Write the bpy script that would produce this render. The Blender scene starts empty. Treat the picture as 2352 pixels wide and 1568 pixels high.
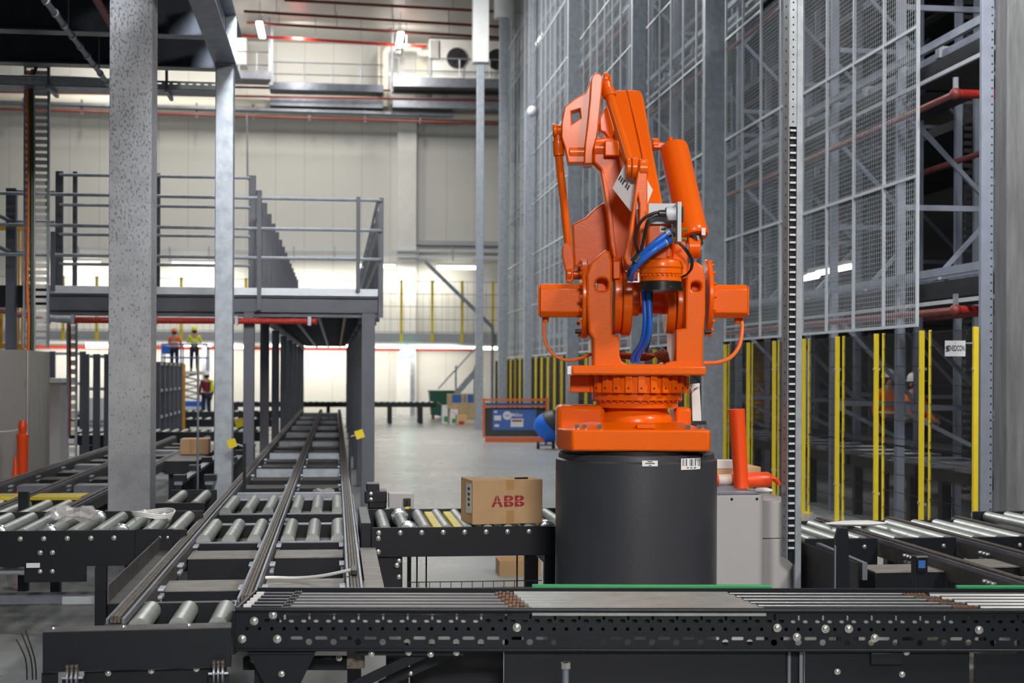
import bpy, bmesh, math, random
from mathutils import Vector, Matrix
random.seed(7)
C = bpy.context.scene.collection
sc = bpy.context.scene
# ------------------------------------------------------------------ camera model
F = 3267.0; CX = 1176.0; HY = 855.0; H = 1.75; ROLL = 0.0042
PSI = math.atan(404.0 / F); SP, CP = math.sin(PSI), math.cos(PSI)
FWD = Vector((SP, CP, 0)); RGT = Vector((CP, -SP, 0)); UP = Vector((0, 0, 1))
CAM = Vector((0, 0, H))

def unroll(px, py):
    dx, dy = px - CX, py - HY
    c, s = math.cos(ROLL), math.sin(ROLL)
    return (dx * c + dy * s) / F, (-dx * s + dy * c) / F
def W(px, py, D):
    x, y = unroll(px, py)
    return CAM + FWD * D + RGT * (D * x) - UP * (D * y)
def ray(px, py):
    x, y = unroll(px, py)
    return FWD + RGT * x - UP * y
def WZ(px, py, z):
    r = ray(px, py); return CAM + r * ((z - H) / r.z)
def WY(px, py, Y):
    r = ray(px, py); return CAM + r * (Y / r.y)
def WX(px, py, X):
    r = ray(px, py); return CAM + r * (X / r.x)

# ------------------------------------------------------------------ materials
def mat(name, col, rough=0.5, metal=0.0, var=0.0, scale=6.0, col2=None, bump=0.0, bscale=60.0, coat=0.0, emit=None, estr=0.0,
        streak=None, alpha=None, trans=0.0, spec=None):
    m = bpy.data.materials.new(name); m.use_nodes = True
    nt = m.node_tree; b = nt.nodes['Principled BSDF']
    b.inputs['Base Color'].default_value = (*col, 1)
    b.inputs['Roughness'].default_value = rough
    b.inputs['Metallic'].default_value = metal
    if coat: b.inputs['Coat Weight'].default_value = coat; b.inputs['Coat Roughness'].default_value = 0.12
    if spec is not None: b.inputs['Specular IOR Level'].default_value = spec
    if trans: b.inputs['Transmission Weight'].default_value = trans
    if alpha is not None: b.inputs['Alpha'].default_value = alpha
    if emit:
        b.inputs['Emission Color'].default_value = (*emit, 1); b.inputs['Emission Strength'].default_value = estr
    if var > 0 or col2:
        tc = nt.nodes.new('ShaderNodeTexCoord'); mp = nt.nodes.new('ShaderNodeMapping')
        nt.links.new(tc.outputs['Object'], mp.inputs['Vector'])
        if streak: mp.inputs['Scale'].default_value = streak
        n = nt.nodes.new('ShaderNodeTexNoise'); n.inputs['Scale'].default_value = scale; n.inputs['Detail'].default_value = 7
        n.inputs['Roughness'].default_value = 0.65
        nt.links.new(mp.outputs['Vector'], n.inputs['Vector'])
        r = nt.nodes.new('ShaderNodeValToRGB')
        c2 = col2 or tuple(max(0, c * (1 - var)) for c in col)
        r.color_ramp.elements[0].position = 0.33; r.color_ramp.elements[0].color = (*c2, 1)
        r.color_ramp.elements[1].position = 0.66; r.color_ramp.elements[1].color = (*col, 1)
        nt.links.new(n.outputs['Fac'], r.inputs['Fac']); nt.links.new(r.outputs['Color'], b.inputs['Base Color'])
        if rough > 0.1:
            mr = nt.nodes.new('ShaderNodeMapRange'); mr.inputs['To Min'].default_value = min(1, rough * 1.2); mr.inputs['To Max'].default_value = rough * 0.82
            nt.links.new(n.outputs['Fac'], mr.inputs['Value']); nt.links.new(mr.outputs['Result'], b.inputs['Roughness'])
    if bump > 0:
        n2 = nt.nodes.new('ShaderNodeTexNoise'); n2.inputs['Scale'].default_value = bscale; n2.inputs['Detail'].default_value = 3
        tc2 = nt.nodes.new('ShaderNodeTexCoord'); nt.links.new(tc2.outputs['Object'], n2.inputs['Vector'])
        bp = nt.nodes.new('ShaderNodeBump'); bp.inputs['Strength'].default_value = bump; bp.inputs['Distance'].default_value = 0.01
        nt.links.new(n2.outputs['Fac'], bp.inputs['Height']); nt.links.new(bp.outputs['Normal'], b.inputs['Normal'])
    return m

M = {}
M['orange'] = mat('robot_orange_paint', (0.74, 0.108, 0.0015), 0.30, 0, 0.06, 4, bump=0.06, bscale=90, coat=0.12, spec=0.22)
M['graphite'] = mat('graphite_painted_steel', (0.0085, 0.0100, 0.0145), 0.42, 0.0, 0.25, 5, bump=0.06, bscale=220, spec=0.35)
M['graphite_dusty'] = mat('dusty_graphite_steel', (0.075, 0.072, 0.068), 0.6, 0.0, 0.45, 7)
M['pedestal'] = mat('pedestal_grey_paint', (0.037, 0.039, 0.047), 0.38, 0.0, 0.12, 5, bump=0.1, bscale=160)
M['slate'] = mat('slate_painted_steel', (0.095, 0.100, 0.125), 0.45, 0.0, 0.2, 3)
M['galv'] = mat('galvanised_steel', (0.40, 0.435, 0.48), 0.45, 0.45, 0.3, 9, bump=0.03)
M['galv_dark'] = mat('weathered_galvanised_steel', (0.27, 0.29, 0.34), 0.42, 0.6, 0.3, 5)
M['beam'] = mat('overhead_beam_steel', (0.10, 0.115, 0.15), 0.36, 0.5, 0.4, 2.5)
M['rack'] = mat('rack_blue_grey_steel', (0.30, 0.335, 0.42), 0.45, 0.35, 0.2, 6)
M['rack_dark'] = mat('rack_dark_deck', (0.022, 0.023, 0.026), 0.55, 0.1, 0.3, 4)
M['roller'] = mat('zinc_roller', (0.46, 0.485, 0.465), 0.36, 0.55, 0.28, 9)
M['chrome'] = mat('bright_steel', (0.72, 0.74, 0.76), 0.22, 0.9)
M['rod'] = mat('steel_carrier_rod', (0.24, 0.245, 0.25), 0.38, 0.7)
M['bolt'] = mat('zinc_bolt', (0.62, 0.62, 0.58), 0.28, 0.85)
M['wear'] = mat('grey_wear_strip', (0.13, 0.13, 0.135), 0.42, 0.3, 0.25, 8, streak=(0.6, 6, 1))
M['chain'] = mat('dusty_roller_chain', (0.16, 0.135, 0.11), 0.55, 0.35, 0.6, 40, bump=0.5, bscale=140)
M['tan'] = mat('dusty_cover_plate', (0.27, 0.25, 0.225), 0.6, 0.1, 0.45, 6, streak=(1, 5, 1))
M['rust'] = mat('rusty_chain', (0.22, 0.10, 0.05), 0.55, 0.3, 0.7, 50)
M['yellow'] = mat('safety_yellow_paint', (0.82, 0.62, 0.02), 0.45, 0, 0.12, 6)
M['amber'] = mat('amber_yellow_paint', (0.72, 0.36, 0.02), 0.5, 0, 0.2, 5)
M['red'] = mat('red_pipe_paint', (0.42, 0.025, 0.018), 0.38, 0, 0.2, 5)
M['red_dull'] = mat('dull_red_pipe', (0.22, 0.032, 0.024), 0.5, 0, 0.25, 5)
M['white'] = mat('white_coat_and_rung_glint', (0.74, 0.74, 0.72), 0.45, 0, 0.08, 3)
M['wire'] = mat('zinc_wire', (0.46, 0.49, 0.52), 0.5, 0.2, 0.1, 8)
M['meshw'] = mat('white_zinc_mesh', (0.60, 0.64, 0.68), 0.45, 0.25, 0.12, 8)
M['cab'] = mat('warm_grey_cabinet', (0.40, 0.39, 0.40), 0.45, 0, 0.05, 3, bump=0.05, bscale=240)
M['cab_metal'] = mat('brushed_cabinet_side', (0.52, 0.51, 0.48), 0.4, 0.15, 0.3, 3, streak=(14, 14, 0.4))
M['cab_front'] = mat('cabinet_painted_front', (0.29, 0.27, 0.26), 0.5, 0, 0.08, 3)
M['black'] = mat('black_rubber', (0.012, 0.012, 0.013), 0.5)
M['black_gloss'] = mat('black_satin_plastic', (0.010, 0.010, 0.011), 0.3)
M['blue'] = mat('blue_hose', (0.012, 0.11, 0.52), 0.32)
M['blue_paint'] = mat('blue_machine_paint', (0.035, 0.13, 0.42), 0.42, 0, 0.12, 4)
M['blue_bright'] = mat('bright_blue_paint', (0.01, 0.13, 0.62), 0.35, 0, 0.1, 4)
M['bracket'] = mat('grey_bracket_paint', (0.38, 0.39, 0.42), 0.4, 0.1)
M['brass'] = mat('brass_fitting', (0.60, 0.40, 0.10), 0.3, 0.85)
M['dark_rod'] = mat('dark_steel_rod', (0.09, 0.08, 0.075), 0.35, 0.7, 0.4, 20)
M['paper'] = mat('white_label_paper', (0.70, 0.69, 0.70), 0.6, 0, 0.06, 5)
M['ink'] = mat('black_print', (0.02, 0.02, 0.022), 0.6)
M['redink'] = mat('red_print', (0.33, 0.018, 0.022), 0.6)
M['card'] = mat('cardboard', (0.56, 0.355, 0.185), 0.75, 0, 0.1, 5, bump=0.05)
M['tape'] = mat('brown_parcel_tape', (0.47, 0.27, 0.11), 0.35)
M['wood'] = mat('crate_timber', (0.46, 0.34, 0.19), 0.7, 0, 0.25, 8)
M['cone'] = mat('orange_traffic_plastic', (0.86, 0.075, 0.008), 0.38)
M['cone_white'] = mat('reflective_white_sleeve', (0.62, 0.52, 0.48), 0.4)
M['green'] = mat('green_guide_strip', (0.02, 0.26, 0.085), 0.4)
M['dgreen'] = mat('dark_green_bin', (0.012, 0.085, 0.05), 0.45)
M['gen_orange'] = mat('generator_orange_frame', (0.62, 0.13, 0.03), 0.45)
M['cable_orange'] = mat('orange_cable', (0.75, 0.15, 0.02), 0.45)
M['cable_green'] = mat('dark_green_cable', (0.02, 0.07, 0.025), 0.45)
M['cable_brown'] = mat('red_brown_cable', (0.20, 0.045, 0.02), 0.5)
M['film'] = mat('clear_plastic_film', (0.75, 0.72, 0.72), 0.12, 0, alpha=0.38)
M['skin'] = mat('skin', (0.45, 0.25, 0.17), 0.55)
M['hair'] = mat('dark_brown_hair', (0.03, 0.02, 0.014), 0.7)
M['hivis_o'] = mat('orange_hi_vis_cloth', (0.85, 0.16, 0.02), 0.8)
M['hivis_y'] = mat('yellow_hi_vis_cloth', (0.72, 0.80, 0.03), 0.8)
M['hivis_tape'] = mat('silver_reflective_tape', (0.7, 0.68, 0.66), 0.4)
M['navy'] = mat('navy_work_cloth', (0.014, 0.02, 0.045), 0.85)
M['maroon'] = mat('maroon_cloth', (0.15, 0.012, 0.022), 0.85)
M['hat_w'] = mat('white_hard_hat', (0.8, 0.8, 0.78), 0.3)
M['hat_o'] = mat('orange_hard_hat', (0.8, 0.17, 0.03), 0.3)
M['hat_y'] = mat('yellow_hard_hat', (0.8, 0.72, 0.03), 0.3)
M['cream'] = mat('cream_lagging', (0.72, 0.69, 0.60), 0.45, 0, 0.06, 2)
M['tube'] = mat('lit_fluorescent_tube', (1, 1, 1), 0.4, emit=(1.0, 0.93, 0.80), estr=7)
M['lamp'] = mat('lit_ceiling_lamp', (1, 1, 1), 0.4, emit=(1.0, 0.95, 0.86), estr=22)
M['exit'] = mat('lit_exit_sign', (0.1, 0.6, 0.5), 0.4, emit=(0.10, 0.85, 0.66), estr=1.6)
M['exit_w'] = mat('lit_exit_pictogram', (1, 1, 1), 0.4, emit=(0.9, 1.0, 0.97), estr=3.0)
M['fan'] = mat('dark_fan_blades', (0.02, 0.02, 0.025), 0.5)

def concrete():
    m = mat('concrete_column_face', (0.42, 0.43, 0.455), 0.75, 0, 0, 3, col2=(0.29, 0.30, 0.32), bump=0.25, bscale=45)
    nt = m.node_tree; b = nt.nodes['Principled BSDF']
    src = b.inputs['Base Color'].links[0].from_socket
    tc = nt.nodes.new('ShaderNodeTexCoord')
    sep = nt.nodes.new('ShaderNodeSeparateXYZ'); nt.links.new(tc.outputs['Object'], sep.inputs[0])
    mp = nt.nodes.new('ShaderNodeMapping'); mp.inputs['Scale'].default_value = (1, 1, 0.55); nt.links.new(tc.outputs['Object'], mp.inputs['Vector'])
    v = nt.nodes.new('ShaderNodeTexNoise'); v.inputs['Scale'].default_value = 62; v.inputs['Detail'].default_value = 4; nt.links.new(mp.outputs['Vector'], v.inputs['Vector'])
    big = nt.nodes.new('ShaderNodeTexNoise'); big.inputs['Scale'].default_value = 1.6; nt.links.new(tc.outputs['Object'], big.inputs['Vector'])
    add = nt.nodes.new('ShaderNodeMath'); add.operation = 'MULTIPLY_ADD'; nt.links.new(sep.outputs['Z'], add.inputs[0]); add.inputs[1].default_value = 0.030; add.inputs[2].default_value = -0.045
    s1 = nt.nodes.new('ShaderNodeMath'); s1.operation = 'ADD'; nt.links.new(v.outputs['Fac'], s1.inputs[0]); nt.links.new(add.outputs[0], s1.inputs[1])
    s2 = nt.nodes.new('ShaderNodeMath'); s2.operation = 'MULTIPLY_ADD'; nt.links.new(big.outputs['Fac'], s2.inputs[0]); s2.inputs[1].default_value = 0.12; nt.links.new(s1.outputs[0], s2.inputs[2])
    r = nt.nodes.new('ShaderNodeValToRGB'); r.color_ramp.elements[0].position = 0.665; r.color_ramp.elements[0].color = (0, 0, 0, 1)
    r.color_ramp.elements[1].position = 0.74; r.color_ramp.elements[1].color = (1, 1, 1, 1); nt.links.new(s2.outputs[0], r.inputs['Fac'])
    mx = nt.nodes.new('ShaderNodeMixRGB'); mx.inputs['Color2'].default_value = (0.075, 0.07, 0.07, 1)
    mm = nt.nodes.new('ShaderNodeMath'); mm.operation = 'MULTIPLY'; mm.inputs[1].default_value = 0.6; nt.links.new(r.outputs['Color'], mm.inputs[0])
    nt.links.new(mm.outputs[0], mx.inputs['Fac']); nt.links.new(src, mx.inputs['Color1']); nt.links.new(mx.outputs['Color'], b.inputs['Base Color'])
    return m
M['concrete'] = concrete()

def wallmat():
    m = mat('white_insulated_wall_panel', (0.59, 0.59, 0.565), 0.5, 0, 0.06, 0.3)
    nt = m.node_tree; b = nt.nodes['Principled BSDF']; src = b.inputs['Base Color'].links[0].from_socket
    tc = nt.nodes.new('ShaderNodeTexCoord'); sep = nt.nodes.new('ShaderNodeSeparateXYZ'); nt.links.new(tc.outputs['Object'], sep.inputs[0])
    w = nt.nodes.new('ShaderNodeMath'); w.operation = 'PINGPONG'; w.inputs[1].default_value = 0.575; nt.links.new(sep.outputs['X'], w.inputs[0])
    l = nt.nodes.new('ShaderNodeMath'); l.operation = 'LESS_THAN'; l.inputs[1].default_value = 0.016; nt.links.new(w.outputs[0], l.inputs[0])
    mm = nt.nodes.new('ShaderNodeMath'); mm.operation = 'MULTIPLY'; mm.inputs[1].default_value = 0.35; nt.links.new(l.outputs[0], mm.inputs[0])
    mx = nt.nodes.new('ShaderNodeMixRGB'); mx.inputs['Color2'].default_value = (0.2, 0.2, 0.2, 1)
    nt.links.new(mm.outputs[0], mx.inputs['Fac']); nt.links.new(src, mx.inputs['Color1']); nt.links.new(mx.outputs['Color'], b.inputs['Base Color'])
    return m
M['wall'] = wallmat()
M['floor'] = mat('polished_concrete_floor', (0.36, 0.37, 0.37), 0.28, 0, 0, 0.55, col2=(0.25, 0.26, 0.255), bump=0.02, bscale=3)
M['ceil'] = mat('pale_ceiling_panel', (0.42, 0.41, 0.385), 0.35, 0, 0.1, 0.4)
M['column_grey'] = mat('streaked_grey_column', (0.20, 0.207, 0.215), 0.6, 0.1, 0.42, 3, streak=(5, 5, 0.5), bump=0.06)
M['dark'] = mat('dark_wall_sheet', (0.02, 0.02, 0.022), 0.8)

# ------------------------------------------------------------------ mesh building
class MB:
    def __init__(s): s.v = []; s.f = []
    def add(s, vs, fs):
        o = len(s.v); s.v += [Vector(p) for p in vs]; s.f += [tuple(i + o for i in f) for f in fs]; return s
    def box(s, x0, x1, y0, y1, z0, z1):
        v = [(x, y, z) for z in (z0, z1) for y in (y0, y1) for x in (x0, x1)]
        return s.add(v, [(0, 2, 3, 1), (4, 5, 7, 6), (0, 1, 5, 4), (2, 6, 7, 3), (0, 4, 6, 2), (1, 3, 7, 5)])
    def hexa(s, q0, q1):           # two quads (same order) joined
        return s.add(list(q0) + list(q1), [(3, 2, 1, 0), (4, 5, 6, 7), (0, 1, 5, 4), (1, 2, 6, 5), (2, 3, 7, 6), (3, 0, 4, 7)])
    def loft(s, secs):
        n = len(secs[0]); vs = [p for q in secs for p in q]; fs = [tuple(reversed(range(n))), tuple(range((len(secs) - 1) * n, len(secs) * n))]
        for k in range(len(secs) - 1):
            for i in range(n):
                j = (i + 1) % n; fs.append((k * n + i, k * n + j, (k + 1) * n + j, (k + 1) * n + i))
        return s.add(vs, fs)
    def bar(s, p, q, w, h=None, up=(0, 0, 1)):
        p, q = Vector(p), Vector(q); h = h or w; d = (q - p).normalized(); u = Vector(up)
        if abs(d.dot(u)) > 0.98: u = Vector((0, 1, 0))
        a = d.cross(u).normalized() * (w / 2); b = a.cross(d).normalized() * (h / 2)
        return s.hexa([p - a - b, p + a - b, p + a + b, p - a + b], [q - a - b, q + a - b, q + a + b, q - a + b])
    def cyl(s, p, q, r, r2=None, n=16, cap=True):
        p, q = Vector(p), Vector(q); r2 = r if r2 is None else r2; d = (q - p).normalized()
        u = Vector((0, 0, 1)) if abs(d.z) < 0.95 else Vector((1, 0, 0))
        a = d.cross(u).normalized(); b = a.cross(d)
        vs = []
        for c, rr in ((p, r), (q, r2)):
            for i in range(n):
                t = 2 * math.pi * i / n; vs.append(c + a * (rr * math.cos(t)) + b * (rr * math.sin(t)))
        fs = [(i, (i + 1) % n, n + (i + 1) % n, n + i) for i in range(n)]
        if cap: fs += [tuple(reversed(range(n))), tuple(range(n, 2 * n))]
        return s.add(vs, fs)
    def lathe(s, c, prof, n=32, axis=(0, 0, 1)):       # prof: (r, h)
        c = Vector(c); d = Vector(axis).normalized(); u = Vector((0, 0, 1)) if abs(d.z) < 0.95 else Vector((1, 0, 0))
        a = d.cross(u).normalized(); b = d.cross(a)
        vs = []; fs = []
        for r, h in prof:
            for i in range(n):
                t = 2 * math.pi * i / n; vs.append(c + d * h + a * (r * math.cos(t)) + b * (r * math.sin(t)))
        for k in range(len(prof) - 1):
            for i in range(n):
                j = (i + 1) % n; fs.append((k * n + i, k * n + j, (k + 1) * n + j, (k + 1) * n + i))
        fs += [tuple(reversed(range(n))), tuple(range((len(prof) - 1) * n, len(prof) * n))]
        return s.add(vs, fs)
    def tube(s, pts, r, n=8, smooth=4):
        P = [Vector(p) for p in pts]
        if smooth and len(P) > 2:
            Q = []
            for i in range(len(P) - 1):
                p0 = P[max(i - 1, 0)]; p1 = P[i]; p2 = P[i + 1]; p3 = P[min(i + 2, len(P) - 1)]
                for k in range(smooth):
                    t = k / smooth
                    Q.append(0.5 * ((2 * p1) + (p2 - p0) * t + (2 * p0 - 5 * p1 + 4 * p2 - p3) * t * t + (3 * p1 - p0 - 3 * p2 + p3) * t ** 3))
            Q.append(P[-1]); P = Q
        secs = []; prev = None
        for i, p in enumerate(P):
            d = (P[min(i + 1, len(P) - 1)] - P[max(i - 1, 0)]).normalized()
            if prev is None:
                u = Vector((0, 0, 1)) if abs(d.z) < 0.9 else Vector((1, 0, 0)); a = d.cross(u).normalized()
            else:
                a = (prev - d * prev.dot(d)).normalized()
            prev = a; b = d.cross(a)
            secs.append([p + a * (r * math.cos(2 * math.pi * k / n)) + b * (r * math.sin(2 * math.pi * k / n)) for k in range(n)])
        return s.loft(secs)
    def sphere(s, c, r, n=16, m=10, sz=1.0):
        prof = [(max(1e-4, r * math.sin(math.pi * k / m)), -r * sz * math.cos(math.pi * k / m)) for k in range(m + 1)]
        return s.lathe(c, prof, n)
    def build(s, name, m, parent=None, bevel=0.0, seg=2, smooth=True, local=False, label=None):
        me = bpy.data.meshes.new(name)
        V = s.v
        base = Vector((0, 0, 0))
        if parent is not None and not local:
            q = parent
            while '_inv' not in q: q = q.parent
            inv = q['_inv']; inv = Matrix([inv[0:4], inv[4:8], inv[8:12], inv[12:16]]); V = [inv @ p for p in V]
        elif parent is None:
            lo = [min(p[k] for p in V) for k in range(3)]; hi = [max(p[k] for p in V) for k in range(3)]
            base = Vector(((lo[0] + hi[0]) / 2, (lo[1] + hi[1]) / 2, lo[2])); V = [p - base for p in V]
        me.from_pydata([tuple(p) for p in V], [], s.f)
        bm = bmesh.new(); bm.from_mesh(me); bmesh.ops.recalc_face_normals(bm, faces=bm.faces); bm.to_mesh(me); bm.free()
        me.materials.append(m)
        if smooth:
            me.shade_smooth(); me.set_sharp_from_angle(angle=math.radians(35))
        o = bpy.data.objects.new(name, me); C.objects.link(o); o.location = base
        if parent is not None: o.parent = parent; o.location = (0, 0, 0)
        if bevel > 0:
            b = o.modifiers.new('bevel', 'BEVEL'); b.width = bevel; b.segments = seg; b.limit_method = 'ANGLE'; b.angle_limit = math.radians(40)
            b.harden_normals = False
        if label: o['label'] = label
        return o

def curve_mesh(polys, half, bev=0.0, res=1):
    """filled 2D outline with holes, thickness 2*half along local Z -> mesh verts/faces"""
    cu = bpy.data.curves.new('tmp', 'CURVE'); cu.dimensions = '2D'; cu.fill_mode = 'BOTH'; cu.extrude = max(half - bev, 1e-4); cu.bevel_depth = bev; cu.bevel_resolution = res
    if bev: cu.offset = -bev
    for pl in polys:
        sp = cu.splines.new('POLY'); sp.points.add(len(pl) - 1)
        for i, p in enumerate(pl): sp.points[i].co = (p[0], p[1], 0, 1)
        sp.use_cyclic_u = True
    ob = bpy.data.objects.new('tmp', cu); C.objects.link(ob)
    dg = bpy.context.evaluated_depsgraph_get(); me = bpy.data.meshes.new_from_object(ob.evaluated_get(dg))
    vs = [v.co.copy() for v in me.vertices]; fs = [tuple(p.vertices) for p in me.polygons]
    bpy.data.objects.remove(ob); bpy.data.curves.remove(cu); bpy.data.meshes.remove(me)
    return vs, fs
def plate(mb, polys, half, mtx, bev=0.0):
    vs, fs = curve_mesh(polys, half, bev); mb.add([mtx @ v for v in vs], fs); return mb
def text_mesh(mb, txt, size, mtx, depth=0.001, align='CENTER', sx=1.0):
    cu = bpy.data.curves.new('tmp', 'FONT'); cu.body = txt; cu.size = size; cu.extrude = depth; cu.align_x = align; cu.align_y = 'CENTER'
    cu.resolution_u = 3; cu.offset = size * 0.012
    ob = bpy.data.objects.new('tmp', cu); C.objects.link(ob)
    dg = bpy.context.evaluated_depsgraph_get(); me = bpy.data.meshes.new_from_object(ob.evaluated_get(dg))
    S = Matrix.Diagonal((sx, 1, 1, 1))
    mb.add([mtx @ (S @ v.co) for v in me.vertices], [tuple(p.vertices) for p in me.polygons])
    bpy.data.objects.remove(ob); bpy.data.curves.remove(cu); bpy.data.meshes.remove(me); return mb
def frame(o, x, y):               # matrix from origin, x axis, y axis (z = x cross y)
    x = Vector(x).normalized(); y = Vector(y).normalized(); z = x.cross(y)
    m = Matrix.Identity(4)
    for i, a in enumerate((x, y, z)):
        m[0][i], m[1][i], m[2][i] = a
    m[0][3], m[1][3], m[2][3] = o
    return m
def rrect(x0, x1, y0, y1, r, n=4):
    pts = []
    for cx, cy, a0 in ((x1 - r, y0 + r, -90), (x1 - r, y1 - r, 0), (x0 + r, y1 - r, 90), (x0 + r, y0 + r, 180)):
        for k in range(n + 1):
            a = math.radians(a0 + 90 * k / n); pts.append((cx + r * math.cos(a), cy + r * math.sin(a)))
    return pts
def circ(cx, cy, r, n=12): return [(cx + r * math.cos(2 * math.pi * k / n), cy + r * math.sin(2 * math.pi * k / n)) for k in range(n)]

def thing(name, label, cat, loc=(0, 0, 0), rz=0.0, group=None):
    o = bpy.data.objects.new(name, None); C.objects.link(o); o.empty_display_size = 0.1
    o.location = loc; o.rotation_euler = (0, 0, rz); o['label'] = label; o['category'] = cat
    if group: o['group'] = group
    mt = (Matrix.Translation(Vector(loc)) @ Matrix.Rotation(rz, 4, 'Z')).inverted()
    o['_inv'] = [mt[i][j] for i in range(4) for j in range(4)]
    return o
def tag(o, label, cat, group=None):
    o['label'] = label; o['category'] = cat
    if group: o['group'] = group
    return o
def struct(name, mb, m, label=None, cat=None, **k):
    o = mb.build(name, m, **k); o['kind'] = 'structure'
    if label: o['label'] = label
    if cat: o['category'] = cat
    return o
def children_of(o): return [c for c in bpy.data.objects if c.parent == o]
def dup(o, loc, label=None, group=None, rz=None):
    r = o.copy(); C.objects.link(r); r.location = loc
    if rz is not None: r.rotation_euler = (0, 0, rz)
    if label: r['label'] = label
    if group: r['group'] = group
    for ch in children_of(o):
        c = ch.copy(); C.objects.link(c); c.parent = r
        for g in children_of(ch):
            d = g.copy(); C.objects.link(d); d.parent = c
    return r
def copy_part(o, parent, loc):
    c = o.copy(); C.objects.link(c); c.parent = parent; c.location = loc; return c
# ================================================================== SETTING
YW = 58.0; ZC = 15.0
struct('floor', MB().box(-22, 24, -8, YW + 0.3, -0.2, 0.0), M['floor'])
struct('wall_back', MB().box(-22, 24, YW, YW + 0.3, 0, ZC), M['wall'])
struct('wall_left', MB().box(-22.3, -22, -8, YW + 0.3, 0, ZC + 1), M['wall'])
struct('wall_right', MB().box(17.5, 17.8, -8, YW, 0, ZC + 1), M['dark'])
struct('ceiling', MB().box(-22, 24, 30, YW + 0.3, ZC, ZC + 0.3), M['ceil'])
a = WY(912, 500, YW); b = WY(955, 500, YW)
struct('trim_1', MB().box(a.x, b.x, YW - 0.35, YW - 0.002, 0, ZC), M['white'], label='pale vertical column casing on the far wall')
p = WY(955, 556, YW); q = WY(1180, 556, YW)
struct('trim_2', MB().box(p.x, q.x + 3, YW - 0.25, YW - 0.002, p.z - 0.12, p.z + 0.06), M['bracket'], label='grey ledge along the far wall')

# ---- roof level services near the far wall
def xpipe(name, p0, p1, r, m, label, cat, ext=(0, 0), group=None, n=10):
    p0, p1 = Vector(p0), Vector(p1); d = (p1 - p0).normalized()
    if name != 'sprinkler_pipe' or p0.z < 14:
        o = MB().cyl(p0 - d * ext[0], p1 + d * ext[1], r, n=n).build(name, m); return tag(o, label, cat, group)
    t = thing(name, label, cat, (p0 + p1) / 2, 0, group)
    MB().cyl(p0 - d * ext[0], p1 + d * ext[1], r, n=n).build('pipe', m, t)
    for k in range(4):
        c = p0.lerp(p1, (k + .55) / 4); up = (c.x, c.y, ZC)
        MB().cyl(c + UP * r, up, .012, n=6).build('hanger', M['galv_dark'], t)
    return t
xpipe('sprinkler_pipe', WZ(653, 0, 14.4), WZ(1088, 24, 14.4), 0.05, M['red_dull'], 'red sprinkler pipe nearest the top edge of the photo, under the ceiling', 'pipe', (0, 2))
xpipe('sprinkler_pipe', WZ(560, 26, 14.4), WZ(1088, 58, 14.4), 0.05, M['red_dull'], 'second red sprinkler pipe from the top of the photo, under the ceiling', 'pipe', (0, 2))
xpipe('sprinkler_pipe', WZ(567, 52, 14.4), WZ(1088, 83, 14.4), 0.05, M['red_dull'], 'third red sprinkler pipe from the top, just above the cooling fan', 'pipe', (0, 2))
xpipe('sprinkler_pipe', WY(560, 82, 54), WY(980, 107, 54), 0.055, M['red'], 'bright red pipe ending beside the cooling unit at ceiling height', 'pipe', (3, 0))
xpipe('sprinkler_pipe', WY(540, 200, 56.2), WY(1132, 213, 56.2), 0.045, M['red_dull'], 'thin red pipe just beneath the high catwalk', 'pipe', (3, 1))
xpipe('sprinkler_pipe', WY(0, 211, 56.0), WY(1132, 231, 56.0), 0.045, M['red_dull'], 'thin red pipe running just above the big pale duct', 'pipe', (2, 1))
xpipe('sprinkler_pipe', WY(0, 250, 56.0), WY(1132, 284, 56.0), 0.045, M['red_dull'], 'thin red pipe running below the big pale duct', 'pipe', (2, 1))
xpipe('lagged_duct', WY(0, 224, 57.2), WY(1132, 262, 57.2), 0.27, M['cream'], 'large pale lagged duct along the far wall', 'duct', (3, 3), n=20)
t = thing('cable_tray', 'dark cable tray hung below the pale duct', 'cable tray', WY(500, 255, 56.7))
p0, p1 = WY(0, 236, 56.7), WY(1040, 266, 56.7)
MB().bar(p0, p1, 0.5, 0.1).build('tray', M['galv_dark'], t)
for k in range(8):
    p = p0.lerp(p1, (k + .4) / 8); MB().bar(p + Vector((0, 0, -0.35)), p + Vector((0, 0, 0.22)), 0.08).build('hanger', M['galv_dark'], t)
# lamps
def ceil_lamp(px, py, label):
    p = WZ(px, py, 14.2); t = thing('ceiling_lamp', label, 'lamp', p, 0, 'lit ceiling lamps')
    MB().box(p.x - .11, p.x + .11, p.y - 1.1, p.y + 1.1, p.z - .09, p.z).build('diffuser', M['lamp'], t, 0.02)
    MB().box(p.x - .07, p.x + .07, p.y - 1.1, p.y + 1.1, p.z + .001, p.z + .06).build('housing', M['white'], t)
    for dy in (-.75, .8): MB().cyl((p.x, p.y + dy, p.z + .06), (p.x, p.y + dy, ZC), 0.012).build('drop_rod', M['galv'], t)
ceil_lamp(599, 66, 'bright ceiling lamp left of the thin vertical pole')
ceil_lamp(918, 89, 'bright ceiling lamp above the white valves by the cooling unit')
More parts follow.
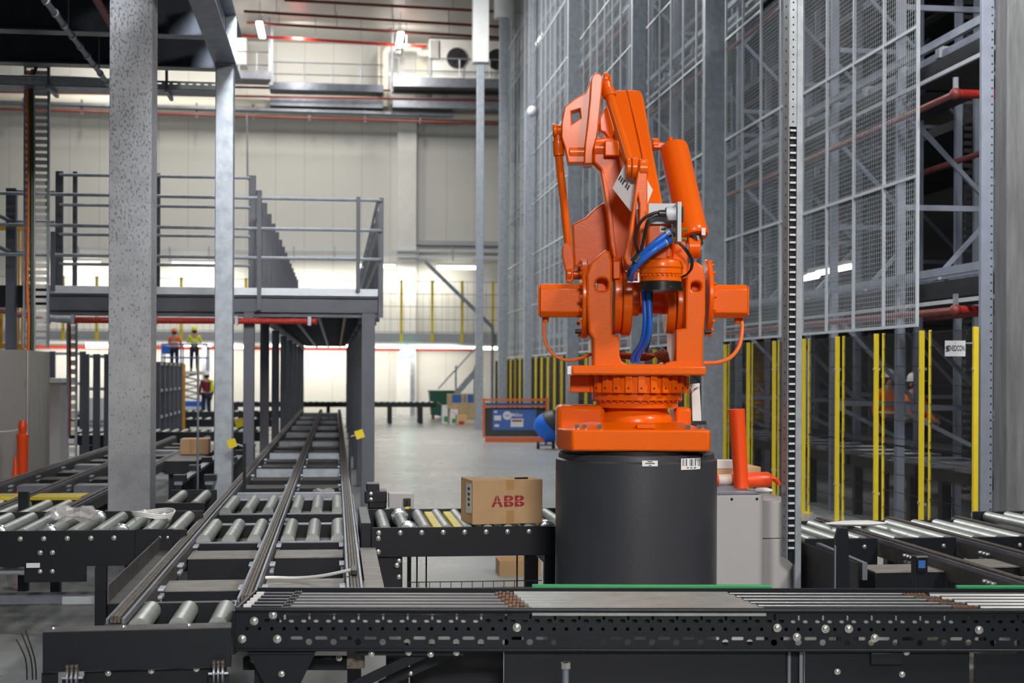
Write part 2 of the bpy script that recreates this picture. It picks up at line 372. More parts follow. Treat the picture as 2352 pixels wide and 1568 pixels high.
# catwalk
def rails(t, p0, p1, ht, n, r=0.025, m='galv_dark', lv=(1.0, 0.5)):
    for f in lv:
        MB().cyl(p0 + Vector((0, 0, ht * f)), p1 + Vector((0, 0, ht * f)), r, n=6).build('handrail', M[m], t)
    for k in range(n):
        p = p0.lerp(p1, (k + .2) / n); MB().cyl(p, p + Vector((0, 0, ht)), r, n=6).build('rail_post', M[m], t)
t = thing('catwalk', 'high grey catwalk with thin handrails on the far wall', 'catwalk', WY(760, 203, 56.3))
p0, p1 = WY(620, 196, 56.3), WY(880, 203, 56.3)
MB().bar(p0 - Vector((0, 0, .1)), p1 - Vector((0, 0, .1)), 1.0, 0.28).build('deck_beam', M['beam'], t); rails(t, p0, p1, 0.92, 4)
MB().bar(p0 + Vector((0, .3, -.62)), p1 + Vector((0, .3, -.62)), .6, 0.3).build('underside_truss', M['galv_dark'], t)
t = thing('catwalk', 'grey catwalk carrying the cooling unit with fans', 'catwalk', WY(1020, 196, 56.0))
p0, p1 = WY(902, 190, 56.0), WY(1180, 196, 56.0)
MB().bar(p0 - Vector((0, 0, .1)), p1 - Vector((0, 0, .1)), 1.6, 0.36).build('deck_beam', M['galv_dark'], t); rails(t, p0, p1, 1.0, 4, m='galv')
MB().bar(p0 + Vector((0, .3, -.75)), p1 + Vector((0, .3, -.75)), .6, 0.4).build('underside_truss', M['galv_dark'], t)
t = thing('catwalk', 'short grey catwalk under the cooling unit half hidden by the galvanised beam', 'catwalk', WY(585, 183, 55.6))
p0, p1 = WY(500, 176, 55.6), WY(622, 180, 55.6)
MB().bar(p0, p1, 1.2, 0.3).build('deck_beam', M['galv_dark'], t); rails(t, p0, p1, 1.0, 3)
# evaporators
def evap(x0, x1, y0, y1, Y, fans, label):
    a = WY(x0, y1, Y); b = WY(x1, y0, Y)
    t = thing('cooling_unit', label, 'cooling unit', ((a.x + b.x) / 2, Y + .6, a.z))
    MB().box(a.x, b.x, Y, Y + 1.2, a.z, b.z).build('casing', M['white'], t, 0.03)
    MB().box(a.x + .05, a.x + .38, Y - .12, Y, a.z + .75, b.z - .1).build('switch_box', M['cab'], t, 0.01)
    for fx, fy, r in fans:
        c = WY(fx, fy, Y)
        MB().lathe((c.x, Y - .02, c.z), [(r, -.1), (r, .02), (r * .93, .02), (r * .93, -.1)], 28, (0, -1, 0)).build('fan_ring', M['cab'], t)
        f = MB(); f.cyl((c.x, Y - .03, c.z), (c.x, Y - .015, c.z), r * .93, n=28); f.cyl((c.x, Y - .09, c.z), (c.x, Y - .03, c.z), r * .22)
        for k in range(5):
            an = k * 1.2566; d = Vector((math.cos(an), 0, math.sin(an))); e = Vector((-d.z, 0, d.x))
            f.hexa([Vector((c.x, Y - .05, c.z)) + d * r * .2 - e * .05, Vector((c.x, Y - .05, c.z)) + d * r * .9 - e * .12, Vector((c.x, Y - .06, c.z)) + d * r * .9 + e * .12, Vector((c.x, Y - .06, c.z)) + d * r * .2 + e * .05],
                   [Vector((c.x, Y - .04, c.z)) + d * r * .2 - e * .05, Vector((c.x, Y - .04, c.z)) + d * r * .9 - e * .12, Vector((c.x, Y - .045, c.z)) + d * r * .9 + e * .12, Vector((c.x, Y - .045, c.z)) + d * r * .2 + e * .05])
        f.build('fan', M['fan'], t)
evap(985, 1190, 95, 180, 56.2, [(1050, 134, .44), (1142, 137, .44)], 'white cooling unit with black round fans on the high catwalk')
evap(500, 567, 86, 148, 56.3, [], 'pale cooling unit casing partly behind the overhead steel beam')
t = thing('lagged_pipe', 'white lagged pipework with valves rising beside the cooling unit', 'pipe', WY(880, 245, 56.6))
MB().tube([WY(885, 246, 56.6), WY(885, 150, 56.6), WY(887, 118, 56.6), WY(905, 112, 56.6), WY(958, 112, 56.6), WY(966, 122, 56.6), WY(985, 122, 56.6)], 0.15, 12).build('pipe', M['cream'], t)
MB().tube([WY(871, 240, 56.6), WY(871, 108, 56.6)], 0.06, 8).build('pipe', M['cream'], t)
MB().tube([WY(893, 172, 56.5), WY(960, 176, 56.5), WY(985, 178, 56.5)], 0.1, 10).build('pipe', M['cream'], t)
MB().sphere(WY(918, 120, 56.4), .2).build('valve', M['chrome'], t)
tag(MB().box(WY(954, 100, 57.5).x, WY(985, 100, 57.5).x, 57.4, 57.9, WY(954, 225, 57.5).z, WY(954, 97, 57.5).z).build('wall_duct', M['cream'], bevel=.03), 'pale square duct rising behind the catwalk beside the cooling unit', 'duct')
pz = WY(622, 196, 55.3); xpipe('support_pole', pz, (pz.x, pz.y, ZC - .01), 0.1, M['galv_dark'], 'thin dark vertical pole near the first ceiling lamp', 'pole', n=6)
pz = WY(900, 212, 55.0); xpipe('support_pole', pz, (pz.x, pz.y, ZC - .01), 0.07, M['galv_dark'], 'thin dark vertical pole beside the white lagged pipes', 'pole', n=6)
xpipe('drop_rod', WY(569, 410, 55.2), WY(567, 262, 55.2), 0.03, M['galv_dark'], 'thin rod hanging down the far wall above the platform handrail', 'rod', n=6)
# ---- far wall mid level
t = thing('cable_tray', 'pale double cable tray across the far wall above the strip lights', 'cable tray', WY(700, 580, 57.6))
for dy in (572, 586):
    MB().bar(WY(0, dy - 3, 57.6), WY(1180, dy + 5, 57.6), .2, .09).build('tray', M['meshw'], t)
for px in (180, 390, 480, 675, 768, 960, 1040):
    MB().bar(WY(px, 566, 57.5), WY(px, 600, 57.5), .06).build('bracket', M['galv'], t)
def strip(x0, x1, y, Y, label, group, r=0.075, under=False):
    p, q = WY(x0, y, Y), WY(x1, y + (x1 - x0) * .004, Y)
    if under: p.z = q.z = zb - r - .06
    t = thing('strip_light', label, 'strip light', (p + q) / 2, 0, group)
    MB().cyl(p, q, r, n=10).build('tube', M['tube'], t)
    zh = max(p.z, q.z) + r
    MB().box(p.x - .03, q.x + .03, Y - .07, Y + .07, zh - .02, zb - .001 if under else zh + .09).build('housing', M['white'], t)
    if Y > 56.8:
        for x in (p.x + .1, q.x - .1): MB().box(x - .03, x + .03, Y + .071, YW - .001, zh - .02, zh + .06).build('bracket', M['white'], t)
U = 'lit strip lights on the far wall'
strip(148, 230, 604, 57.3, 'lit strip light on the far wall nearest the left cable ladder', U)
strip(396, 492, 606, 57.3, 'lit strip light between the concrete column and the galvanised post', U)
strip(828, 908, 611, 57.3, 'lit strip light behind the end post of the platform handrail', U)
strip(1004, 1094, 614, 57.3, 'lit strip light right of the pale wall column', U)
# far mezzanine walkway
p0, p1 = WY(-40, 770, 56.2), WY(1200, 781, 56.2)
zt = WY(900, 765, 56.2).z; zb = WY(900, 790, 56.2).z
t = thing('far_walkway', 'grey steel walkway with yellow fence posts along the far wall', 'walkway', ((p0.x + p1.x) / 2, 57, zb))
MB().box(p0.x, p1.x, 56.2, 56.35, zb, zt).build('fascia', M['bracket'], t)
MB().box(p0.x, p1.x, 56.36, 57.6, zb + .15, zb + .28).build('deck', M['galv_dark'], t)
for px in (948, 470, 70):
    x = WY(px, 850, 56.4).x; MB().box(x - .09, x + .09, 56.4, 56.58, 0, zb + .14).build('column', M['galv'], t)
f = t
for px in (145, 222, 416, 565, 922, 993, 1062, 1132):
    x = WY(px, 700, 56.15).x; MB().box(x - .055, x + .055, 56.13, 56.199, zt - .35, zt + 2.1).build('fence_post', M['yellow'], f)
w = MB()
for i in range(5): z = zt + 2.05 * (i + .1) / 4.1; w.box(p0.x, p1.x, 56.105, 56.125, z - .012, z + .012)
x = p0.x
while x < p1.x: w.box(x - .006, x + .006, 56.09, 56.104, zt, zt + 2.05); x += .25
w.build('fence_wire', M['galv_dark'], f)
G2 = 'lit strip lights under the far walkway'
strip(198, 254, 791, 56.27, 'lit strip light under the far walkway left of the concrete column', G2, .08, True)
strip(536, 560, 794, 56.27, 'lit strip light under the far walkway just right of the galvanised post', G2, .08, True)
strip(863, 1094, 797, 56.27, 'long lit strip light under the far walkway above the exit sign', G2, .05, True)
strip(1102, 1142, 798, 56.27, 'short lit strip light under the far walkway next to the mesh wall', G2, .07, True)
strip(420, 485, 793, 57.4, 'lit strip light behind the raised workers', G2, .08)
strip(620, 800, 795, 57.3, 'lit strip light beyond the far end of the platform tunnel', G2, .08)
xpipe('sprinkler_pipe', WY(110, 797, 57.0), WY(1110, 803, 57.0), 0.06, M['red'], 'red pipe along the wall under the far walkway', 'pipe', (3, 0))
c = WY(935, 812, 55.9)
t = thing('exit_sign', 'green and white lit exit sign hung under the far walkway', 'sign', c)
MB().box(c.x - .25, c.x + .25, 55.9, 55.96, c.z - .16, c.z + .16).build('panel', M['exit'], t)
g = MB().box(c.x - .19, c.x - .02, 55.885, 55.899, c.z - .12, c.z + .12); g.build('door_pictogram', M['exit_w'], t)
g = MB().sphere((c.x + .12, 55.89, c.z + .08), .04, 8, 6); g.bar((c.x + .12, 55.89, c.z + .05), (c.x + .09, 55.89, c.z - .04), .07, .012, (0, 1, 0))
g.bar((c.x + .09, 55.89, c.z - .03), (c.x + .17, 55.89, c.z - .12), .035, .012, (0, 1, 0)); g.bar((c.x + .09, 55.89, c.z - .03), (c.x + .03, 55.89, c.z - .12), .035, .012, (0, 1, 0))
g.bar((c.x + .11, 55.89, c.z + .03), (c.x + .2, 55.89, c.z - .01), .03, .012, (0, 1, 0)); g.build('figure_pictogram', M['exit_w'], t)
MB().cyl((c.x, 55.93, c.z + .16), (c.x, 55.93, zb), .02).build('hanger', M['galv'], t)
t = thing('access_stair', 'grey steel stair sloping up to the far walkway', 'stair', WZ(1060, 950, 0))
for px in (0, 0.55):
    p, q = WY(1006, 905, 54.2 + px), WY(1102, 842, 54.2 + px)
    MB().bar(p - Vector((0, 0, .8)), q, .06, .22).build('stringer', M['galv'], t); MB().bar(p + Vector((0, 0, .2)), q + Vector((0, 0, .9)), .05).build('handrail', M['galv'], t)
p, q = WY(1006, 905, 54.5) - Vector((0, 0, .8)), WY(1102, 842, 54.5)
for k in range(9):
    s = p.lerp(q, (k + .5) / 9); MB().box(s.x - .13, s.x + .13, 54.2, 54.8, s.z, s.z + .03).build('tread', M['galv'], t)
for pp in (WY(1047, 845, 54.2), WY(1090, 845, 54.2)):
    MB().cyl((pp.x, 54.2, 0), (pp.x, 54.2, 2.0), .035).build('post', M['galv'], t)
t = thing('access_stair', 'dark sloping stair rail crossing the yellow posts high on the far walkway', 'stair', WY(1050, 690, 55.9))
MB().bar(WY(976, 600, 55.9), WY(1132, 752, 55.9), .08, .14).build('stringer', M['galv_dark'], t)
pz = WY(1131, 752, 55.9); MB().box(pz.x - .05, pz.x + .05, 55.86, 55.94, 0, pz.z).build('post', M['galv_dark'], t)
for k in range(8):
    s = WY(976, 600, 55.9).lerp(WY(1132, 752, 55.9), (k + .5) / 8); MB().box(s.x - .12, s.x + .12, 55.95, 56.08, s.z, s.z + .03).build('tread', M['galv_dark'], t)
# ---- free standing service posts on the open floor
def service_post(px, base_y, w, top_y, bw, label):
    b = WZ(px, base_y, 0); D = b.y / .99; s = D / F
    t = thing('service_post', label, 'post', b)
    zt = H + (HY - top_y) * s
    MB().box(b.x - w * s / 2, b.x + w * s / 2, b.y - .1, b.y + .1, 0.012, zt).build('shaft', M['galv'], t, .01)
    MB().box(b.x - w * s / 2 - .08, b.x + w * s / 2 + .08, b.y - .18, b.y + .18, 0, .012).build('foot_plate', M['galv'], t)
    MB().box(b.x - bw * s / 2, b.x + bw * s / 2, b.y - .22, b.y + .22, zt, zt + 5).build('shroud', M['white'], t, .02)
service_post(1100, 985, 17, 150, 36, 'slim grey post with a wide white shroud left of the mesh wall')
service_post(1153, 978, 19, 45, 42, 'grey post with a white shroud touching the end of the mesh wall')
# ---- cross conveyor in front of the far wall
def simple_rollers(name, label, X0, X1, Y0, Y1, z, pitch, legs=4, rm='roller', r=.038, cap=95):
    t = thing(name, label, 'conveyor', ((X0 + X1) / 2, (Y0 + Y1) / 2, 0))
    for y in (Y0, Y1): MB().box(X0, X1, y - .02, y + .02, z - .16, z).build('side_plate', M['graphite'], t)
    n = min(cap, int((X1 - X0) / pitch)); first = None
    for k in range(n):
        x = X0 + (k + .5) * (X1 - X0) / n
        if first is None:
            first = MB().cyl((x, Y0 + .025, z - .02), (x, Y1 - .025, z - .02), r, n=12).build('roller', M[rm], t); x_first = x
        else: copy_part(first, t, (x - x_first, 0, 0))
    for k in range(legs):
        x = X0 + (k + .5) * (X1 - X0) / legs
        for y in (Y0, Y1): MB().box(x - .06, x + .06, y - .04, y + .04, 0, z - .165).build('leg', M['graphite'], t)
    return t
simple_rollers('roller_conveyor', 'long dark roller conveyor crossing in front of the far wall', WY(500, 925, 48).x, WY(1003, 925, 48).x, 48.2, 49.3, .72, .2, 7)
# ---- things standing on the far floor
b = WZ(1013, 962, 0)
t = thing('wheeled_bin', 'dark green wheeled bin beside the timber crate', 'bin', b)
MB().loft([[(b.x - .38, b.y - .3, .15), (b.x + .38, b.y - .3, .15), (b.x + .38, b.y + .3, .15), (b.x - .38, b.y + .3, .15)], [(b.x - .46, b.y - .38, 1.0), (b.x + .46, b.y - .38, 1.0), (b.x + .46, b.y + .38, 1.0), (b.x - .46, b.y + .38, 1.0)]]).build('body', M['dgreen'], t, .03)
MB().box(b.x - .48, b.x + .48, b.y - .4, b.y + .4, 1.001, 1.07).build('lid', M['dgreen'], t, .02)
for sx in (-.3, .3):
    MB().cyl((b.x + sx - .04, b.y - .2, .08), (b.x + sx + .04, b.y - .2, .08), .08).build('wheel', M['red_dull'], t); MB().cyl((b.x + sx - .04, b.y + .2, .08), (b.x + sx + .04, b.y + .2, .08), .08).build('wheel', M['red_dull'], t)
b = WZ(1072, 974, 0); s = 51 / F
t = thing('timber_crate', 'open timber crate with blue sheets behind the orange generator frame', 'crate', b)
x0, x1 = b.x - .60, b.x + .52
MB().box(x0, x1, b.y, b.y + .04, .14, .72).build('front_boards', M['wood'], t); MB().box(x0, x1, b.y + .9, b.y + .94, .14, 1.02).build('back_boards', M['wood'], t)
for x in (x0, x1 - .04): MB().box(x, x + .04, b.y + .041, b.y + .899, .14, .95).build('end_boards', M['wood'], t)
for x in (x0, (x0 + x1) / 2 - .05, x1 - .1): MB().box(x, x + .1, b.y - .01, b.y + .95, 0, .14).build('skid', M['wood'], t)
for x in (x0 + .02, (x0 + x1) / 2, x1 - .08): MB().box(x, x + .06, b.y - .03, b.y - .001, .14, 1.03).build('batten', M['wood'], t)
for xx in (.18, .6): MB().box(x0 + xx, x0 + xx + .3, b.y + .87, b.y + .895, .68, .98).build('blue_sheet', M['blue_paint'], t)
for i, (px, py, w, h, m, lab) in enumerate([(1024, 972, .28, .62, 'paper', 'white carton with green print standing by the green bin'), (1042, 974, .26, .5, 'paper', 'white carton in front of the timber crate'), (1060, 976, .36, .34, 'card', 'brown torn carton lying before the timber crate')]):
    b = WZ(px, py, 0); t = thing('carton', lab, 'carton', b)
    MB().box(b.x - w / 2, b.x + w / 2, b.y - .2, b.y + .2, 0, h).build('body', M[m], t, .006)
    MB().hexa([(b.x - w / 2, b.y - .2, h), (b.x - w / 2, b.y + .2, h), (b.x - w / 2 + .01, b.y + .2, h + .005), (b.x - w / 2 + .01, b.y - .2, h + .005)], [(b.x - w / 2 - .15, b.y - .2, h + .1), (b.x - w / 2 - .15, b.y + .2, h + .1), (b.x - w / 2 - .14, b.y + .2, h + .11), (b.x - w / 2 - .14, b.y - .2, h + .11)]).build('flap', M['card'], t)
    MB().box(b.x - w * .3, b.x + w * .2, b.y - .206, b.y - .201, h * .1, h * .4).build('print_patch', M['green' if i < 2 else 'redink'], t)
# generator
D = 35.7; s = D / F
t = thing('welding_generator', 'blue and black welding generator in an orange tubular frame', 'generator', W(1184, 1018, D))
def gp(px, py, dy=0): return W(px, py, D + dy)
fr = MB()
for dy in (0, .75):
    fr.bar(gp(1111, 1004, dy), gp(1111, 914, dy), .055); fr.bar(gp(1256, 1004, dy), gp(1256, 912, dy), .055)
    fr.bar(gp(1111, 918, dy), gp(1256, 918, dy), .055); fr.bar(gp(1111, 933, dy), gp(1256, 933, dy), .04)
for px in (1111, 1256): fr.bar(gp(px, 918, 0), gp(px, 918, .75), .05)
fr.build('frame', M['gen_orange'], t)
z0 = gp(1115, 1003).z
def gbox(x0, x1, y0, y1, d0, d1): 
    m = MB(); m.hexa([gp(x0, y1, d0), gp(x1, y1, d0), gp(x1, y1, d1), gp(x0, y1, d1)], [gp(x0, y0, d0), gp(x1, y0, d0), gp(x1, y0, d1), gp(x0, y0, d1)]); return m
gbox(1114, 1254, 936, 1002, .04, .72).build('housing', M['black_gloss'], t, .02)
gbox(1131, 1232, 940, 987, .02, .039).build('control_panel', M['blue_paint'], t)
gbox(1114, 1254, 925, 931, .03, .72).build('roof_panel', M['blue_paint'], t)
gbox(1114, 1250, 1003, 1015, -.02, .74).build('skid_base', M['gen_orange'], t)
gbox(1118, 1246, 1016, 1020, .05, .7).build('runner', M['meshw'], t)
c = gp(1165, 954, .012); e = frame(c, RGT, UP)
MB().cyl(c, c - FWD * .012, .11, n=24).build('emblem_disc', M['paper'], t)
m = MB(); m.add([c - FWD * .015 + RGT * x + UP * y for x, y in ((-.07, -.03), (-.03, .03), (0, -.01), (.03, .03), (.07, -.03), (.03, 0), (0, -.035), (-.03, 0))], [(0, 1, 7), (1, 2, 6, 7), (2, 3, 5, 6), (3, 4, 5)]); m.build('emblem_mark', M['blue_paint'], t)
text_mesh(MB(), 'Miller', .13, frame(gp(1188, 953, .012), RGT, UP), .002).build('lettering', M['paper'], t)
gbox(1173, 1202, 961, 980, .008, .018).build('notice_plate', M['paper'], t); gbox(1176, 1199, 964, 968, .002, .007).build('notice_print', M['redink'], t)
for x0, y0, x1, y1 in ((1135, 954, 1151, 965), (1136, 974, 1146, 980), (1135, 943, 1142, 948)): gbox(x0, x1, y0, y1, .008, .018).build('small_label', M['paper'], t)
# blue drum on wheels
D = 32.5
def bp(px, py, dy=0): return W(px, py, D + dy)
t = thing('cement_mixer', 'bright blue drum on a small two wheeled stand beside the generator', 'mixer', W(1254, 1030, D))
ax = (bp(1283, 935) - bp(1244, 1000)).normalized()
ax = (RGT * .62 + UP * .6 - FWD * .3).normalized()
MB().lathe(bp(1256, 985), [(.16, -.2), (.26, -.16), (.33, -.05), (.35, .08), (.33, .2)], 28, ax).build('drum', M['blue_bright'], t)
MB().lathe(bp(1256, 985), [(.325, .2), (.32, .26), (.22, .42), (.16, .44)], 28, ax).build('drum_mouth', M['black'], t)
fr = MB(); fr.bar(bp(1240, 1022), bp(1274, 1022), .035); fr.bar(bp(1254, 1022), bp(1254, 1000), .045); fr.bar(bp(1254, 1022, -.3), bp(1254, 1022, .3), .035)
fr.build('stand', M['blue_paint'], t)
for px, dy in ((1236, 0), (1271, 0)): c = bp(px, 1022, dy); MB().cyl(c - RGT * .035, c + RGT * .035, .085).build('wheel', M['black'], t)
# ================================================================== STRUCTURAL COLUMNS AND OVERHEAD STEEL
def ibeam(mb, p, q, w, h, tw=.014, tf=.02):      # p,q = centre of the bottom flange underside
    p, q = Vector(p), Vector(q); u = Vector((0, 0, 1))
    mb.bar(p + u * tf / 2, q + u * tf / 2, w, tf); mb.bar(p + u * (h - tf / 2), q + u * (h - tf / 2), w, tf)
    mb.bar(p + u * h / 2, q + u * h / 2, tw, h - 2 * tf); return mb
a, b = W(250, 700, 11.4), W(346, 700, 11.4); yc = (a.y + b.y) / 2
t = MB().box(a.x, b.x, yc, yc + .36, 0, 5.12).build('concrete_column', M['concrete'], bevel=.006)
tag(t, 'rough pitted concrete column standing behind the left roller conveyor', 'column')
a, b = WY(493, 600, 14.7), WY(535, 600, 14.7); zt = WY(514, 146, 14.7).z
t = thing('steel_post', 'galvanised box post carrying the overhead beam beside the long chain conveyor', 'post', ((a.x + b.x) / 2, 14.8, 0))
MB().box(a.x, b.x, 14.7, 14.9, .015, zt - .02).build('shaft', M['galv'], t, .008)
MB().box(a.x - .06, b.x + .06, 14.65, 14.95, 0, .015).build('base_plate', M['galv'], t)
MB().box(a.x - .005, b.x + .005, 14.69, 14.91, zt - .019, zt - .001).build('cap_plate', M['galv'], t)
xm = (a.x + b.x) / 2
t = thing('overhead_beam', 'galvanised overhead I-beam running toward the camera on top of the box post', 'beam', (xm, 12, zt))
ibeam(MB(), (xm, 3, zt), (xm, 15.7, zt), .22, .52).build('beam', M['galv_dark'], t)
MB().box(xm + .012, xm + .11, 14.72, 14.74, zt + .02, zt + .5).build('stiffener', M['galv'], t); MB().box(xm + .012, xm + .11, 14.86, 14.88, zt + .02, zt + .5).build('stiffener', M['galv'], t)
tag(MB().box(xm - .06, xm - .02, 14.0, 14.5, zt + .525, zt + .6).build('yellow_block', M['yellow']), 'small yellow block on top of the overhead beam at the top of the photo', 'block')
for i, (Y, lab) in enumerate(((13.1, 'dark cross beam nearest the camera at the top left'), (14.7, 'dark cross beam in the middle of the three at the top left'), (16.26, 'dark cross beam furthest back, just above the cable tray'))):
    m = ibeam(MB(), (-9, Y, 5.13), (xm - .13, Y, 5.13), .2, .5); tag(m.build('cross_beam', M['beam']), lab, 'beam')
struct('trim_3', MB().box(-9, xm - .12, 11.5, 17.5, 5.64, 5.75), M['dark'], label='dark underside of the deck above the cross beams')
# perforated cable tray below the beams
t = thing('cable_tray', 'perforated galvanised cable tray hung below the dark cross beams', 'cable tray', (-4.5, 17.3, 5.1))
zc = WY(200, 200, 17.2).z
MB().box(-9, -1.25, 17.2, 17.6, zc, zc + .01).build('tray_floor', M['galv_dark'], t)
for y in (17.2, 17.6):
    polys = [[(0, 0), (7.75, 0), (7.75, .09), (0, .09)]]
    polys += [rrect(.05 + .09 * k, .1 + .09 * k, .05, .065, .006, 2) for k in range(84)]
    plate(MB(), polys, .003, frame((-9, y, zc + .011), (1, 0, 0), (0, 0, 1))).build('tray_side', M['meshw'], t)
m = MB()
for k in range(26): m.box(-8.9 + .3 * k, -8.84 + .3 * k, 17.21, 17.59, zc + .011, zc + .03)
m.build('rungs', M['galv'], t)
for x in (-6.2, -3.35, -2.0):
    MB().box(x - .015, x + .015, 17.15, 17.19, zc - .04, 5.75).build('hanger_rod', M['galv_dark'], t); MB().box(x - .02, x + .02, 17.1, 17.7, zc - .045, zc - .001).build('support_arm', M['galv'], t)
tag(MB().loft([[(x, 17.4 + .12 * math.cos(2 * math.pi * k / 10), zc + .10 + r * math.sin(2 * math.pi * k / 10)) for k in range(10)] for x, r in ((-4.6, .02), (-4.3, .07), (-3.8, .06), (-3.2, .065), (-2.7, .05), (-2.5, .01))]).build('plastic_sheet', M['paper']), 'white plastic wrapping lying in the overhead cable tray', 'plastic sheet')
p, q = W(105, 0, 12.2), W(251, 196, 15.6)
d = (q - p).normalized(); t = thing('conduit', 'grey conduit with couplings slanting across the dark cross beams', 'conduit', q)
p = WZ(105, 2, 4.95); q = WZ(251, 196, 4.95)
MB().cyl(p - (q - p) * .6, q, .027).build('pipe', M['galv_dark'], t)
for f in (-.1, .3, .8): c = p.lerp(q, f); MB().cyl((c.x, c.y, c.z), (c.x, c.y, 5.64), .008, n=6).build('hanger', M['galv_dark'], t)
for k in range(9): c = p.lerp(q, k / 8.5); dd = (q - p).normalized(); MB().cyl(c - dd * .03, c + dd * .03, .036).build('coupling', M['galv'], t)
p = WZ(222, 0, 5.0); q = WZ(252, 52, 5.0)
t = MB().cyl(p - (q - p) * 1.5, q + (q - p) * 1.5, .035).build('sprinkler_pipe', M['red_dull']); tag(t, 'red pipe slanting behind the top of the concrete column', 'pipe')
# ================================================================== PLATFORM
YP = 17.9; YE = 47.5
zt = WY(500, 660, YP).z; zs = WY(500, 678, YP).z; zb = WY(500, 716, YP).z; zu = WY(500, 726, YP).z
XL = WY(112, 690, YP).x; XR = WY(868, 690, YP).x
P = thing('steel_platform', 'slate grey steel platform spanning the long chain conveyor', 'platform', ((XL + XR) / 2, YP, 0))
ibeam(MB(), (XL, YP + .1, zb), (XR, YP + .1, zb), .2, zs - zb, .12).build('edge_beam', M['slate'], P, .004)
MB().box(XL, XR, YP - .03, YP + .02, zs + .002, zt).build('toe_board', M['meshw'], P, .006)
MB().box(XL, -1.12, YP + .021, YP + .95, zs + .002, zs + .06).build('deck', M['slate'], P); MB().box(-1.119, XR, YP + .021, YE, zs + .002, zs + .06).build('deck', M['slate'], P)
MB().box(XL, XR, YP + .05, YP + .2, zu, zb - .001).build('lower_angle', M['slate'], P)
ibeam(MB(), (XL + .1, YP + .21, zb + .02), (XL + .1, YP + .9, zb + .02), .16, zs - zb - .03).build('side_beam', M['slate'], P)
for x in (-1.05, XR - .1):
    ibeam(MB(), (x, YP + .21, zb + .02), (x, YE, zb + .02), .16, zs - zb - .03).build('side_beam', M['slate'], P)
y = YP + 1.0; n = 0
while y < YE:
    MB().box(-1.0, XR - .2, y, y + .07, zs - .12, zs).build('joist', M['slate'], P); y += 1.0
for x in (-.62, -.25, .12): MB().box(x - .02, x + .02, YP + .6, YE - .5, zs - .17, zs - .125).build('service_rail', M['wood'] if x > 0 else M['galv'], P)
xl = WY(572, 900, YP + .1).x; xr = WY(845, 900, YP + .1).x
y = YP; k = 0
while y < YE:
    for x, w in ((xl, .13), (xr, .165)):
        MB().box(x - w / 2, x + w / 2, y, y + .16, .012, zb - .001).build('column', M['slate'], P, .004)
        MB().box(x - w / 2 - .05, x + w / 2 + .05, y - .05, y + .21, 0, .011).build('foot_plate', M['slate'], P)
    y += 3.9
# column lamps seen as light caps on the left row
# front handrail (fixed to the edge beam)
t = thing('handrail', 'dark handrail with bright tubes on the front edge of the steel platform', 'handrail', ((XL + XR) / 2, YP - .06, zs))
rt = [WY(600, yy, YP - .06).z for yy in (455, 525, 592)]
xr2 = WY(876, 500, YP - .06).x; xl2 = WY(122, 560, YP - .06).x
for z in rt: MB().tube([(xl2 - 1.2, YP - .06, z), (xr2 - .06, YP - .06, z), (xr2 - .02, YP - .04, z), (xr2, YP + .0, z)], .021, 8, 0).build('rail_tube', M['galv'], t)
for px, ytop, ybot in ((122, 532, 668), (596, 448, 712), (823, 452, 670)):
    x = WY(px, 500, YP - .05).x; MB().box(x - .025, x + .025, YP - .085, YP - .032, WY(px, ybot, YP - .06).z, WY(px, ytop, YP - .06).z).build('rail_post', M['slate'], t)
def yrail(name, label, X, y0, y1, zbase, zs_, pitch, w):
    t = thing(name, label, 'handrail', (X, (y0 + y1) / 2, zbase))
    for z in zs_: MB().cyl((X - .04, y0, z), (X - .04, y1, z), .021, n=8).build('rail_tube', M['galv'], t)
    y = y0; first = None
    while y < y1:
        if first is None: first = MB().box(X - w / 2, X + w / 2, y, y + .07, zbase, max(zs_) + .04).build('rail_post', M['slate'], t); yf = y
        else: copy_part(first, t, (0, y - yf, 0))
        y += pitch
    return t
yrail('handrail', 'handrail row of close dark posts along the right side of the platform', xr2, YP, 41, zu, rt, 1.5, .06)
rz2 = [WY(400, yy, YP + .7).z for yy in (406, 474, 541, 608)]
x2 = WY(579, 500, YP + .7).x
yrail('handrail', 'taller handrail row of dark posts running down the middle of the platform', x2, YP + .7, 41, zt, rz2, 1.5, .09)
t = thing('handrail', 'tall three-post handrail set back on the platform behind the concrete column', 'handrail', (-2.4, YP + .65, zt))
x1 = WY(136, 500, YP + .65).x
for z in rz2: MB().tube([(x1, YP + .65, z - .01), (x2 - .08, YP + .65, z), (x2 - .03, YP + .68, z)], .021, 8, 0).build('rail_tube', M['galv'], t)
for px, w in ((136, .09), (172, .05), (363, .05)):
    x = WY(px, 500, YP + .7).x; MB().box(x - w / 2, x + w / 2, YP + .68, YP + .74, zs + .062, rz2[0] + .04).build('rail_post', M['slate'], t)
# red corrugated pipe under the edge beam
t = thing('corrugated_pipe', 'red ribbed pipe hung under the front edge of the platform', 'pipe', WY(450, 737, YP - .1))
p, q = WY(168, 735, YP - .1), WY(733, 738, YP - .1); L = (q - p).length; prof = []
for k in range(int(L / .03)): prof += [(.036, k * .03), (.041, k * .03 + .012), (.036, k * .03 + .024)]
MB().lathe(p, prof, 10, q - p).build('pipe', M['red'], t)
for f in (.0, .33, .66, .96):
    c = p.lerp(q, f); MB().box(c.x - .02, c.x + .02, c.y - .048, c.y + .048, c.z - .05, zu + .0).build('clamp', M['galv'], t)
MB().tube([WY(112, 730, YP - .1), WY(140, 733, YP - .1), WY(166, 735, YP - .1)], .045, 10).build('end_sleeve', M['galv'], t)
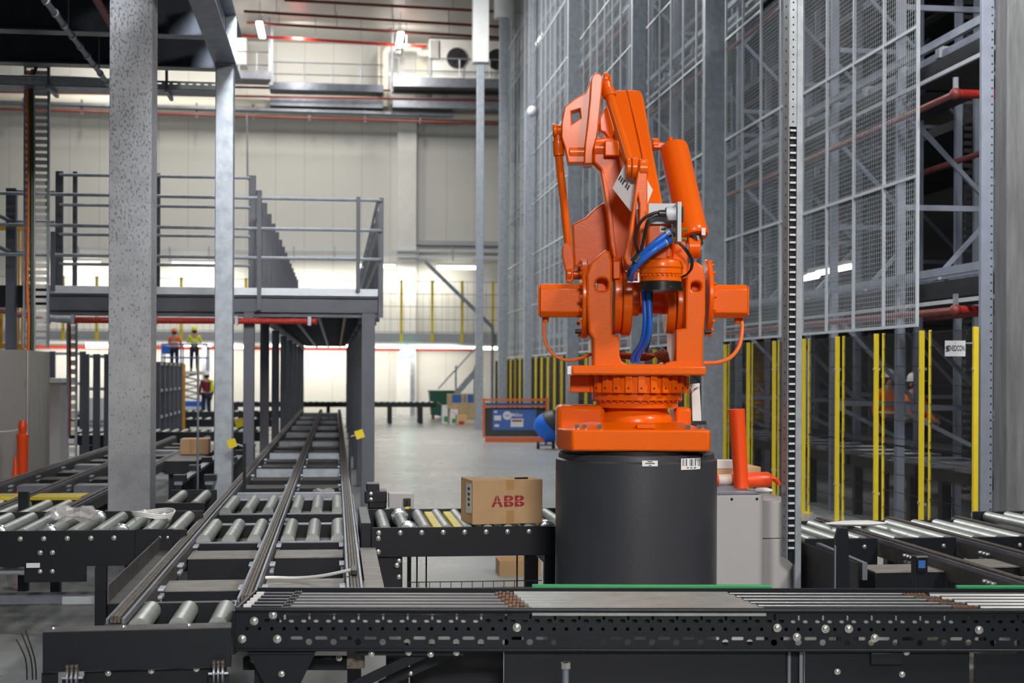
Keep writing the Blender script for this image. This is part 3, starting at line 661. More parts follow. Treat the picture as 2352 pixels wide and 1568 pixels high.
# left walkway fragments
t = thing('steel_platform', 'black steel platform edge at the far left behind the cable ladder', 'platform', WY(10, 690, 18.4))
MB().box(-7, XL - .02, 18.3, 18.5, WY(20, 706, 18.4).z, WY(20, 656, 18.4).z).build('edge_beam', M['graphite'], t)
x = WY(25, 600, 18.2).x
MB().box(x - .06, x + .06, 18.18, 18.29, 0, WY(25, 432, 18.2).z).build('column', M['slate'], t, .004)
for yy in (438, 508, 578): MB().cyl((x, 18.25, WY(25, yy, 18.25).z), (XL, 18.25, WY(25, yy, 18.25).z), .02).build('rail_tube', M['galv'], t)
for y0, y1 in ((493, 508), (565, 580)): MB().cyl(WY(-30, y0 - 12, 17.0), WY(25, y1, 18.2), .025).build('rail_tube', M['slate'], t)
xpipe('sprinkler_pipe', WZ(-20, 706, 2.55), WZ(112, 738, 2.55), .045, M['red_dull'], 'dull red pipe slanting past the cable ladder at the far left', 'pipe')
t = thing('safety_gate', 'yellow safety gate frame at the far left edge behind the cable ladder', 'gate', WY(25, 800, 21))
def yb(x0, x1, y0, y1, n): a = WY(x0, y1, 21); b = WY(x1, y0, 21); MB().box(a.x, b.x, 21, 21.06, a.z, b.z).build(n, M['amber'], t)
yb(-20, 56, 517, 528, 'top_bar'); yb(-20, 56, 789, 800, 'bottom_bar'); yb(40, 44, 529, 788, 'upright'); yb(48, 52, 529, 788, 'upright'); yb(-2, 5, 690, 788, 'upright')
x = WY(3, 700, 21.03).x
for px in (0, 42, 52): x = WY(px, 800, 21.03).x; MB().box(x - .03, x + .03, 21.0, 21.06, 0, WY(px, 801, 21.03).z).build('leg', M['amber'], t)
# cable ladders
def ladder(name, label, pxl, pxr, Y, z0, z1, pitch, cables):
    a, b = WY(pxl, 500, Y), WY(pxr, 500, Y)
    t = thing(name, label, 'cable ladder', ((a.x + b.x) / 2, Y, z0))
    for x in (a.x, b.x): MB().box(x - .012, x + .012, Y - .03, Y + .03, z0, z1).build('side_rail', M['galv'], t)
    z = z0 + .05; first = None; k = 0
    while z < z1 - .03 and k < 95:
        if first is None: first = MB().box(a.x + .013, b.x - .013, Y + .002, Y + .022, z, z + pitch * .60).build('rung', M['white'], t); zf = z  # galvanised rungs coloured white to carry the glint of backlit metal
        else: copy_part(first, t, (0, 0, z - zf))
        z += pitch; k += 1
    return t
t = ladder('cable_ladder', 'tall galvanised cable ladder rising from the steel cabinet with orange and green cables', 57, 111, 17.5, 2.02, WY(84, 105, 17.5).z, .082, None)
for px, r, m, top in ((65, .019, 'cable_orange', 160), (73, .022, 'cable_green', 155), (79, .012, 'bracket', 190)):
    pts = [WY(px, 806, 17.42), WY(px + 1, 740, 17.42), WY(px - 2 if m == 'cable_orange' else px, 660, 17.42), WY(px, 500, 17.42), WY(px, 300, 17.42), WY(px - 1, 200, 17.42), WY(px + (10 if px < 79 else 2), top, 17.5)]
    tag(MB().tube(pts, r, 8).build('cable', M[m]), {'cable_orange': 'bright orange cable running up the left cable ladder', 'cable_green': 'dark green cable running up the left cable ladder', 'bracket': 'thin grey cable on the left cable ladder'}[m], 'cable')
t = ladder('cable_ladder', 'narrow cable ladder with a red brown cable standing behind the steel cabinet', 157, 177, 20.2, .45, WY(168, 738, 20.2).z, .12, None)
tag(MB().tube([WY(160, 738, 20.12), WY(161, 900, 20.12), WY(160, 1000, 20.12)], .016, 8).build('cable', M['cable_brown']), 'red brown cable on the narrow cable ladder', 'cable')
# cabinet
xe = WY(62, 900, 16.75).x
t = thing('steel_cabinet', 'two-metre grey steel cabinet with brushed side at the left edge', 'cabinet', (xe - .6, 17.4, 0))
zc = WY(62, 803, 16.75).z
MB().box(xe - 1.3, xe - .012, 16.75, 16.8, .1, zc).build('door', M['cab_front'], t, .006)
MB().box(xe - 1.3, xe, 16.802, 18.05, .1, zc - .005).build('body', M['cab_metal'], t, .006)
MB().box(xe - 1.28, xe - .02, 16.82, 18.0, 0, .099).build('plinth', M['graphite'], t)
for z in (.5, 1.0, 1.55): MB().cyl((xe - .02, 16.742, z), (xe - .02, 16.742, z + .09), .008).build('hinge', M['chrome'], t)
a, b = WY(113, 868, 21.5), WY(139, 868, 21.5)
t = thing('steel_cabinet', 'smaller grey cabinet with a white top standing behind the brushed one', 'cabinet', ((a.x + b.x) / 2, 21.8, 0))
MB().box(a.x, b.x, 21.5, 22.2, .35, a.z - .07).build('body', M['cab'], t, .005); MB().box(a.x - .02, b.x + .02, 21.48, 22.22, a.z - .069, a.z).build('top', M['white'], t, .005)
for x in (a.x + .04, b.x - .04): MB().box(x - .03, x + .03, 21.55, 22.1, 0, .349).build('leg', M['graphite'], t)
# bollard + cone at left
def bollard(loc, label, h=1.13, base=True):
    x, y, z = loc; t = thing('tbar_bollard', label, 'bollard', loc)
    MB().lathe(loc, [(.05, .03), (.062, .06), (.062, h * .2), (.058, h * .2)], 20).build('lower_sleeve', M['cone'], t)
    MB().lathe(loc, [(.054, h * .2 + .001), (.05, h * .42)], 20).build('reflective_band', M['cone_white'], t)
    MB().lathe(loc, [(.049, h * .42 + .001), (.058, h * .43), (.06, h * .82), (.068, h * .84), (.068, h * .87), (.045, h * .88)], 20).build('upper_sleeve', M['cone'], t)
    MB().lathe(loc, [(.03, h * .88), (.045, h * .91), (.048, h * .96), (.03, h)], 16).build('handle_knob', M['cone'], t)
    if base: MB().lathe(loc, [(.2, 0), (.2, .03), (.12, .06), (.07, .07)], 8).build('rubber_base', M['black'], t)
    return t
p = W(52, 1000, 15.7); bollard((p.x, p.y, 0), 'orange and white bollard standing in front of the brushed steel cabinet', 1.2)
p = W(35, 1080, 15.0)
t = thing('traffic_cone', 'small orange traffic cone left of the standing bollard', 'cone', (p.x, p.y, 0))
MB().lathe((p.x, p.y, 0), [(.10, .03), (.07, .3), (.045, .55), (.012, .84)], 18).build('body', M['cone'], t); MB().box(p.x - .16, p.x + .16, p.y - .16, p.y + .16, 0, .029).build('base', M['black'], t, .01)
tag(MB().tube([W(-10, 991, 15.7), W(20, 990, 15.7), W(43, 986, 15.7)], .006, 6).build('barrier_rope', M['paper']), 'thin pale rope tied to the standing bollard', 'rope')
# ================================================================== CONVEYORS
def bolt_head(mb, c, r, d=(0, -1, 0)):
    mb.lathe(c, [(r * 1.25, 0), (r * 1.25, r * .25), (r * .95, r * .3), (r * .8, r * .75), (r * .4, r * .95)], 12, d)
def roller_table(label, X0, X1, Y0, Y1, z, xs, r=.043, flanges=(), bolts=(), legs=(), plate_h=.2, skirts=(), name='roller_conveyor', yellow=(), loz=None):
    t = thing(name, label, 'conveyor', ((X0 + X1) / 2, (Y0 + Y1) / 2, 0))
    MB().box(X0, X1, Y0 - .02, Y0, z - plate_h, z).build('side_plate', M['graphite'], t, .003)
    MB().box(X0, X1, Y0, Y0 + .03, z - plate_h, z - plate_h + .012).build('flange', M['graphite'], t)
    MB().box(X0, X1, Y1, Y1 + .02, z - plate_h, z + .012).build('side_plate', M['graphite'], t, .003)
    first = None
    for x in xs:
        if first is None:
            m = MB(); m.cyl((x, Y0 + .012, z - r + .012), (x, Y1 - .012, z - r + .012), r, n=20); first = m.build('roller', M['roller'], t); xf = x
        else: copy_part(first, t, (x - xf, 0, 0))
    for x, f in flanges:
        y = Y0 + .05 + f * (Y1 - Y0 - .1); MB().lathe((x, y, z - r + .012), [(r + .002, -.025), (r * 1.35, -.02), (r * 1.5, .0), (r * 1.5, .018), (r + .002, .022)], 22, (0, 1, 0)).build('guide_flange', M['chrome'], t)
    for x in yellow: MB().box(x - .033, x + .033, Y0 + .03, Y1 - .03, z - .035, z - .004).build('infill_strip', M['yellow'], t, .006)
    fb = None
    for x, dz in bolts:
        if fb is None: m = MB(); bolt_head(m, (x, Y0 - .0205, z - dz), .013); fb = m.build('bolt', M['bolt'], t); b0 = (x, dz)
        else: copy_part(fb, t, (x - b0[0], 0, b0[1] - dz))
    for x in legs:
        for y in (Y0 + .03, Y1 - .09): MB().box(x - .05, x + .05, y, y + .06, 0.01, z - plate_h - .001).build('leg', M['graphite'], t)
        MB().box(x - .03, x + .03, Y0 + .1, Y1 - .1, z - plate_h - .08, z - plate_h - .02).build('crossbar', M['graphite'], t)
    return t
ZR = .72
# R1 right part (carton conveyor)
c0 = WZ(853, 1211, ZR); YA = c0.y; YB = WZ(1000, 1172, ZR).y
def XA(px): return WY(px, 1211, YA).x
xs = [XA(878 + 1) + .142 * k for k in range(1, 10)]
xs = [XA(885) + .137 * k for k in range(10)]
bx = [(XA(870 + 49.2 * k), .035) for k in range(8)]
t = roller_table('dark roller conveyor carrying the printed carton beside the robot pedestal', c0.x, 1.72, YA, YB, ZR, xs, flanges=[(xs[1], .88), (xs[1] + .02, .03), (xs[8], .03)], bolts=bx + [(XA(869), .072), (XA(869), .16), (XA(912), .25)], legs=(1.45,), yellow=(XA(1008), XA(1056)), plate_h=.195)
MB().box(c0.x, XA(925), YA + .005, YA + .045, 0.01, ZR - .2).build('leg_panel', M['graphite'], t, .004)
MB().box(c0.x, XA(925), YB - .06, YB - .02, 0.01, ZR - .2).build('leg_panel', M['graphite'], t, .004)
m = MB(); [bolt_head(m, (XA(px), YA + .004, ZR - dz), .012) for px, dz in ((917, .225), (869, .33), (917, .33))]; m.build('leg_bolts', M['bolt'], t)
MB().box(c0.x - .07, c0.x - .001, YA - .01, YB + .02, ZR - .35, ZR + .03).build('end_plate', M['graphite'], t, .004)
MB().box(c0.x - .09, c0.x - .05, YA + .02, YA + .08, 0.01, ZR - .351).build('leg', M['graphite'], t)
for px in (964, 986, 1201): MB().cyl((XA(px), YA + .3, .25), (XA(px), YA + .3, ZR - .09), .006, n=6).build('drop_rod', M['black'], t)
wt = thing('wire_tray', 'black wire cable tray low under the carton conveyor', 'cable tray', (1.0, YA + .35, .13))
m = MB()
for x in [c0.x + .27 + .075 * k for k in range(16)]: m.bar((x, YA + .2, .2), (x, YA + .5, .2), .005); m.bar((x, YA + .2, .2), (x, YA + .2, .28), .005); m.bar((x, YA + .5, .2), (x, YA + .5, .28), .005)
for y, z in ((.2, .2), (.3, .2), (.4, .2), (.5, .2), (.2, .24), (.2, .28), (.5, .28)): m.bar((c0.x + .27, YA + y, z), (1.45, YA + y, z), .006)
m.build('basket', M['black'], wt)
for x in (c0.x + .4, 1.3): MB().box(x - .02, x + .02, YA + .3, YA + .4, 0, .196).build('foot', M['graphite'], wt)
# R1 left part
XLE = WZ(428, 1217, ZR).x
xs = [XLE - .10 - .158 * k for k in range(15)]
def XB(px): return WY(px, 1217, YA).x
bx = [(XB(px), dz) for px, dz in [(48, .05), (102, .05), (156, .05), (210, .05), (263, .05), (368, .05), (386, .05), (94, .14), (122, .14), (94, .26), (122, .26)]]
t = roller_table('long dark roller conveyor in front of the concrete column', XLE - 2.6, XLE, YA, YB, ZR, xs, flanges=[(xs[1] , .8), (xs[2], .95), (xs[2] - .02, .02), (xs[4], .93), (xs[5], .02), (xs[6], .95), (xs[7], .02)], bolts=bx, legs=(XLE - .35, XLE - 2.4), plate_h=.23)
MB().box(XB(58), XB(200), YA - .024, YA - .002, ZR - .33, ZR - .2).build('mount_plate', M['graphite'], t)
MB().box(XB(312), XB(400), YA - .03, YA - .021, ZR - .23, ZR + .005).build('overlap_plate', M['graphite'], t, .003)
MB().box(XB(63), XB(94), YA - .031, YA - .0245, ZR - .235, ZR - .205).build('type_plate', M['paper'], t)
xp = XB(238); MB().box(xp - .035, xp + .035, YA - .12, YA - .06, .01, ZR - .225).build('side_post', M['graphite'], t)
xp = XB(278); MB().box(xp - .09, xp + .03, YA - .05, YA - .03, .01, .32).build('gusset', M['graphite'], t)
MB().box(XLE - 2.5, XB(305), YA + .3, YA + .42, .2, .26).build('cable_trough', M['galv_dark'], t)
MB().box(XB(125), XB(228), YA + .27, YA + .299, .2, .25).build('trough_cover', M['blue_paint'] if False else M['meshw'], t)
MB().tube([Vector((XB(-20), YA + .1, .45)), Vector((XB(30), YA + .1, .45)), Vector((XB(60), YA + .1, .445))], .028, 10).build('cable_bundle', M['bracket'], t)
# things lying on the left rollers
bag = MB(); random.seed(3)
c = WZ(172, 1186, ZR + .03)
bag.loft([[(c.x + x, c.y + r * math.cos(2 * math.pi * k / 12) * 1.2 + random.uniform(-.03, .03), ZR + .05 + r * .55 * math.sin(2 * math.pi * k / 12) + random.uniform(-.015, .02)) for k in range(12)] for x, r in ((-.16, .03), (-.11, .09), (-.05, .07), (0, .05), (.05, .09), (.11, .08), (.15, .02))])
tag(bag.build('plastic_bag', M['film'], smooth=False), 'crumpled clear plastic bag lying on the left rollers', 'plastic bag')
c = WZ(352, 1180, ZR + .03); m = MB()
for k in range(3):
    pts = [(c.x + (.135 + .006 * k) * math.cos(a), c.y + .17 * math.sin(a), ZR + .022 + .012 * k + .01 * math.sin(a * 2)) for a in [2 * math.pi * i / 24 for i in range(25)]]
    m.tube(pts, .006, 6, 1)
tag(m.build('cable_coil', M['white']), 'white cable coiled in a loop on the left rollers', 'cable')
# main chain conveyor
ZCn = .68
RX = [WZ(332, 1340, ZCn).x, WZ(575, 1340, ZCn).x, WZ(815, 1340, ZCn).x]
def chain_rail(t, x, y0, y1, z=ZCn, bolts=True, label=None):
    MB().box(x - .045, x + .045, y0, y1, z - .13, z - .035).build('rail', M['graphite_dusty'], t)
    m = MB().box(x - .040, x - .028, y0, y1, z - .034, z - .012); m.box(x + .028, x + .040, y0, y1, z - .034, z - .012); m.build('chain_guide', M['galv_dark'], t)
    m = MB()
    for dx in (-.016, 0, .016): m.box(x + dx - .0065, x + dx + .0065, y0, y1, z - .030, z)
    m.build('chain', M['chain'], t)
    return t
CV = thing('chain_conveyor', 'long triple-chain conveyor running under the platform to the far wall', 'conveyor', (RX[1], 20, 0))
yend = 41.0
chain_rail(CV, RX[0], 6.37, yend); chain_rail(CV, RX[1], 6.90, yend); chain_rail(CV, RX[2], 6.90, yend)
def bay(t, x0, x1, y, d, z, name='cross_box', top='tan', h=.17):
    MB().box(x0 + .05, x1 - .05, y, y + d, z - h, z - .008).build(name, M['graphite'], t, .003)
    MB().box(x0 + .05, x1 - .05, y - .004, y + d, z - .007, z).build('cover_plate', M[top], t)
fbolt = [None]
def rail_bolts(t, x, y, z, side):
    m = MB()
    for k in range(3): m.cyl((x + side * .046, y + .05 * k, z - .06), (x + side * .075, y + .05 * k, z - .06), .010, n=8); m.cyl((x + side * .046, y + .05 * k, z - .1), (x + side * .066, y + .05 * k, z - .1), .012, n=6)
    m.build('rail_clamp', M['galv'], t)
for i in (0, 1):
    x0, x1 = RX[i], RX[i + 1]
    for y in (7.62, 8.92): bay(CV, x0, x1, y, .36, .60)
    for yy, dd in ((YA, .04), (YB - .02, .1), (YB + .75, .05), (YB + 1.98, .1)): bay(CV, x0, x1, yy, dd, .63, 'end_beam', 'galv_dark', .15)
    for ys, ye in ((YA + .06, YB - .04), (YB + .82, YB + 1.95)):
        first = None
        for k in range(3):
            x = x0 + .11 + .165 * k - (.02 if i == 0 else 0)
            if first is None: first = MB().cyl((x, ys, .63), (x, ye, .63), .046, n=20).build('transfer_roller', M['roller'], CV); xf = x
            else: copy_part(first, CV, (x - xf, 0, 0))
        MB().box(x0 + .06, x1 - .06, ys + .05, ye - .05, .52, .54).build('pan', M['tan'], CV)
    y = 13.3; k = 0
    while y < 40:
        if k % 3 == 0: MB().box(x0 + .05, x1 - .05, y, y + .12, .52, .625).build('light_beam', M['galv'], CV)
        else: bay(CV, x0, x1, y, .42, .585, top='graphite_dusty', h=.15)
        y += 1.08; k += 1
    for y in (6.98, 7.5, 8.4, 9.3, 10.9, 12.9, 14.2, 15.6, 17, 18.4):
        rail_bolts(CV, x0, y, ZCn, 1); rail_bolts(CV, x1, y, ZCn, -1)
    first = None
y = 7.3
while y < 41:
    for x in (RX[0], RX[2]): MB().box(x - .035, x + .035, y, y + .08, .0, .545).build('leg', M['graphite'], CV)
    y += 2.6
xg = RX[0] - .13
m = MB().box(xg - .04, xg + .07, 7.3, 9.4, .585, .592); m.box(xg - .048, xg - .04, 7.3, 9.4, .585, .68); m.build('guide_channel', M['graphite_dusty'], CV)
MB().box(RX[2] + .06, RX[2] + .16, 7.0, 9.3, .60, .607).build('side_guide', M['tan'], CV)
MB().box(RX[2] + .050, RX[2] + .058, 9.35, 13, .56, .64).build('side_guide', M['galv_dark'], CV)
tag(MB().tube([WZ(601, 1352, .62), WZ(597, 1335, .62), WZ(612, 1326, .62), WZ(680, 1327, .62), WZ(740, 1322, .65), WZ(808, 1308, .70)], .009, 8).build('loose_cable', M['white']), 'loose white cable end lying across the chain conveyor', 'cable')
tag(MB().box(WZ(806, 1310, .69).x, WZ(820, 1310, .69).x, WZ(812, 1318, .69).y, WZ(812, 1306, .69).y, .685, .71).build('cable_clip', M['black'], bevel=.003), 'small black clip at the end of the white loose cable', 'clip')
c = WZ(742, 1132, .66); m = MB(); random.seed(5)
m.loft([[(c.x + x, c.y + r * 1.3 * math.cos(2 * math.pi * k / 10) + random.uniform(-.02, .02), .665 + r * .5 * abs(math.sin(2 * math.pi * k / 10)) + random.uniform(0, .015)) for k in range(10)] for x, r in ((-.09, .02), (-.05, .06), (0, .05), (.05, .07), (.1, .02))])
tag(m.build('foil_scrap', M['film'], smooth=False), 'crumpled clear film scrap on the chain conveyor beam', 'plastic film')
# R2 roller piece between column and chain conveyor, and pieces further back
roller_table('short roller conveyor just behind the concrete column', -1.42, RX[0] - .08, YB + 1.0, YB + 2.1, .70, [-1.32, -1.12], legs=(-1.3,), plate_h=.16)
# left chain conveyor
LX = (-3.2, -2.65, -2.1)
LC = thing('chain_conveyor', 'second chain conveyor running past the steel cabinet at the left', 'conveyor', (-2.65, 16, 0))
for x in LX: chain_rail(LC, x, YB + .2, 24)
for i in (0, 1):
    x0, x1 = LX[i], LX[i + 1]
    for k in range(3):
        x = x0 + .1 + .17 * k; MB().cyl((x, YB + .45, .63), (x, YB + 1.65, .63), .046, n=18).build('transfer_roller', M['roller'], LC)
    MB().box(x0 + .05, x1 - .05, YB + .3, YB + .36, .5, .66).build('end_beam', M['graphite'], LC)
    y = 13.6; k = 0
    while y < 24:
        if k % 3 == 1: MB().box(x0 + .05, x1 - .05, y, y + .3, .5, .6).build('light_beam', M['galv_dark'], LC)
        else: bay(LC, x0, x1, y, .4, .585, top='graphite_dusty', h=.15)
        y += 1.05; k += 1
    for y in (13, 14.3, 15.6, 17): rail_bolts(LC, x0, y, ZCn, 1); rail_bolts(LC, x1, y, ZCn, -1)
y = YB + .5
while y < 24:
    for x in (LX[0], LX[2]): MB().box(x - .035, x + .035, y, y + .08, 0, .545).build('leg', M['graphite'], LC)
    y += 2.7
for x0, x1, lab in ((-3.14, -2.72, 'yellow step plate between the left pair of chains'), (-2.59, -2.17, 'yellow step plate nearest the concrete column'), (-3.8, -3.27, 'yellow step plate at the left edge of the photo')):
    t = thing('step_plate', lab, 'step plate', ((x0 + x1) / 2, 12.75, 0)); MB().box(x0, x1, 12.55, 12.95, .64, .668).build('plate', M['yellow'], t, .004)
    for x in (x0 + .05, x1 - .09): MB().box(x, x + .04, 12.7, 12.8, 0, .639).build('leg', M['graphite'], t)
for x0 in (-3.06,): pass
p = W(55, 1150, 11.3)
t = thing('sensor_post', 'short black sensor post among the left rollers', 'sensor post', (p.x, p.y, 0)); MB().box(p.x - .04, p.x + .04, p.y - .03, p.y + .03, 0, .79).build('post', M['graphite'], t, .004); MB().box(p.x - .025, p.x + .025, p.y - .034, p.y - .0305, .7, .77).build('lens', M['black_gloss'], t)
# far left dark frames between column and post
for i, (x, lab) in enumerate(((-1.55, 'dark side frame of a chain conveyor right of the concrete column'), (-1.25, 'dark side frame of a chain conveyor nearest the galvanised post'))):
    t = thing('conveyor_section', lab, 'conveyor frame', (x, 17.5, 0))
    MB().box(x - .03, x + .03, 14.4, 22, .38, .62).build('side_plate', M['graphite'], t); MB().box(x - .04, x + .04, 14.4, 22, .621, .65).build('rail_cap', M['galv_dark'], t)
    for y in (14.5, 16, 17.5, 19, 20.5): MB().box(x - .05, x + .05, y, y + .12, 0, .379).build('leg', M['graphite'], t); MB().box(x - .06, x + .06, y, y + .16, .651, .71).build('bracket', M['graphite'], t)
simple_rollers('roller_conveyor', 'distant roller conveyor left of the galvanised post', -6.5, -1.25, 25, 26, .70, .16, 5)
simple_rollers('roller_conveyor', 'roller conveyor reaching the raised platform columns further back', -9, -1.3, 31.5, 32.6, .70, .2, 5)
simple_rollers('roller_conveyor', 'roller conveyor in the distance before the blue scissor lift', -10, -1.3, 37.5, 38.6, .70, .2, 5)
simple_rollers('roller_conveyor', 'short dark roller conveyor in the background behind the cable ladders', -6.6, -3.5, 24.2, 24.9, .68, .16, 3)
c = WZ(397, 1033, .60)
t = thing('carton', 'brown cardboard carton on the frame right of the concrete column', 'carton', (c.x, c.y, .66))
MB().box(-2.02, -1.66, 19.0, 19.4, .66, .86).build('body', M['card'], t, .004); MB().box(-1.9, -1.86, 18.998, 18.9995, .66, .86).build('tape', M['tape'], t)
t = thing('conveyor_section', 'low dark frame carrying the brown carton', 'conveyor frame', (-1.85, 19.5, 0))
MB().box(-2.06, -1.66, 17.6, 21.5, .5, .659).build('bed', M['graphite'], t)
for y in (17.7, 21.2):
    for x in (-2.02, -1.74): MB().box(x, x + .06, y, y + .08, 0, .499).build('leg', M['graphite'], t)
# sensors with yellow reflectors
for px, py, D, lab in ((533, 1018, 13.9, 'yellow reflector beside the foot of the galvanised post'), (550, 971, 20.5, 'yellow reflector further back by the first platform column'), (826, 997, 17.2, 'yellow reflector by the right platform column')):
    p = W(px, py, D); t = thing('reflector', lab, 'reflector', (p.x, p.y, 0))
    s = .042 * D / 14; sg = 1 if px < 800 else -1
    plate(MB(), [rrect(-s, s, -s, s, s * .2)], .006, frame(p, (RGT + UP * .35), (UP - RGT * .35))).build('reflector_disc', M['yellow'], t)
    MB().bar(p + RGT * .02 * sg + FWD * .012, p + RGT * .12 * sg + FWD * .012 - UP * .03, .015).build('arm', M['bracket'], t)
    q = p + RGT * .12 * sg + FWD * .012; MB().box(q.x - .015, q.x + .015, q.y - .015, q.y + .015, 0, q.z).build('post', M['graphite'], t)
# junction box and drive
c = WZ(920, 1166, .78); 
t = thing('switch_box', 'small grey switch box with a black rotary switch behind the carton conveyor', 'switch box', (c.x, YB + .4, 0))
a, b = WY(893, 1168, YB + .3), WY(951, 1136, YB + .3)
MB().box(a.x, b.x, YB + .3, YB + .48, a.z, b.z + .01).build('enclosure', M['cab'], t, .006)
k = WY(935, 1153, YB + .3); MB().box(k.x - .028, k.x + .028, YB + .285, YB + .299, k.z - .03, k.z + .03).build('switch_plate', M['black'], t, .003); MB().bar((k.x, YB + .275, k.z - .02), (k.x, YB + .275, k.z + .02), .014, .018, (0, 1, 0)).build('switch_knob', M['black_gloss'], t)
MB().box(k.x - .015, k.x + .015, YB + .285, YB + .299, k.z - .055, k.z - .032).build('warning_label', M['yellow'], t)
for x in (a.x + .03, b.x - .03): MB().box(x - .015, x + .015, YB + .38, YB + .42, 0, a.z - .001).build('leg', M['graphite'], t)
t = thing('drive_unit', 'black drive unit at the foot of the right platform column', 'drive unit', WY(862, 1170, YB + .5))
for x0, x1, y0, y1, nm in ((842, 872, 1112, 1134, 'gearbox'), (838, 889, 1128, 1156, 'motor'), (846, 888, 1150, 1168, 'terminal_box')):
    a, b = WY(x0, y1, YB + .55), WY(x1, y0, YB + .55); MB().box(a.x, b.x, YB + .55 + (.05 if nm == 'gearbox' else 0), YB + .8, a.z, b.z).build(nm, M['graphite'], t, .008)
a, b = WY(845, 1168, YB + .6), WY(885, 1168, YB + .6); MB().box(a.x, b.x, YB + .6, YB + .75, 0, a.z - .002).build('stand', M['graphite'], t)
m = MB(); [bolt_head(m, WY(px, py, YB + .549), .012) for px, py in ((852, 1134), (852, 1147))]; m.build('bolts', M['bolt'], t)
# low carton under conveyor
b = WZ(1195, 1322, 0); t = thing('carton', 'open brown carton on the floor under the carton conveyor', 'carton', b)
w, d, h = .36, .3, .13
for x0, x1, y0, y1 in ((-w / 2, w / 2, 0, .006), (-w / 2, w / 2, d - .006, d), (-w / 2, -w / 2 + .006, .0061, d - .0061), (w / 2 - .006, w / 2, .0061, d - .0061)):
    MB().box(b.x + x0, b.x + x1, b.y + y0, b.y + y1, .0, h).build('side', M['card'], t)
MB().box(b.x - w / 2 + .006, b.x + w / 2 - .006, b.y + .0061, b.y + d - .0061, .0, .006).build('bottom', M['card'], t)
# printed carton
def carton(t, o, ax, ay, w, d, h):
    o = Vector(o); m = MB(); q = [o, o + ax * w, o + ax * w + ay * d, o + ay * d]; m.hexa(q, [p + UP * h for p in q]); return m.build('box_body', M['card'], t, .004)
o = WZ(1085, 1205, ZR + .012); e = WZ(1246, 1201, ZR + .012); ax = (e - o); w = ax.length; ax.normalize(); ay = Vector((-ax.y, ax.x, 0))
q = WZ(1085, 1205, ZR + .012); zt = W(1085, 1103, (o - CAM).dot(FWD)).z; h = zt - o.z
t = thing('carton', 'cardboard carton with red printed letters on the roller conveyor', 'carton', o)
dlt = .34
# skew so that the left face is visible: the box is turned slightly
an = math.radians(3.0); carton(t, o, ax, ay, w, dlt, h)
fm = frame(o - ay * .0, ax, UP)
def fplate(mb, x0, x1, y0, y1, m, nm, d=.0016):
    MB().hexa([o + ax * x0 + UP * y0 - ay * d, o + ax * x1 + UP * y0 - ay * d, o + ax * x1 + UP * y0 - ay * .0002, o + ax * x0 + UP * y0 - ay * .0002], [o + ax * x0 + UP * y1 - ay * d, o + ax * x1 + UP * y1 - ay * d, o + ax * x1 + UP * y1 - ay * .0002, o + ax * x0 + UP * y1 - ay * .0002]).build(nm, m, t)
s = w / 161.0
fplate(0, 74 * s, 94 * s, 0, 0, M['tape'], 'tape') if False else None
fplate(None, 77 * s, 95 * s, h - 22 * s, h - .002, M['tape'], 'tape', .001); fplate(None, 77 * s, 95 * s, .002, 30 * s, M['tape'], 'tape', .001)
MB().hexa([o + ax * 77 * s + UP * (h + .0003) , o + ax * 95 * s + UP * (h + .0003), o + ax * 95 * s + ay * dlt + UP * (h + .0003), o + ax * 77 * s + ay * dlt + UP * (h + .0003)], [o + ax * 77 * s + UP * (h + .001) , o + ax * 95 * s + UP * (h + .001), o + ax * 95 * s + ay * dlt + UP * (h + .001), o + ax * 77 * s + ay * dlt + UP * (h + .001)]).build('tape', M['tape'], t)
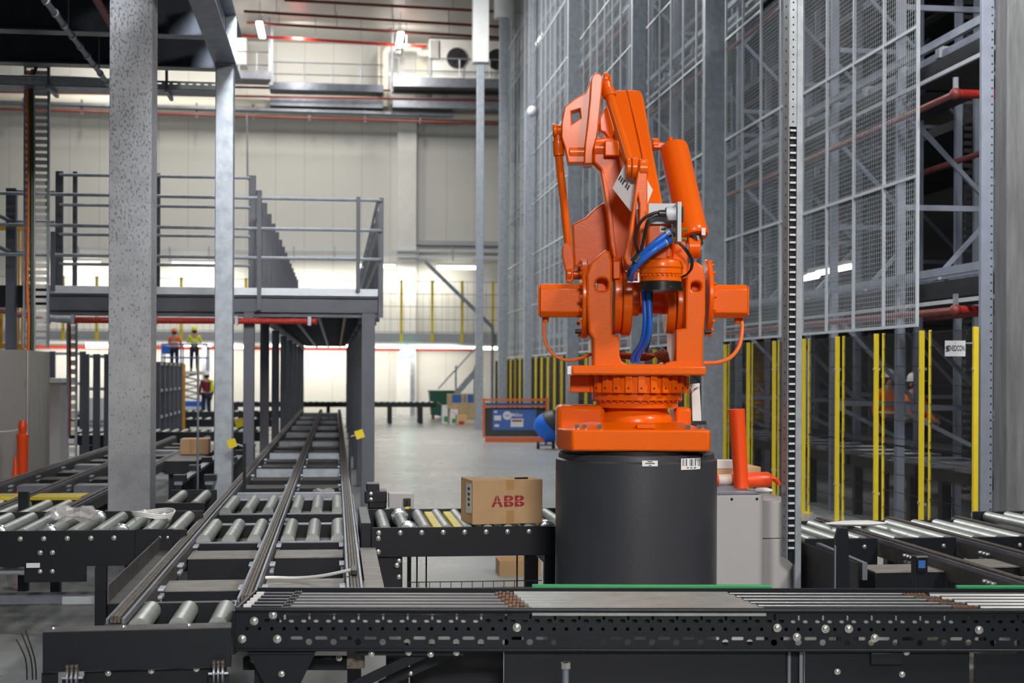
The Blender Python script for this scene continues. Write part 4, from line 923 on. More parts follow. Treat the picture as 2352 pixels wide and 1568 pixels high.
# lettering A B B with the white cross gaps
def letters():
    m = MB(); hh = 25.0; x = 0
    def quad(pts): m.hexa([o + ax * ((43 + px) * s) + UP * ((38 + py) * s) - ay * .0012 for px, py in pts], [o + ax * ((43 + px) * s) + UP * ((38 + py) * s) - ay * .0004 for px, py in pts])
    g = .8
    for sgn in (0, 1):                                        # A
        def fx(v): return v if sgn == 0 else 26 - v
        quad([(fx(0), 0), (fx(6.3), 0), (fx(9.2), 7), (fx(2.9), 7)])
        quad([(fx(2.9), 7), (fx(13 - g), 7), (fx(13 - g), 11.5), (fx(4.8), 11.5)])
        quad([(fx(5.4), 13), (fx(11.4), 13), (fx(13 - g), 18), (fx(7.6), 18)])
        quad([(fx(7.6), 18), (fx(13 - g), 18), (fx(13 - g), 25), (fx(10.4), 25)])
    for bx_ in (29, 53.5):                                    # B
        quad([(bx_, 0), (bx_ + 6.2, 0), (bx_ + 6.2, 11.7), (bx_, 11.7)]); quad([(bx_, 13), (bx_ + 6.2, 13), (bx_ + 6.2, 25), (bx_, 25)])
        quad([(bx_ + 6.2, 0), (bx_ + 11 - g, 0), (bx_ + 11 - g, 5.4), (bx_ + 6.2, 5.4)]); quad([(bx_ + 6.2, 19.8), (bx_ + 11 - g, 19.8), (bx_ + 11 - g, 25), (bx_ + 6.2, 25)])
        quad([(bx_ + 6.2, 8.8), (bx_ + 11 - g, 8.8), (bx_ + 11 - g, 11.7), (bx_ + 6.2, 11.7)]); quad([(bx_ + 6.2, 13), (bx_ + 11 - g, 13), (bx_ + 11 - g, 15.6), (bx_ + 6.2, 15.6)])
        for y0, y1, R in ((0, 11.7, 11.2), (13, 25, 10.2)):
            cy = (y0 + y1) / 2; ro = (y1 - y0) / 2; ri = ro - 5; xo = bx_ + 11 + g * .3; ex = R - ro
            P = [(xo + ex * max(0, math.cos(a)) + ro * math.cos(a), cy + ro * math.sin(a)) for a in [math.radians(-90 + 22.5 * k) for k in range(9)]]
            Q = [(xo + ex * .5 * max(0, math.cos(a)) + max(ri, 1.2) * math.cos(a), cy + max(ri, 1.2) * math.sin(a)) for a in [math.radians(-90 + 22.5 * k) for k in range(9)]]
            for k in range(8): quad([P[k], P[k + 1], Q[k + 1], Q[k]])
    m.build('printed_letters', M['redink'], t, smooth=False)
letters()
# paper label wrapped on the left face
lf = [(.02, .06), (.10, .02), (.11, .25), (.03, .26)]
m = MB(); base = o - ax * .002
def lp(v, z, off): return o + ay * v + UP * z - ax * off
m.loft([[lp(.02, h * .25, .002), lp(.02, h * .25, .004), lp(.02, h * .92, .004), lp(.02, h * .92, .002)], [lp(.17, h * .22, .002), lp(.17, h * .22, .004), lp(.17, h * .9, .004), lp(.17, h * .9, .002)]]); m.build('address_label', M['paper'], t)
m = MB()
for k in range(4): m.hexa([lp(.06, h * (.4 + .12 * k), .0045), lp(.12, h * (.4 + .12 * k), .0045), lp(.12, h * (.4 + .12 * k), .0041), lp(.06, h * (.4 + .12 * k), .0041)], [lp(.06, h * (.46 + .12 * k), .0045), lp(.12, h * (.46 + .12 * k), .0045), lp(.12, h * (.46 + .12 * k), .0041), lp(.06, h * (.46 + .12 * k), .0041)])
m.build('label_print', M['ink'], t)
c = o + ax * (w * .72) + ay * .06 + UP * (h + .006)
tag(MB().bar(c - ax * .04, c + ax * .05 + ay * .01, .03, .012).build('black_clip', M['black'], bevel=.003), 'small black clip lying on top of the printed carton', 'clip')
# ================================================================== FRONT TRANSFER CONVEYOR
A = WZ(540, 1397, .72); B = WZ(2352, 1400, .72); L = (B - A).length; sx_ = L / 1812.0
rz = math.atan2(B.y - A.y, B.x - A.x)
T = thing('strip_conveyor', 'black perforated strip conveyor crossing the whole foreground', 'conveyor', (A.x, A.y, 0), rz)
IM = (Matrix.Translation((A.x, A.y, 0)) @ Matrix.Rotation(rz, 4, 'Z')).inverted()
def fx(px): return (px - 540) * sx_
def fz(py): return .72 - (py - 1397) * sx_
def fl(px, py, z): return IM @ WZ(px, py, z)
Lx = fx(2560)
polys = [[(0, fz(1488)), (Lx, fz(1488)), (Lx, fz(1401)), (0, fz(1401))]]
px = 653
while px < 2540: polys.append(rrect(fx(px - 2.6), fx(px + 2.6), fz(1423), fz(1409), .003, 2)); px += 56.2
px = 612
while px < 2540: polys.append(rrect(fx(px - 6), fx(px + 6), fz(1429.5), fz(1421), .0075, 3)) if not any(abs(((px - 653) % 56.2) - q) < 0 for q in (0,)) and min((px - 653) % 56.2, 56.2 - (px - 653) % 56.2) > 9.5 else None; px += 28.1
px = 567
while px < 2540: polys.append(circ(fx(px), fz(1443.5), 4.3 * sx_, 10)); px += 28.1
px = 680
while px < 2540:
    polys.append(rrect(fx(px - 14), fx(px + 14), fz(1469), fz(1461), .0065, 3)); polys.append(circ(fx(px + 28), fz(1474), 7.5 * sx_, 12)); px += 56.2
plate(MB(), polys, .003, frame((0, .01, 0), (1, 0, 0), (0, 0, 1))).build('perforated_beam', M['graphite'], T, local=True)
MB().cyl((0, .006, .714), (Lx, .006, .714), .011, n=12).build('top_lip', M['graphite'], T, local=True)
MB().box(0, Lx, .0, .05, fz(1495), fz(1488.5)).build('bottom_lip', M['graphite'], T, .003, local=True)
MB().box(0, Lx, .585, .60, .52, .722).build('rear_beam', M['graphite'], T, local=True)
MB().box(-.012, -.001, .0, .60, .52, .71).build('end_plate', M['graphite'], T, local=True)
# six carrying strands
ys = [.045 + .088 * k for k in range(6)]
def seg(y, x0, x1, w, z0, z1, m, nm): MB().box(x0, x1, y - w / 2, y + w / 2, z0, z1).build(nm, M[m], T, local=True)
MB().box(0, Lx, .03, .58, .655, .668).build('carrier_deck', M['graphite'], T, local=True)
for k, y in enumerate(ys):
    f = 1 - k / 5.0                                   # 1 = nearest strand
    j1, j2, j3 = fx(1134 + 38 * f), fx(1712 + 45 * f), fx(2150 + 78 * f)
    seg(y, fx(548), fx(566), .030, .700, .716, 'paper', 'end_block')
    seg(y, fx(566) + .001, fx(640), .040, .69, .714, 'graphite', 'dark_strip')
    for q in range(3): seg(y, fx(642) + .012 * q, fx(642) + .012 * q + .007, .052, .69, .719, 'black', 'strip_joint')
    seg(y - .018, fx(655), j1, .040, .69, .714, 'wear', 'wear_strip')
    seg(y + .022, fx(655), j1, .026, .69, .708, 'graphite_dusty', 'groove_strip')
    m = MB()
    for q in range(5): m.box(j1 + .003 + .017 * q, j1 + .016 + .017 * q, y - .022 + .006 * (q % 2), y + .020, .692, .716 + .003 * (q % 2))
    m.build('chain_end', M['rust'], T, local=True)
    seg(y, j1 + .09, j2, .078, .69, .716, 'roller', 'wide_strip')
    seg(y, j2 + .012, j3, .050, .69, .706, 'graphite', 'dark_strip')
    MB().cyl((j2 + .012, y + .036, .708), (j3, y + .036, .708), .0045, n=8).build('bright_rod', M['rod'], T, local=True)
    m = MB()
    for q in range(6): m.cyl((j3 + .004 + .018 * q, y - .02, .706), (j3 + .004 + .018 * q, y + .02, .706), .010, n=8)
    m.build('chain_end', M['rust' if k % 2 else 'chain'], T, local=True)
    MB().cyl((j3 + .115, y, .700), (Lx, y, .700), .020, n=14).build('bright_rod', M['rod'], T, local=True)
for x0, x1 in ((1168, 1720), (2148, 2560)):
    MB().box(fx(x0) * 1.095, fx(x1) * 1.095, .602, .63, .705, .735).build('green_guide', M['green'], T, .004, local=True)
for x0, x1 in ((640, 1112), (1800, 2205)): MB().box(fx(x0), fx(x1), .020, .024, fz(1432), fz(1406)).build('strand_side', M['bracket'], T, local=True)
fb = None
for px, py in ((556, 1467), (636, 1467), (1184, 1440), (1783, 1440), (1828, 1461), (1894, 1442), (1948, 1442), (2008, 1463), (2249, 1444), (583, 1426), (626, 1412)):
    x, z = fx(px), fz(py)
    if fb is None: m = MB(); bolt_head(m, (x, .0065, z), .0145); fb = m.build('bolt', M['bolt'], T, local=True); f0 = (x, z)
    else: copy_part(fb, T, (x - f0[0], 0, z - f0[1]))
# lower panels, bracket, struts
def fpanel(x0, x1, y0, y1, yd, nm, m='graphite', th=.006, bev=.003): MB().box(fx(x0), fx(x1), yd, yd + th, fz(y1), fz(y0)).build(nm, M[m], T, bev, local=True)
fpanel(1155, 1806, 1496, 1720, .035, 'cover_panel'); fpanel(1850, 2232, 1496, 1720, .03, 'cover_panel'); fpanel(2240, 2560, 1499, 1720, .02, 'cover_panel')
fpanel(1812, 1820, 1496, 1720, .05, 'channel', 'galv_dark'); fpanel(1838, 1847, 1496, 1720, .04, 'channel', 'galv_dark')
plate(MB(), [[(fx(569), fz(1501)), (fx(722), fz(1501)), (fx(690), fz(1568)), (fx(690), fz(1620)), (fx(606), fz(1620)), (fx(606), fz(1568))]], .004, frame((0, .012, 0), (1, 0, 0), (0, 0, 1))).build('hanger_bracket', M['graphite'], T, local=True)
MB().box(fx(569), fx(722), .0, .055, fz(1501), fz(1497)).build('bracket_flange', M['graphite'], T, local=True)
MB().bar((fx(800), .06, fz(1585)), (fx(985), .06, fz(1497)), .012, .045).build('diagonal_strut', M['graphite'], T, local=True)
MB().bar((fx(865), .15, fz(1590)), (fx(1060), .15, fz(1500)), .012, .04).build('diagonal_strut', M['graphite'], T, local=True)
fpanel(876, 930, 1497, 1720, .22, 'support_plate'); fpanel(930, 1155, 1510, 1720, .32, 'rear_panel'); fpanel(540, 800, 1530, 1560, .2, 'cross_tube', th=.05)
MB().box(fx(815), fx(1062), .03, .07, fz(1507), fz(1498)).build('bolt_rail', M['graphite'], T, local=True)
m = MB()
for px, py, yd in ((646, 1547, .007), (850, 1503, .03), (935, 1500, .03), (986, 1504, .03), (1045, 1500, .03), (937, 1561, .15), (1925, 1543, .029), (2075, 1549, .029), (2060, 1500, .029), (2085, 1498, .029), (565, 1534, .19), (767, 1530, .19)):
    bolt_head(m, (fx(px), yd, fz(py)), .011)
m.build('panel_bolts', M['bolt'], T, local=True)
MB().lathe((fx(937), .145, fz(1532)), [(.011, -.004), (.011, .01), (.004, .012)], 14, (0, -1, 0)).build('red_cap', M['red'], T, local=True)
MB().box(fx(790), fx(830), .1, .14, fz(1545), fz(1500)).build('chain_take_up', M['chain'], T, local=True)
MB().box(fx(2000), fx(2075), .01, .03, fz(1525), fz(1497)).build('latch_plate', M['graphite'], T, .004, local=True)
for px in (600, 1180, 1830, 2480):
    for y in (.06, .5): MB().box(fx(px) - .04, fx(px) + .04, y, y + .06, .0, .519).build('leg', M['graphite'], T, local=True)
# small rod sticking up in front of the lower panel
p = WZ(1299, 1520, .50); t = thing('threaded_rod', 'short upright threaded rod at the bottom edge of the photo', 'rod', W(1299, 1568, 5.95))
q = W(1299, 1521, 5.95); q0 = Vector((q.x, q.y, 0)); MB().cyl(q0, q, .014, n=12).build('shaft', M['galv_dark'], t); MB().cyl(q + UP * -.025, q + UP * .0, .021, n=6).build('nut', M['bolt'], t)
MB().cyl(q0, q0 + UP * .012, .05).build('foot', M['graphite'], t)
# ---- end drive box in front of the chain conveyor
A2 = WZ(98, 1451, .65); B2 = WZ(531, 1440, .65); L2 = (B2 - A2).length; rz2_ = math.atan2(B2.y - A2.y, B2.x - A2.x)
T2 = thing('drive_cover', 'long black drive box across the front end of the chain conveyor', 'drive box', (A2.x, A2.y, 0), rz2_)
s2 = L2 / 433.0
def gx(px): return (px - 98) * s2
def gz(py): return .65 - (py - 1446) * s2
MB().box(0, L2, 0, .004, gz(1541), .648).build('front_plate', M['graphite'], T2, .003, local=True)
MB().box(0, L2, .0045, .125, .640, .650).build('top_plate', M['graphite_dusty'], T2, .002, local=True)
MB().box(0, .006, .005, .12, gz(1541), .639).build('end_plate', M['graphite'], T2, local=True); MB().box(L2 - .006, L2, .005, .12, gz(1541), .639).build('end_plate', M['graphite'], T2, local=True)
MB().box(gx(190), gx(520), .03, .08, gz(1700), gz(1545)).build('lower_beam', M['graphite'], T2, local=True)
m = MB()
for px, py in ((245, 1542), (344, 1540), (449, 1538), (563, 1534)): bolt_head(m, (gx(px), .029 if px < 521 else .0295, gz(py + 8)), .010) if px < 521 else None
bolt_head(m, (gx(117), .06, .6505), .009, (0, 0, 1)); bolt_head(m, (gx(278), .06, .6505), .009, (0, 0, 1)); bolt_head(m, (gx(430), .06, .6505), .009, (0, 0, 1)); m.build('bolts', M['bolt'], T2, local=True)
for px in (168, 502):
    x = gx(px); z = gz(1541)
    MB().box(x - .045, x + .045, -.012, .0, gz(1700), z - .02).build('take_up_bracket', M['graphite'], T2, .003, local=True)
    m = MB(); 
    for q in range(3):
        m.lathe((x - .018 + .018 * q, -.03, z - .02), [(.03, -.004), (.042, -.003), (.042, .003), (.03, .004)], 14, (1, 0, 0))
    m.cyl((x - .042, -.03, z - .02), (x + .042, -.03, z - .02), .007, n=10); m.build('sprocket', M['galv_dark'], T2, local=True)
    m = MB()
    for q in range(3):
        for r in range(5): m.box(x - .024 + .018 * q, x - .012 + .018 * q, -.045 - .004 * r, -.03, z - .025 + .013 * r, z - .015 + .013 * r)
    m.build('chain_end', M['chain'], T2, local=True)
for px in (110, 300, 520): MB().box(gx(px) - .03, gx(px) + .03, .03, .09, 0, gz(1545) if px in (110,) else gz(1700)).build('leg', M['graphite'], T2, local=True)
first = None
for px in (322, 412, 502):
    p = WZ(px, 1412, .672); m = MB().cyl((p.x, 6.36, .628), (p.x, 6.82, .628), .044, n=20)
    m.build('transfer_roller', M['roller'], CV)
MB().box(RX[0] + .06, RX[1] - .05, 6.83, 6.88, .5, .66).build('end_beam', M['graphite'], CV)
p = WZ(75, 1540, .05); m = MB()
for dx in (0, .02, -.03): m.tube([(p.x + dx, p.y, 0.0), (p.x + dx - .01, p.y, .12), (p.x + dx - .06, p.y, .26 + dx)], .004, 6)
tag(m.build('cable_end', M['black']), 'black cable ends sticking up from the floor at the bottom left corner', 'cable')
# ================================================================== PEDESTAL
D0 = 8.7; pc = W(1461, 1030, D0); pc0 = Vector((pc.x, pc.y, 0)); pr = 184.5 * D0 / F
T = thing('pedestal', 'dark grey steel drum pedestal under the orange robot', 'pedestal', pc0)
zt = 1.268
MB().lathe(pc0, [(pr + .03, 0), (pr + .03, .02), (pr, .021), (pr, zt - .045), (pr - .006, zt - .038), (pr - .016, zt - .034), (pr - .018, zt - .004), (pr - .024, zt)], 72).build('drum', M['pedestal'], T)
MB().lathe(pc0, [(pr - .06, zt + .0005), (pr - .06, zt + .022), (.05, zt + .023)], 48).build('mounting_ring', M['black_gloss'], T)
def on_drum(px, py, w, h, nm, m, off=.0012, th=.0008, parent=T):
    # curved label strip on the drum surface, centred at pixel
    x, y = unroll(px, py); n = 8
    d = (FWD + RGT * x); o = CAM - pc0; o = Vector((o.x, o.y, 0)); dd = Vector((d.x, d.y, 0))
    a = dd.dot(dd); b = 2 * o.dot(dd); c = o.dot(o) - (pr + off) ** 2; k = (-b - math.sqrt(b * b - 4 * a * c)) / (2 * a)
    hit = CAM + (FWD + RGT * x - UP * y) * k; an = math.atan2(hit.y - pc0.y, hit.x - pc0.x); half = w / 2 / pr
    secs = []
    for i in range(n + 1):
        t = an - half + 2 * half * i / n; u = Vector((math.cos(t), math.sin(t), 0))
        secs.append([pc0 + u * (pr + off) + UP * (hit.z - h / 2), pc0 + u * (pr + off + th) + UP * (hit.z - h / 2), pc0 + u * (pr + off + th) + UP * (hit.z + h / 2), pc0 + u * (pr + off) + UP * (hit.z + h / 2)])
    return MB().loft(secs).build(nm, m, parent)
ps = 8.25 / F
on_drum(1493, 1064, 36 * ps, 13 * ps, 'type_label', M['paper']); on_drum(1588, 1065, 60 * ps, 26 * ps, 'barcode_label', M['paper'])
for px, w in ((1569, 2.2), (1573, 1), (1577, 2.5), (1585, 2), (1589, 3.5), (1593, 1), (1597, 2.4), (1603, 1.2), (1606, 2.6), (1610, 1.5), (1613, 1)):
    on_drum(px, 1062, w * ps, 16 * ps, 'barcode_bar', M['ink'], .0022, .0005)
for px, w in ((1580, 6), (1588, 6), (1596, 8)): on_drum(px, 1074, w * ps, 2.2 * ps, 'barcode_digits', M['ink'], .0022, .0005)
for py, w in ((1060, 12), (1064, 22), (1068.5, 6)): on_drum(1493, py, w * ps, 2 * ps, 'label_print', M['ink'], .0022, .0005)
# ================================================================== ROBOT
ZB = 1.292
R = thing('industrial_robot', 'orange four-axis palletising robot folded upright on the grey drum pedestal', 'robot', (pc.x, pc.y, ZB), -PSI)
xc0 = unroll(1461, 900)[0] * D0
def rp(px, py, dy=0.0):
    x, y = unroll(px, py); D = D0 + dy
    return Vector((D * x - xc0, dy, H - D * y - ZB))
def rplate(polys, d0, d1, bev=.008):
    pl = [[(rp(x, y, d0).x, rp(x, y, d0).z) for x, y in q] for q in polys]
    return plate(MB(), pl, (d1 - d0) / 2, frame((0, (d0 + d1) / 2, 0), (1, 0, 0), (0, 0, 1)), bev)
def rbox(x0, x1, y0, y1, d0, d1):
    a, b = rp(x0, y1, d0), rp(x1, y0, d0); return MB().box(a.x, b.x, d0, d1, a.z, b.z)
O = M['orange']
def rb(mb, nm, m=None, bevel=0, parent=None, **k): return mb.build(nm, m or O, parent or R, bevel, local=True, **k)
# base casting
zb_, zt_ = .0, rp(1470, 987, -.42).z
xL, xR_, xl = rp(1313, 1000, -.42).x, rp(1628, 1000, -.42).x, rp(1281, 1000, -.2).x
plan = [(xL, -.42), (xR_, -.42), (xR_ + .015, -.38), (xR_ + .015, .33), (xR_ - .1, .42), (xl + .1, .42), (xl, .33), (xl, -.24)]
rb(MB().loft([[Vector((x, y, z)) for x, y in plan] for z in (0.001, zt_)]), 'base_plate', bevel=.012)
cxr = (xL + xR_) / 2 - .012
top2 = [(cxr + (x - cxr) * f, y * f) for f in (.66,) for x, y in plan]
rb(MB().loft([[Vector((x * .98, y * .97, zt_ - .004)) for x, y in plan], [Vector((x, y, zt_ + .037)) for x, y in top2]]), 'base_crown', bevel=.008)
rb(rbox(1279, 1390, 931, 1012, -.12, .30), 'cable_housing', bevel=.03, )
rb(rbox(1549, 1588, 936, 980, .0, .28), 'cable_housing', bevel=.02)
rb(rbox(1462, 1504, 975, 984, -.385, -.34), 'sight_plate', bevel=.004)
for px, py, d in ((1325, 984, -.36), (1342, 984, -.37), (1377, 984, -.38), (1580, 985, -.38), (1605, 985, -.37), (1617, 984, -.34)):
    p = rp(px, py - 2, d); p.z = zt_; rb(MB().cyl(p, p + UP * .028, .014, n=6), 'base_bolt', M['chrome'])
def zz(py): return H - D0 * (py - HY) / F - ZB
cx_ = rp(1458, 950, 0).x
rb(MB().lathe((cx_, 0, 0), [(.262, zt_ + .03), (.228, zz(966)), (.226, zz(957)), (.214, zz(950)), (.200, zz(944)), (.196, zz(932))], 56), 'base_neck')
cg = rp(1462, 910, 0).x
rb(MB().lathe((cg, 0, 0), [(.250, zz(934)), (.252, zz(917)), (.276, zz(916.5)), (.276, zz(900))], 56), 'slew_bearing')
m = MB()
for k in range(36):
    a = 2 * math.pi * k / 36; m.cyl((cg + .265 * math.cos(a), .265 * math.sin(a), zz(920)), (cg + .265 * math.cos(a), .265 * math.sin(a), zz(917.2)), .008, n=6)
rb(m, 'bearing_bolts')
rb(MB().lathe((cg, 0, 0), [(.296, zz(900)), (.296, zz(861))], 56), 'slew_ring')
m = MB(); h = MB()
for k in range(26):
    a = 2 * math.pi * (k + .5) / 26; u = Vector((math.cos(a), math.sin(a), 0)); v = Vector((-u.y, u.x, 0)); c = Vector((cg, 0, 0)) + u * .304
    m.hexa([c - u * .012 - v * .02 + UP * zz(899.5), c - u * .012 + v * .02 + UP * zz(899.5), c + u * .012 + v * .02 + UP * zz(899.5), c + u * .012 - v * .02 + UP * zz(899.5)],
           [c - u * .012 - v * .02 + UP * zz(862), c - u * .012 + v * .02 + UP * zz(862), c + u * .012 + v * .02 + UP * zz(862), c + u * .012 - v * .02 + UP * zz(862)])
    h.cyl(c + u * .0121 + UP * zz(889), c + u * .0135 + UP * zz(889), .006, n=8)
rb(m, 'ring_blocks', bevel=.002); rb(h, 'bolt_holes', M['black'])
rb(rbox(1309, 1356, 862, 901, -.12, .25), 'gear_guard', bevel=.006)
rb(rbox(1312, 1622, 840, 861, -.34, .33), 'turret_floor', bevel=.012)
rb(rbox(1302, 1313, 841, 860, -.33, -.25), 'white_stop', M['paper'], .003)
# fork
U = [(1362, 861), (1362, 778), (1352, 762), (1347, 700), (1347, 630), (1358, 600), (1374, 586), (1390, 573), (1400, 577), (1406, 600), (1406, 768), (1423, 774), (1423, 816), (1428, 829), (1440, 836), (1528, 836), (1539, 830), (1552, 828), (1552, 757), (1574, 753), (1574, 640), (1581, 606), (1598, 600), (1613, 609), (1620, 640), (1620, 720), (1615, 770), (1614, 861)]
sl = lambda cx, cy, w, h: [(x, y) for x, y in rrect(cx - w, cx + w, cy - h, cy + h, min(w, h) * .8, 4)]
rb(rplate([U, sl(1382, 654, 14, 15), sl(1598, 658, 11, 11)], -.30, .20, .014), 'turret_fork')
rb(rbox(1372, 1394, 640, 668, -.20, -.16), 'slot_backing'); rb(rbox(1588, 1608, 648, 668, -.20, -.16), 'slot_backing')
def xl_(mbx0, mbx1, py, d, prof_r, n=40):          # lathe along x between two pixel columns
    a, b = rp(mbx0, py, d), rp(mbx1, py, d); return a, b
def xdisc(x0, x1, py, d, r, nm, m=None, n=40, ch=.006):
    a, b = rp(x0, py, d), rp(x1, py, d); Ln = b.x - a.x
    return rb(MB().lathe(a, [(r - ch, 0), (r, ch), (r, Ln - ch), (r - ch, Ln)], n, (1, 0, 0)), nm, m)
xdisc(1333, 1347, 686, -.03, .245, 'gear_flange'); xdisc(1347, 1362, 686, -.03, .205, 'gear_flange')
xdisc(1617, 1628, 684, -.03, .235, 'gear_flange')
for x0, x1, s in ((1328, 1333, -1), (1628, 1632, 1)):
    m = MB()
    for k in range(18):
        a = 2 * math.pi * k / 18; c = rp((x0 + x1) / 2, 686, -.03); c = c + Vector((0, .225 * math.cos(a), .225 * math.sin(a))); m.cyl(c - Vector((.008, 0, 0)), c + Vector((.008, 0, 0)), .011, n=6)
    rb(m, 'flange_bolts')
def motor(x0, x1, y0, y1):
    a, b = rp(x0, y1, -.14), rp(x1, y0, -.14); yc, zc = -.04, (a.z + b.z) / 2; hy, hz = .10, (b.z - a.z) / 2; c = .03
    sec = lambda x: [Vector((x, yc + u, zc + v)) for u, v in ((-hy, -hz + c), (-hy + c, -hz), (hy - c, -hz), (hy, -hz + c), (hy, hz - c), (hy - c, hz), (-hy + c, hz), (-hy, hz - c))]
    o = rb(MB().loft([sec(a.x), sec(b.x)]), 'servo_motor', bevel=.005)
    return a, b, yc, zc, hz
a, b, yc, zc, hz = motor(1240, 1340, 651, 727)
rb(MB().box(a.x - .012, a.x - .001, yc - .085, yc + .085, zc - hz + .012, zc + hz - .012), 'motor_end_cap', M['orange'], .004)
rb(MB().cyl((a.x + .035, yc, zc - hz - .03), (a.x + .035, yc, zc - hz + .01), .02, n=12), 'cable_gland')
a2, b2, yc, zc, hz = motor(1628, 1717, 653, 729)
rb(MB().box(b2.x + .001, b2.x + .012, yc - .085, yc + .085, zc - hz + .012, zc + hz - .012), 'motor_end_cap', M['orange'], .004)
rb(MB().cyl((b2.x - .045, yc, zc - hz - .03), (b2.x - .045, yc, zc - hz + .01), .02, n=12), 'cable_gland')
co = M['cable_orange']
rb(MB().tube([rp(1249, 727, -.04), rp(1249, 748, -.05), rp(1252, 785, -.08), rp(1272, 815, -.1), rp(1305, 827, -.1), rp(1340, 820, -.06), rp(1358, 812, .0)], .0095, 10, 5), 'motor_cable', co)
rb(MB().tube([rp(1700, 729, -.04), rp(1704, 750, -.05), rp(1698, 792, -.08), rp(1678, 820, -.1), rp(1650, 832, -.1), rp(1616, 834, -.08)], .0125, 10, 5), 'motor_cable', co)
for px, py in ((1328, 761), (1626, 762)): c = rp(px, py, -.2); rb(MB().cyl(c - Vector((.02, 0, 0)), c + Vector((.018, 0, 0)), .014, n=10), 'grease_plug', M['black'])
# arm hubs between the fork sides
xdisc(1406, 1424, 680, -.02, .235, 'arm_hub'); xdisc(1425, 1446, 680, -.04, .245, 'arm_hub'); xdisc(1447, 1466, 683, -.1, .115, 'arm_hub')
xdisc(1548, 1573, 700, -.02, .20, 'arm_hub'); xdisc(1527, 1547, 706, -.06, .16, 'arm_hub'); xdisc(1466, 1527, 690, .06, .085, 'arm_shaft', M['orange'])
rb(rbox(1408, 1424, 600, 640, -.26, -.02), 'hub_cover', bevel=.005)
# rear counter plate, lower arm
rb(rplate([[(1314, 514), (1344, 499), (1366, 478), (1382, 467), (1397, 464), (1406, 520), (1408, 612), (1318, 612)]], .26, .50, .012), 'rear_guard')
low = [(1362, 318), (1386, 314), (1404, 316), (1420, 336), (1437, 376), (1455, 450), (1470, 560), (1476, 690), (1440, 722), (1414, 690), (1408, 610), (1396, 490), (1380, 390), (1362, 372)]
rb(rplate([low], .04, .25, .014), 'lower_arm')
rb(rplate([[(1381, 385), (1394, 420), (1403, 470), (1416, 585), (1411, 600), (1402, 560), (1394, 480), (1381, 400)]], .0, .039, .006), 'arm_rib')
# elbow bracket with window
rb(rplate([[(1296, 244), (1320, 226), (1343, 213), (1357, 178), (1366, 168), (1378, 176), (1372, 240), (1358, 338), (1352, 374), (1304, 374), (1297, 340), (1289, 315), (1289, 283)], [(1312, 256), (1331, 250), (1333, 270), (1313, 284)]], -.03, .09, .008), 'elbow_bracket')
rb(rplate([[(1357, 180), (1362, 170), (1369, 166), (1379, 169), (1384, 178), (1383, 200), (1377, 260), (1371, 315), (1362, 345), (1361, 376), (1341, 376), (1343, 330), (1348, 290), (1354, 230)]], -.07, .12, .008), 'bracket_web')
xdisc(1305, 1361, 352, .03, .066, 'elbow_boss'); xdisc(1362, 1408, 343, .1, .072, 'elbow_boss')
# left tie rod
xdisc(1269, 1278, 299, .02, .042, 'rod_eye'); xdisc(1278, 1290, 299, .02, .034, 'rod_eye')
rb(MB().tube([rp(1279, 300, .03), rp(1283, 360, .04), rp(1296, 480, .08), rp(1309, 612, .1)], .0245, 14), 'tie_rod')
rb(MB().tube([rp(1280, 306, .03), rp(1281, 322, .03)], .026, 14), 'rod_neck'); rb(MB().tube([rp(1281, 324, .03), rp(1282, 336, .03), rp(1283, 352, .035), rp(1283.5, 358, .035)], .034, 16), 'rod_collar')
rb(rplate([[(1291, 566), (1300, 556), (1313, 566), (1318, 600), (1318, 640), (1312, 650), (1300, 648), (1298, 620), (1291, 590)]], .06, .15, .008), 'rod_clevis')
xdisc(1300, 1312, 630, .1, .052, 'rod_eye'); xdisc(1312, 1340, 630, .1, .032, 'rod_pin')
# upper tie rod
xdisc(1385, 1397, 182, .02, .042, 'rod_eye'); xdisc(1397, 1403, 184, .02, .03, 'rod_eye')
rb(MB().tube([rp(1391, 190, .01), rp(1397, 218, .0)], .034, 14), 'rod_neck'); rb(MB().tube([rp(1395, 206, .0), rp(1400, 222, -.01)], .041, 16), 'rod_collar')
rb(MB().tube([rp(1398, 215, .0), rp(1424, 300, -.16), rp(1446, 372, -.3)], .031, 16), 'tie_rod')
xdisc(1437, 1449, 386, -.33, .06, 'rod_eye'); xdisc(1449, 1463, 387, -.33, .068, 'rod_eye'); xdisc(1463, 1470, 387, -.33, .03, 'rod_pin')
# inner elbow yoke
rb(rplate([[(1376, 272), (1388, 248), (1396, 241), (1408, 285), (1420, 330), (1428, 356), (1412, 352), (1400, 322), (1388, 304), (1378, 300)]], .10, .2, .008), 'arm_yoke')
xdisc(1374, 1383, 292, .15, .028, 'yoke_pin')
rb(rbox(1388, 1422, 322, 358, -.02, .039), 'yoke_block', bevel=.008)
# upper arm (descends toward the camera)
def sec(l, r, y, d, t, dz=-.03): 
    a, b = rp(l, y, d), rp(r, y, d); return [a, b, b + Vector((0, t, dz)), a + Vector((0, t, dz))]
rb(MB().loft([sec(1414, 1464, 207, .22, .14), sec(1409, 1472, 209, .20, .18), sec(1408, 1478, 226, .17, .2), sec(1441, 1500, 352, -.04, .2), sec(1470, 1521, 462, -.2, .2), sec(1484, 1524, 545, -.32, .2), sec(1486, 1522, 590, -.36, .16)]), 'upper_arm', bevel=.012)
rb(MB().tube([rp(1440, 207, .20), rp(1446, 226, .168), rp(1475, 352, -.045), rp(1489, 440, -.17)], .006, 8), 'casting_seam')
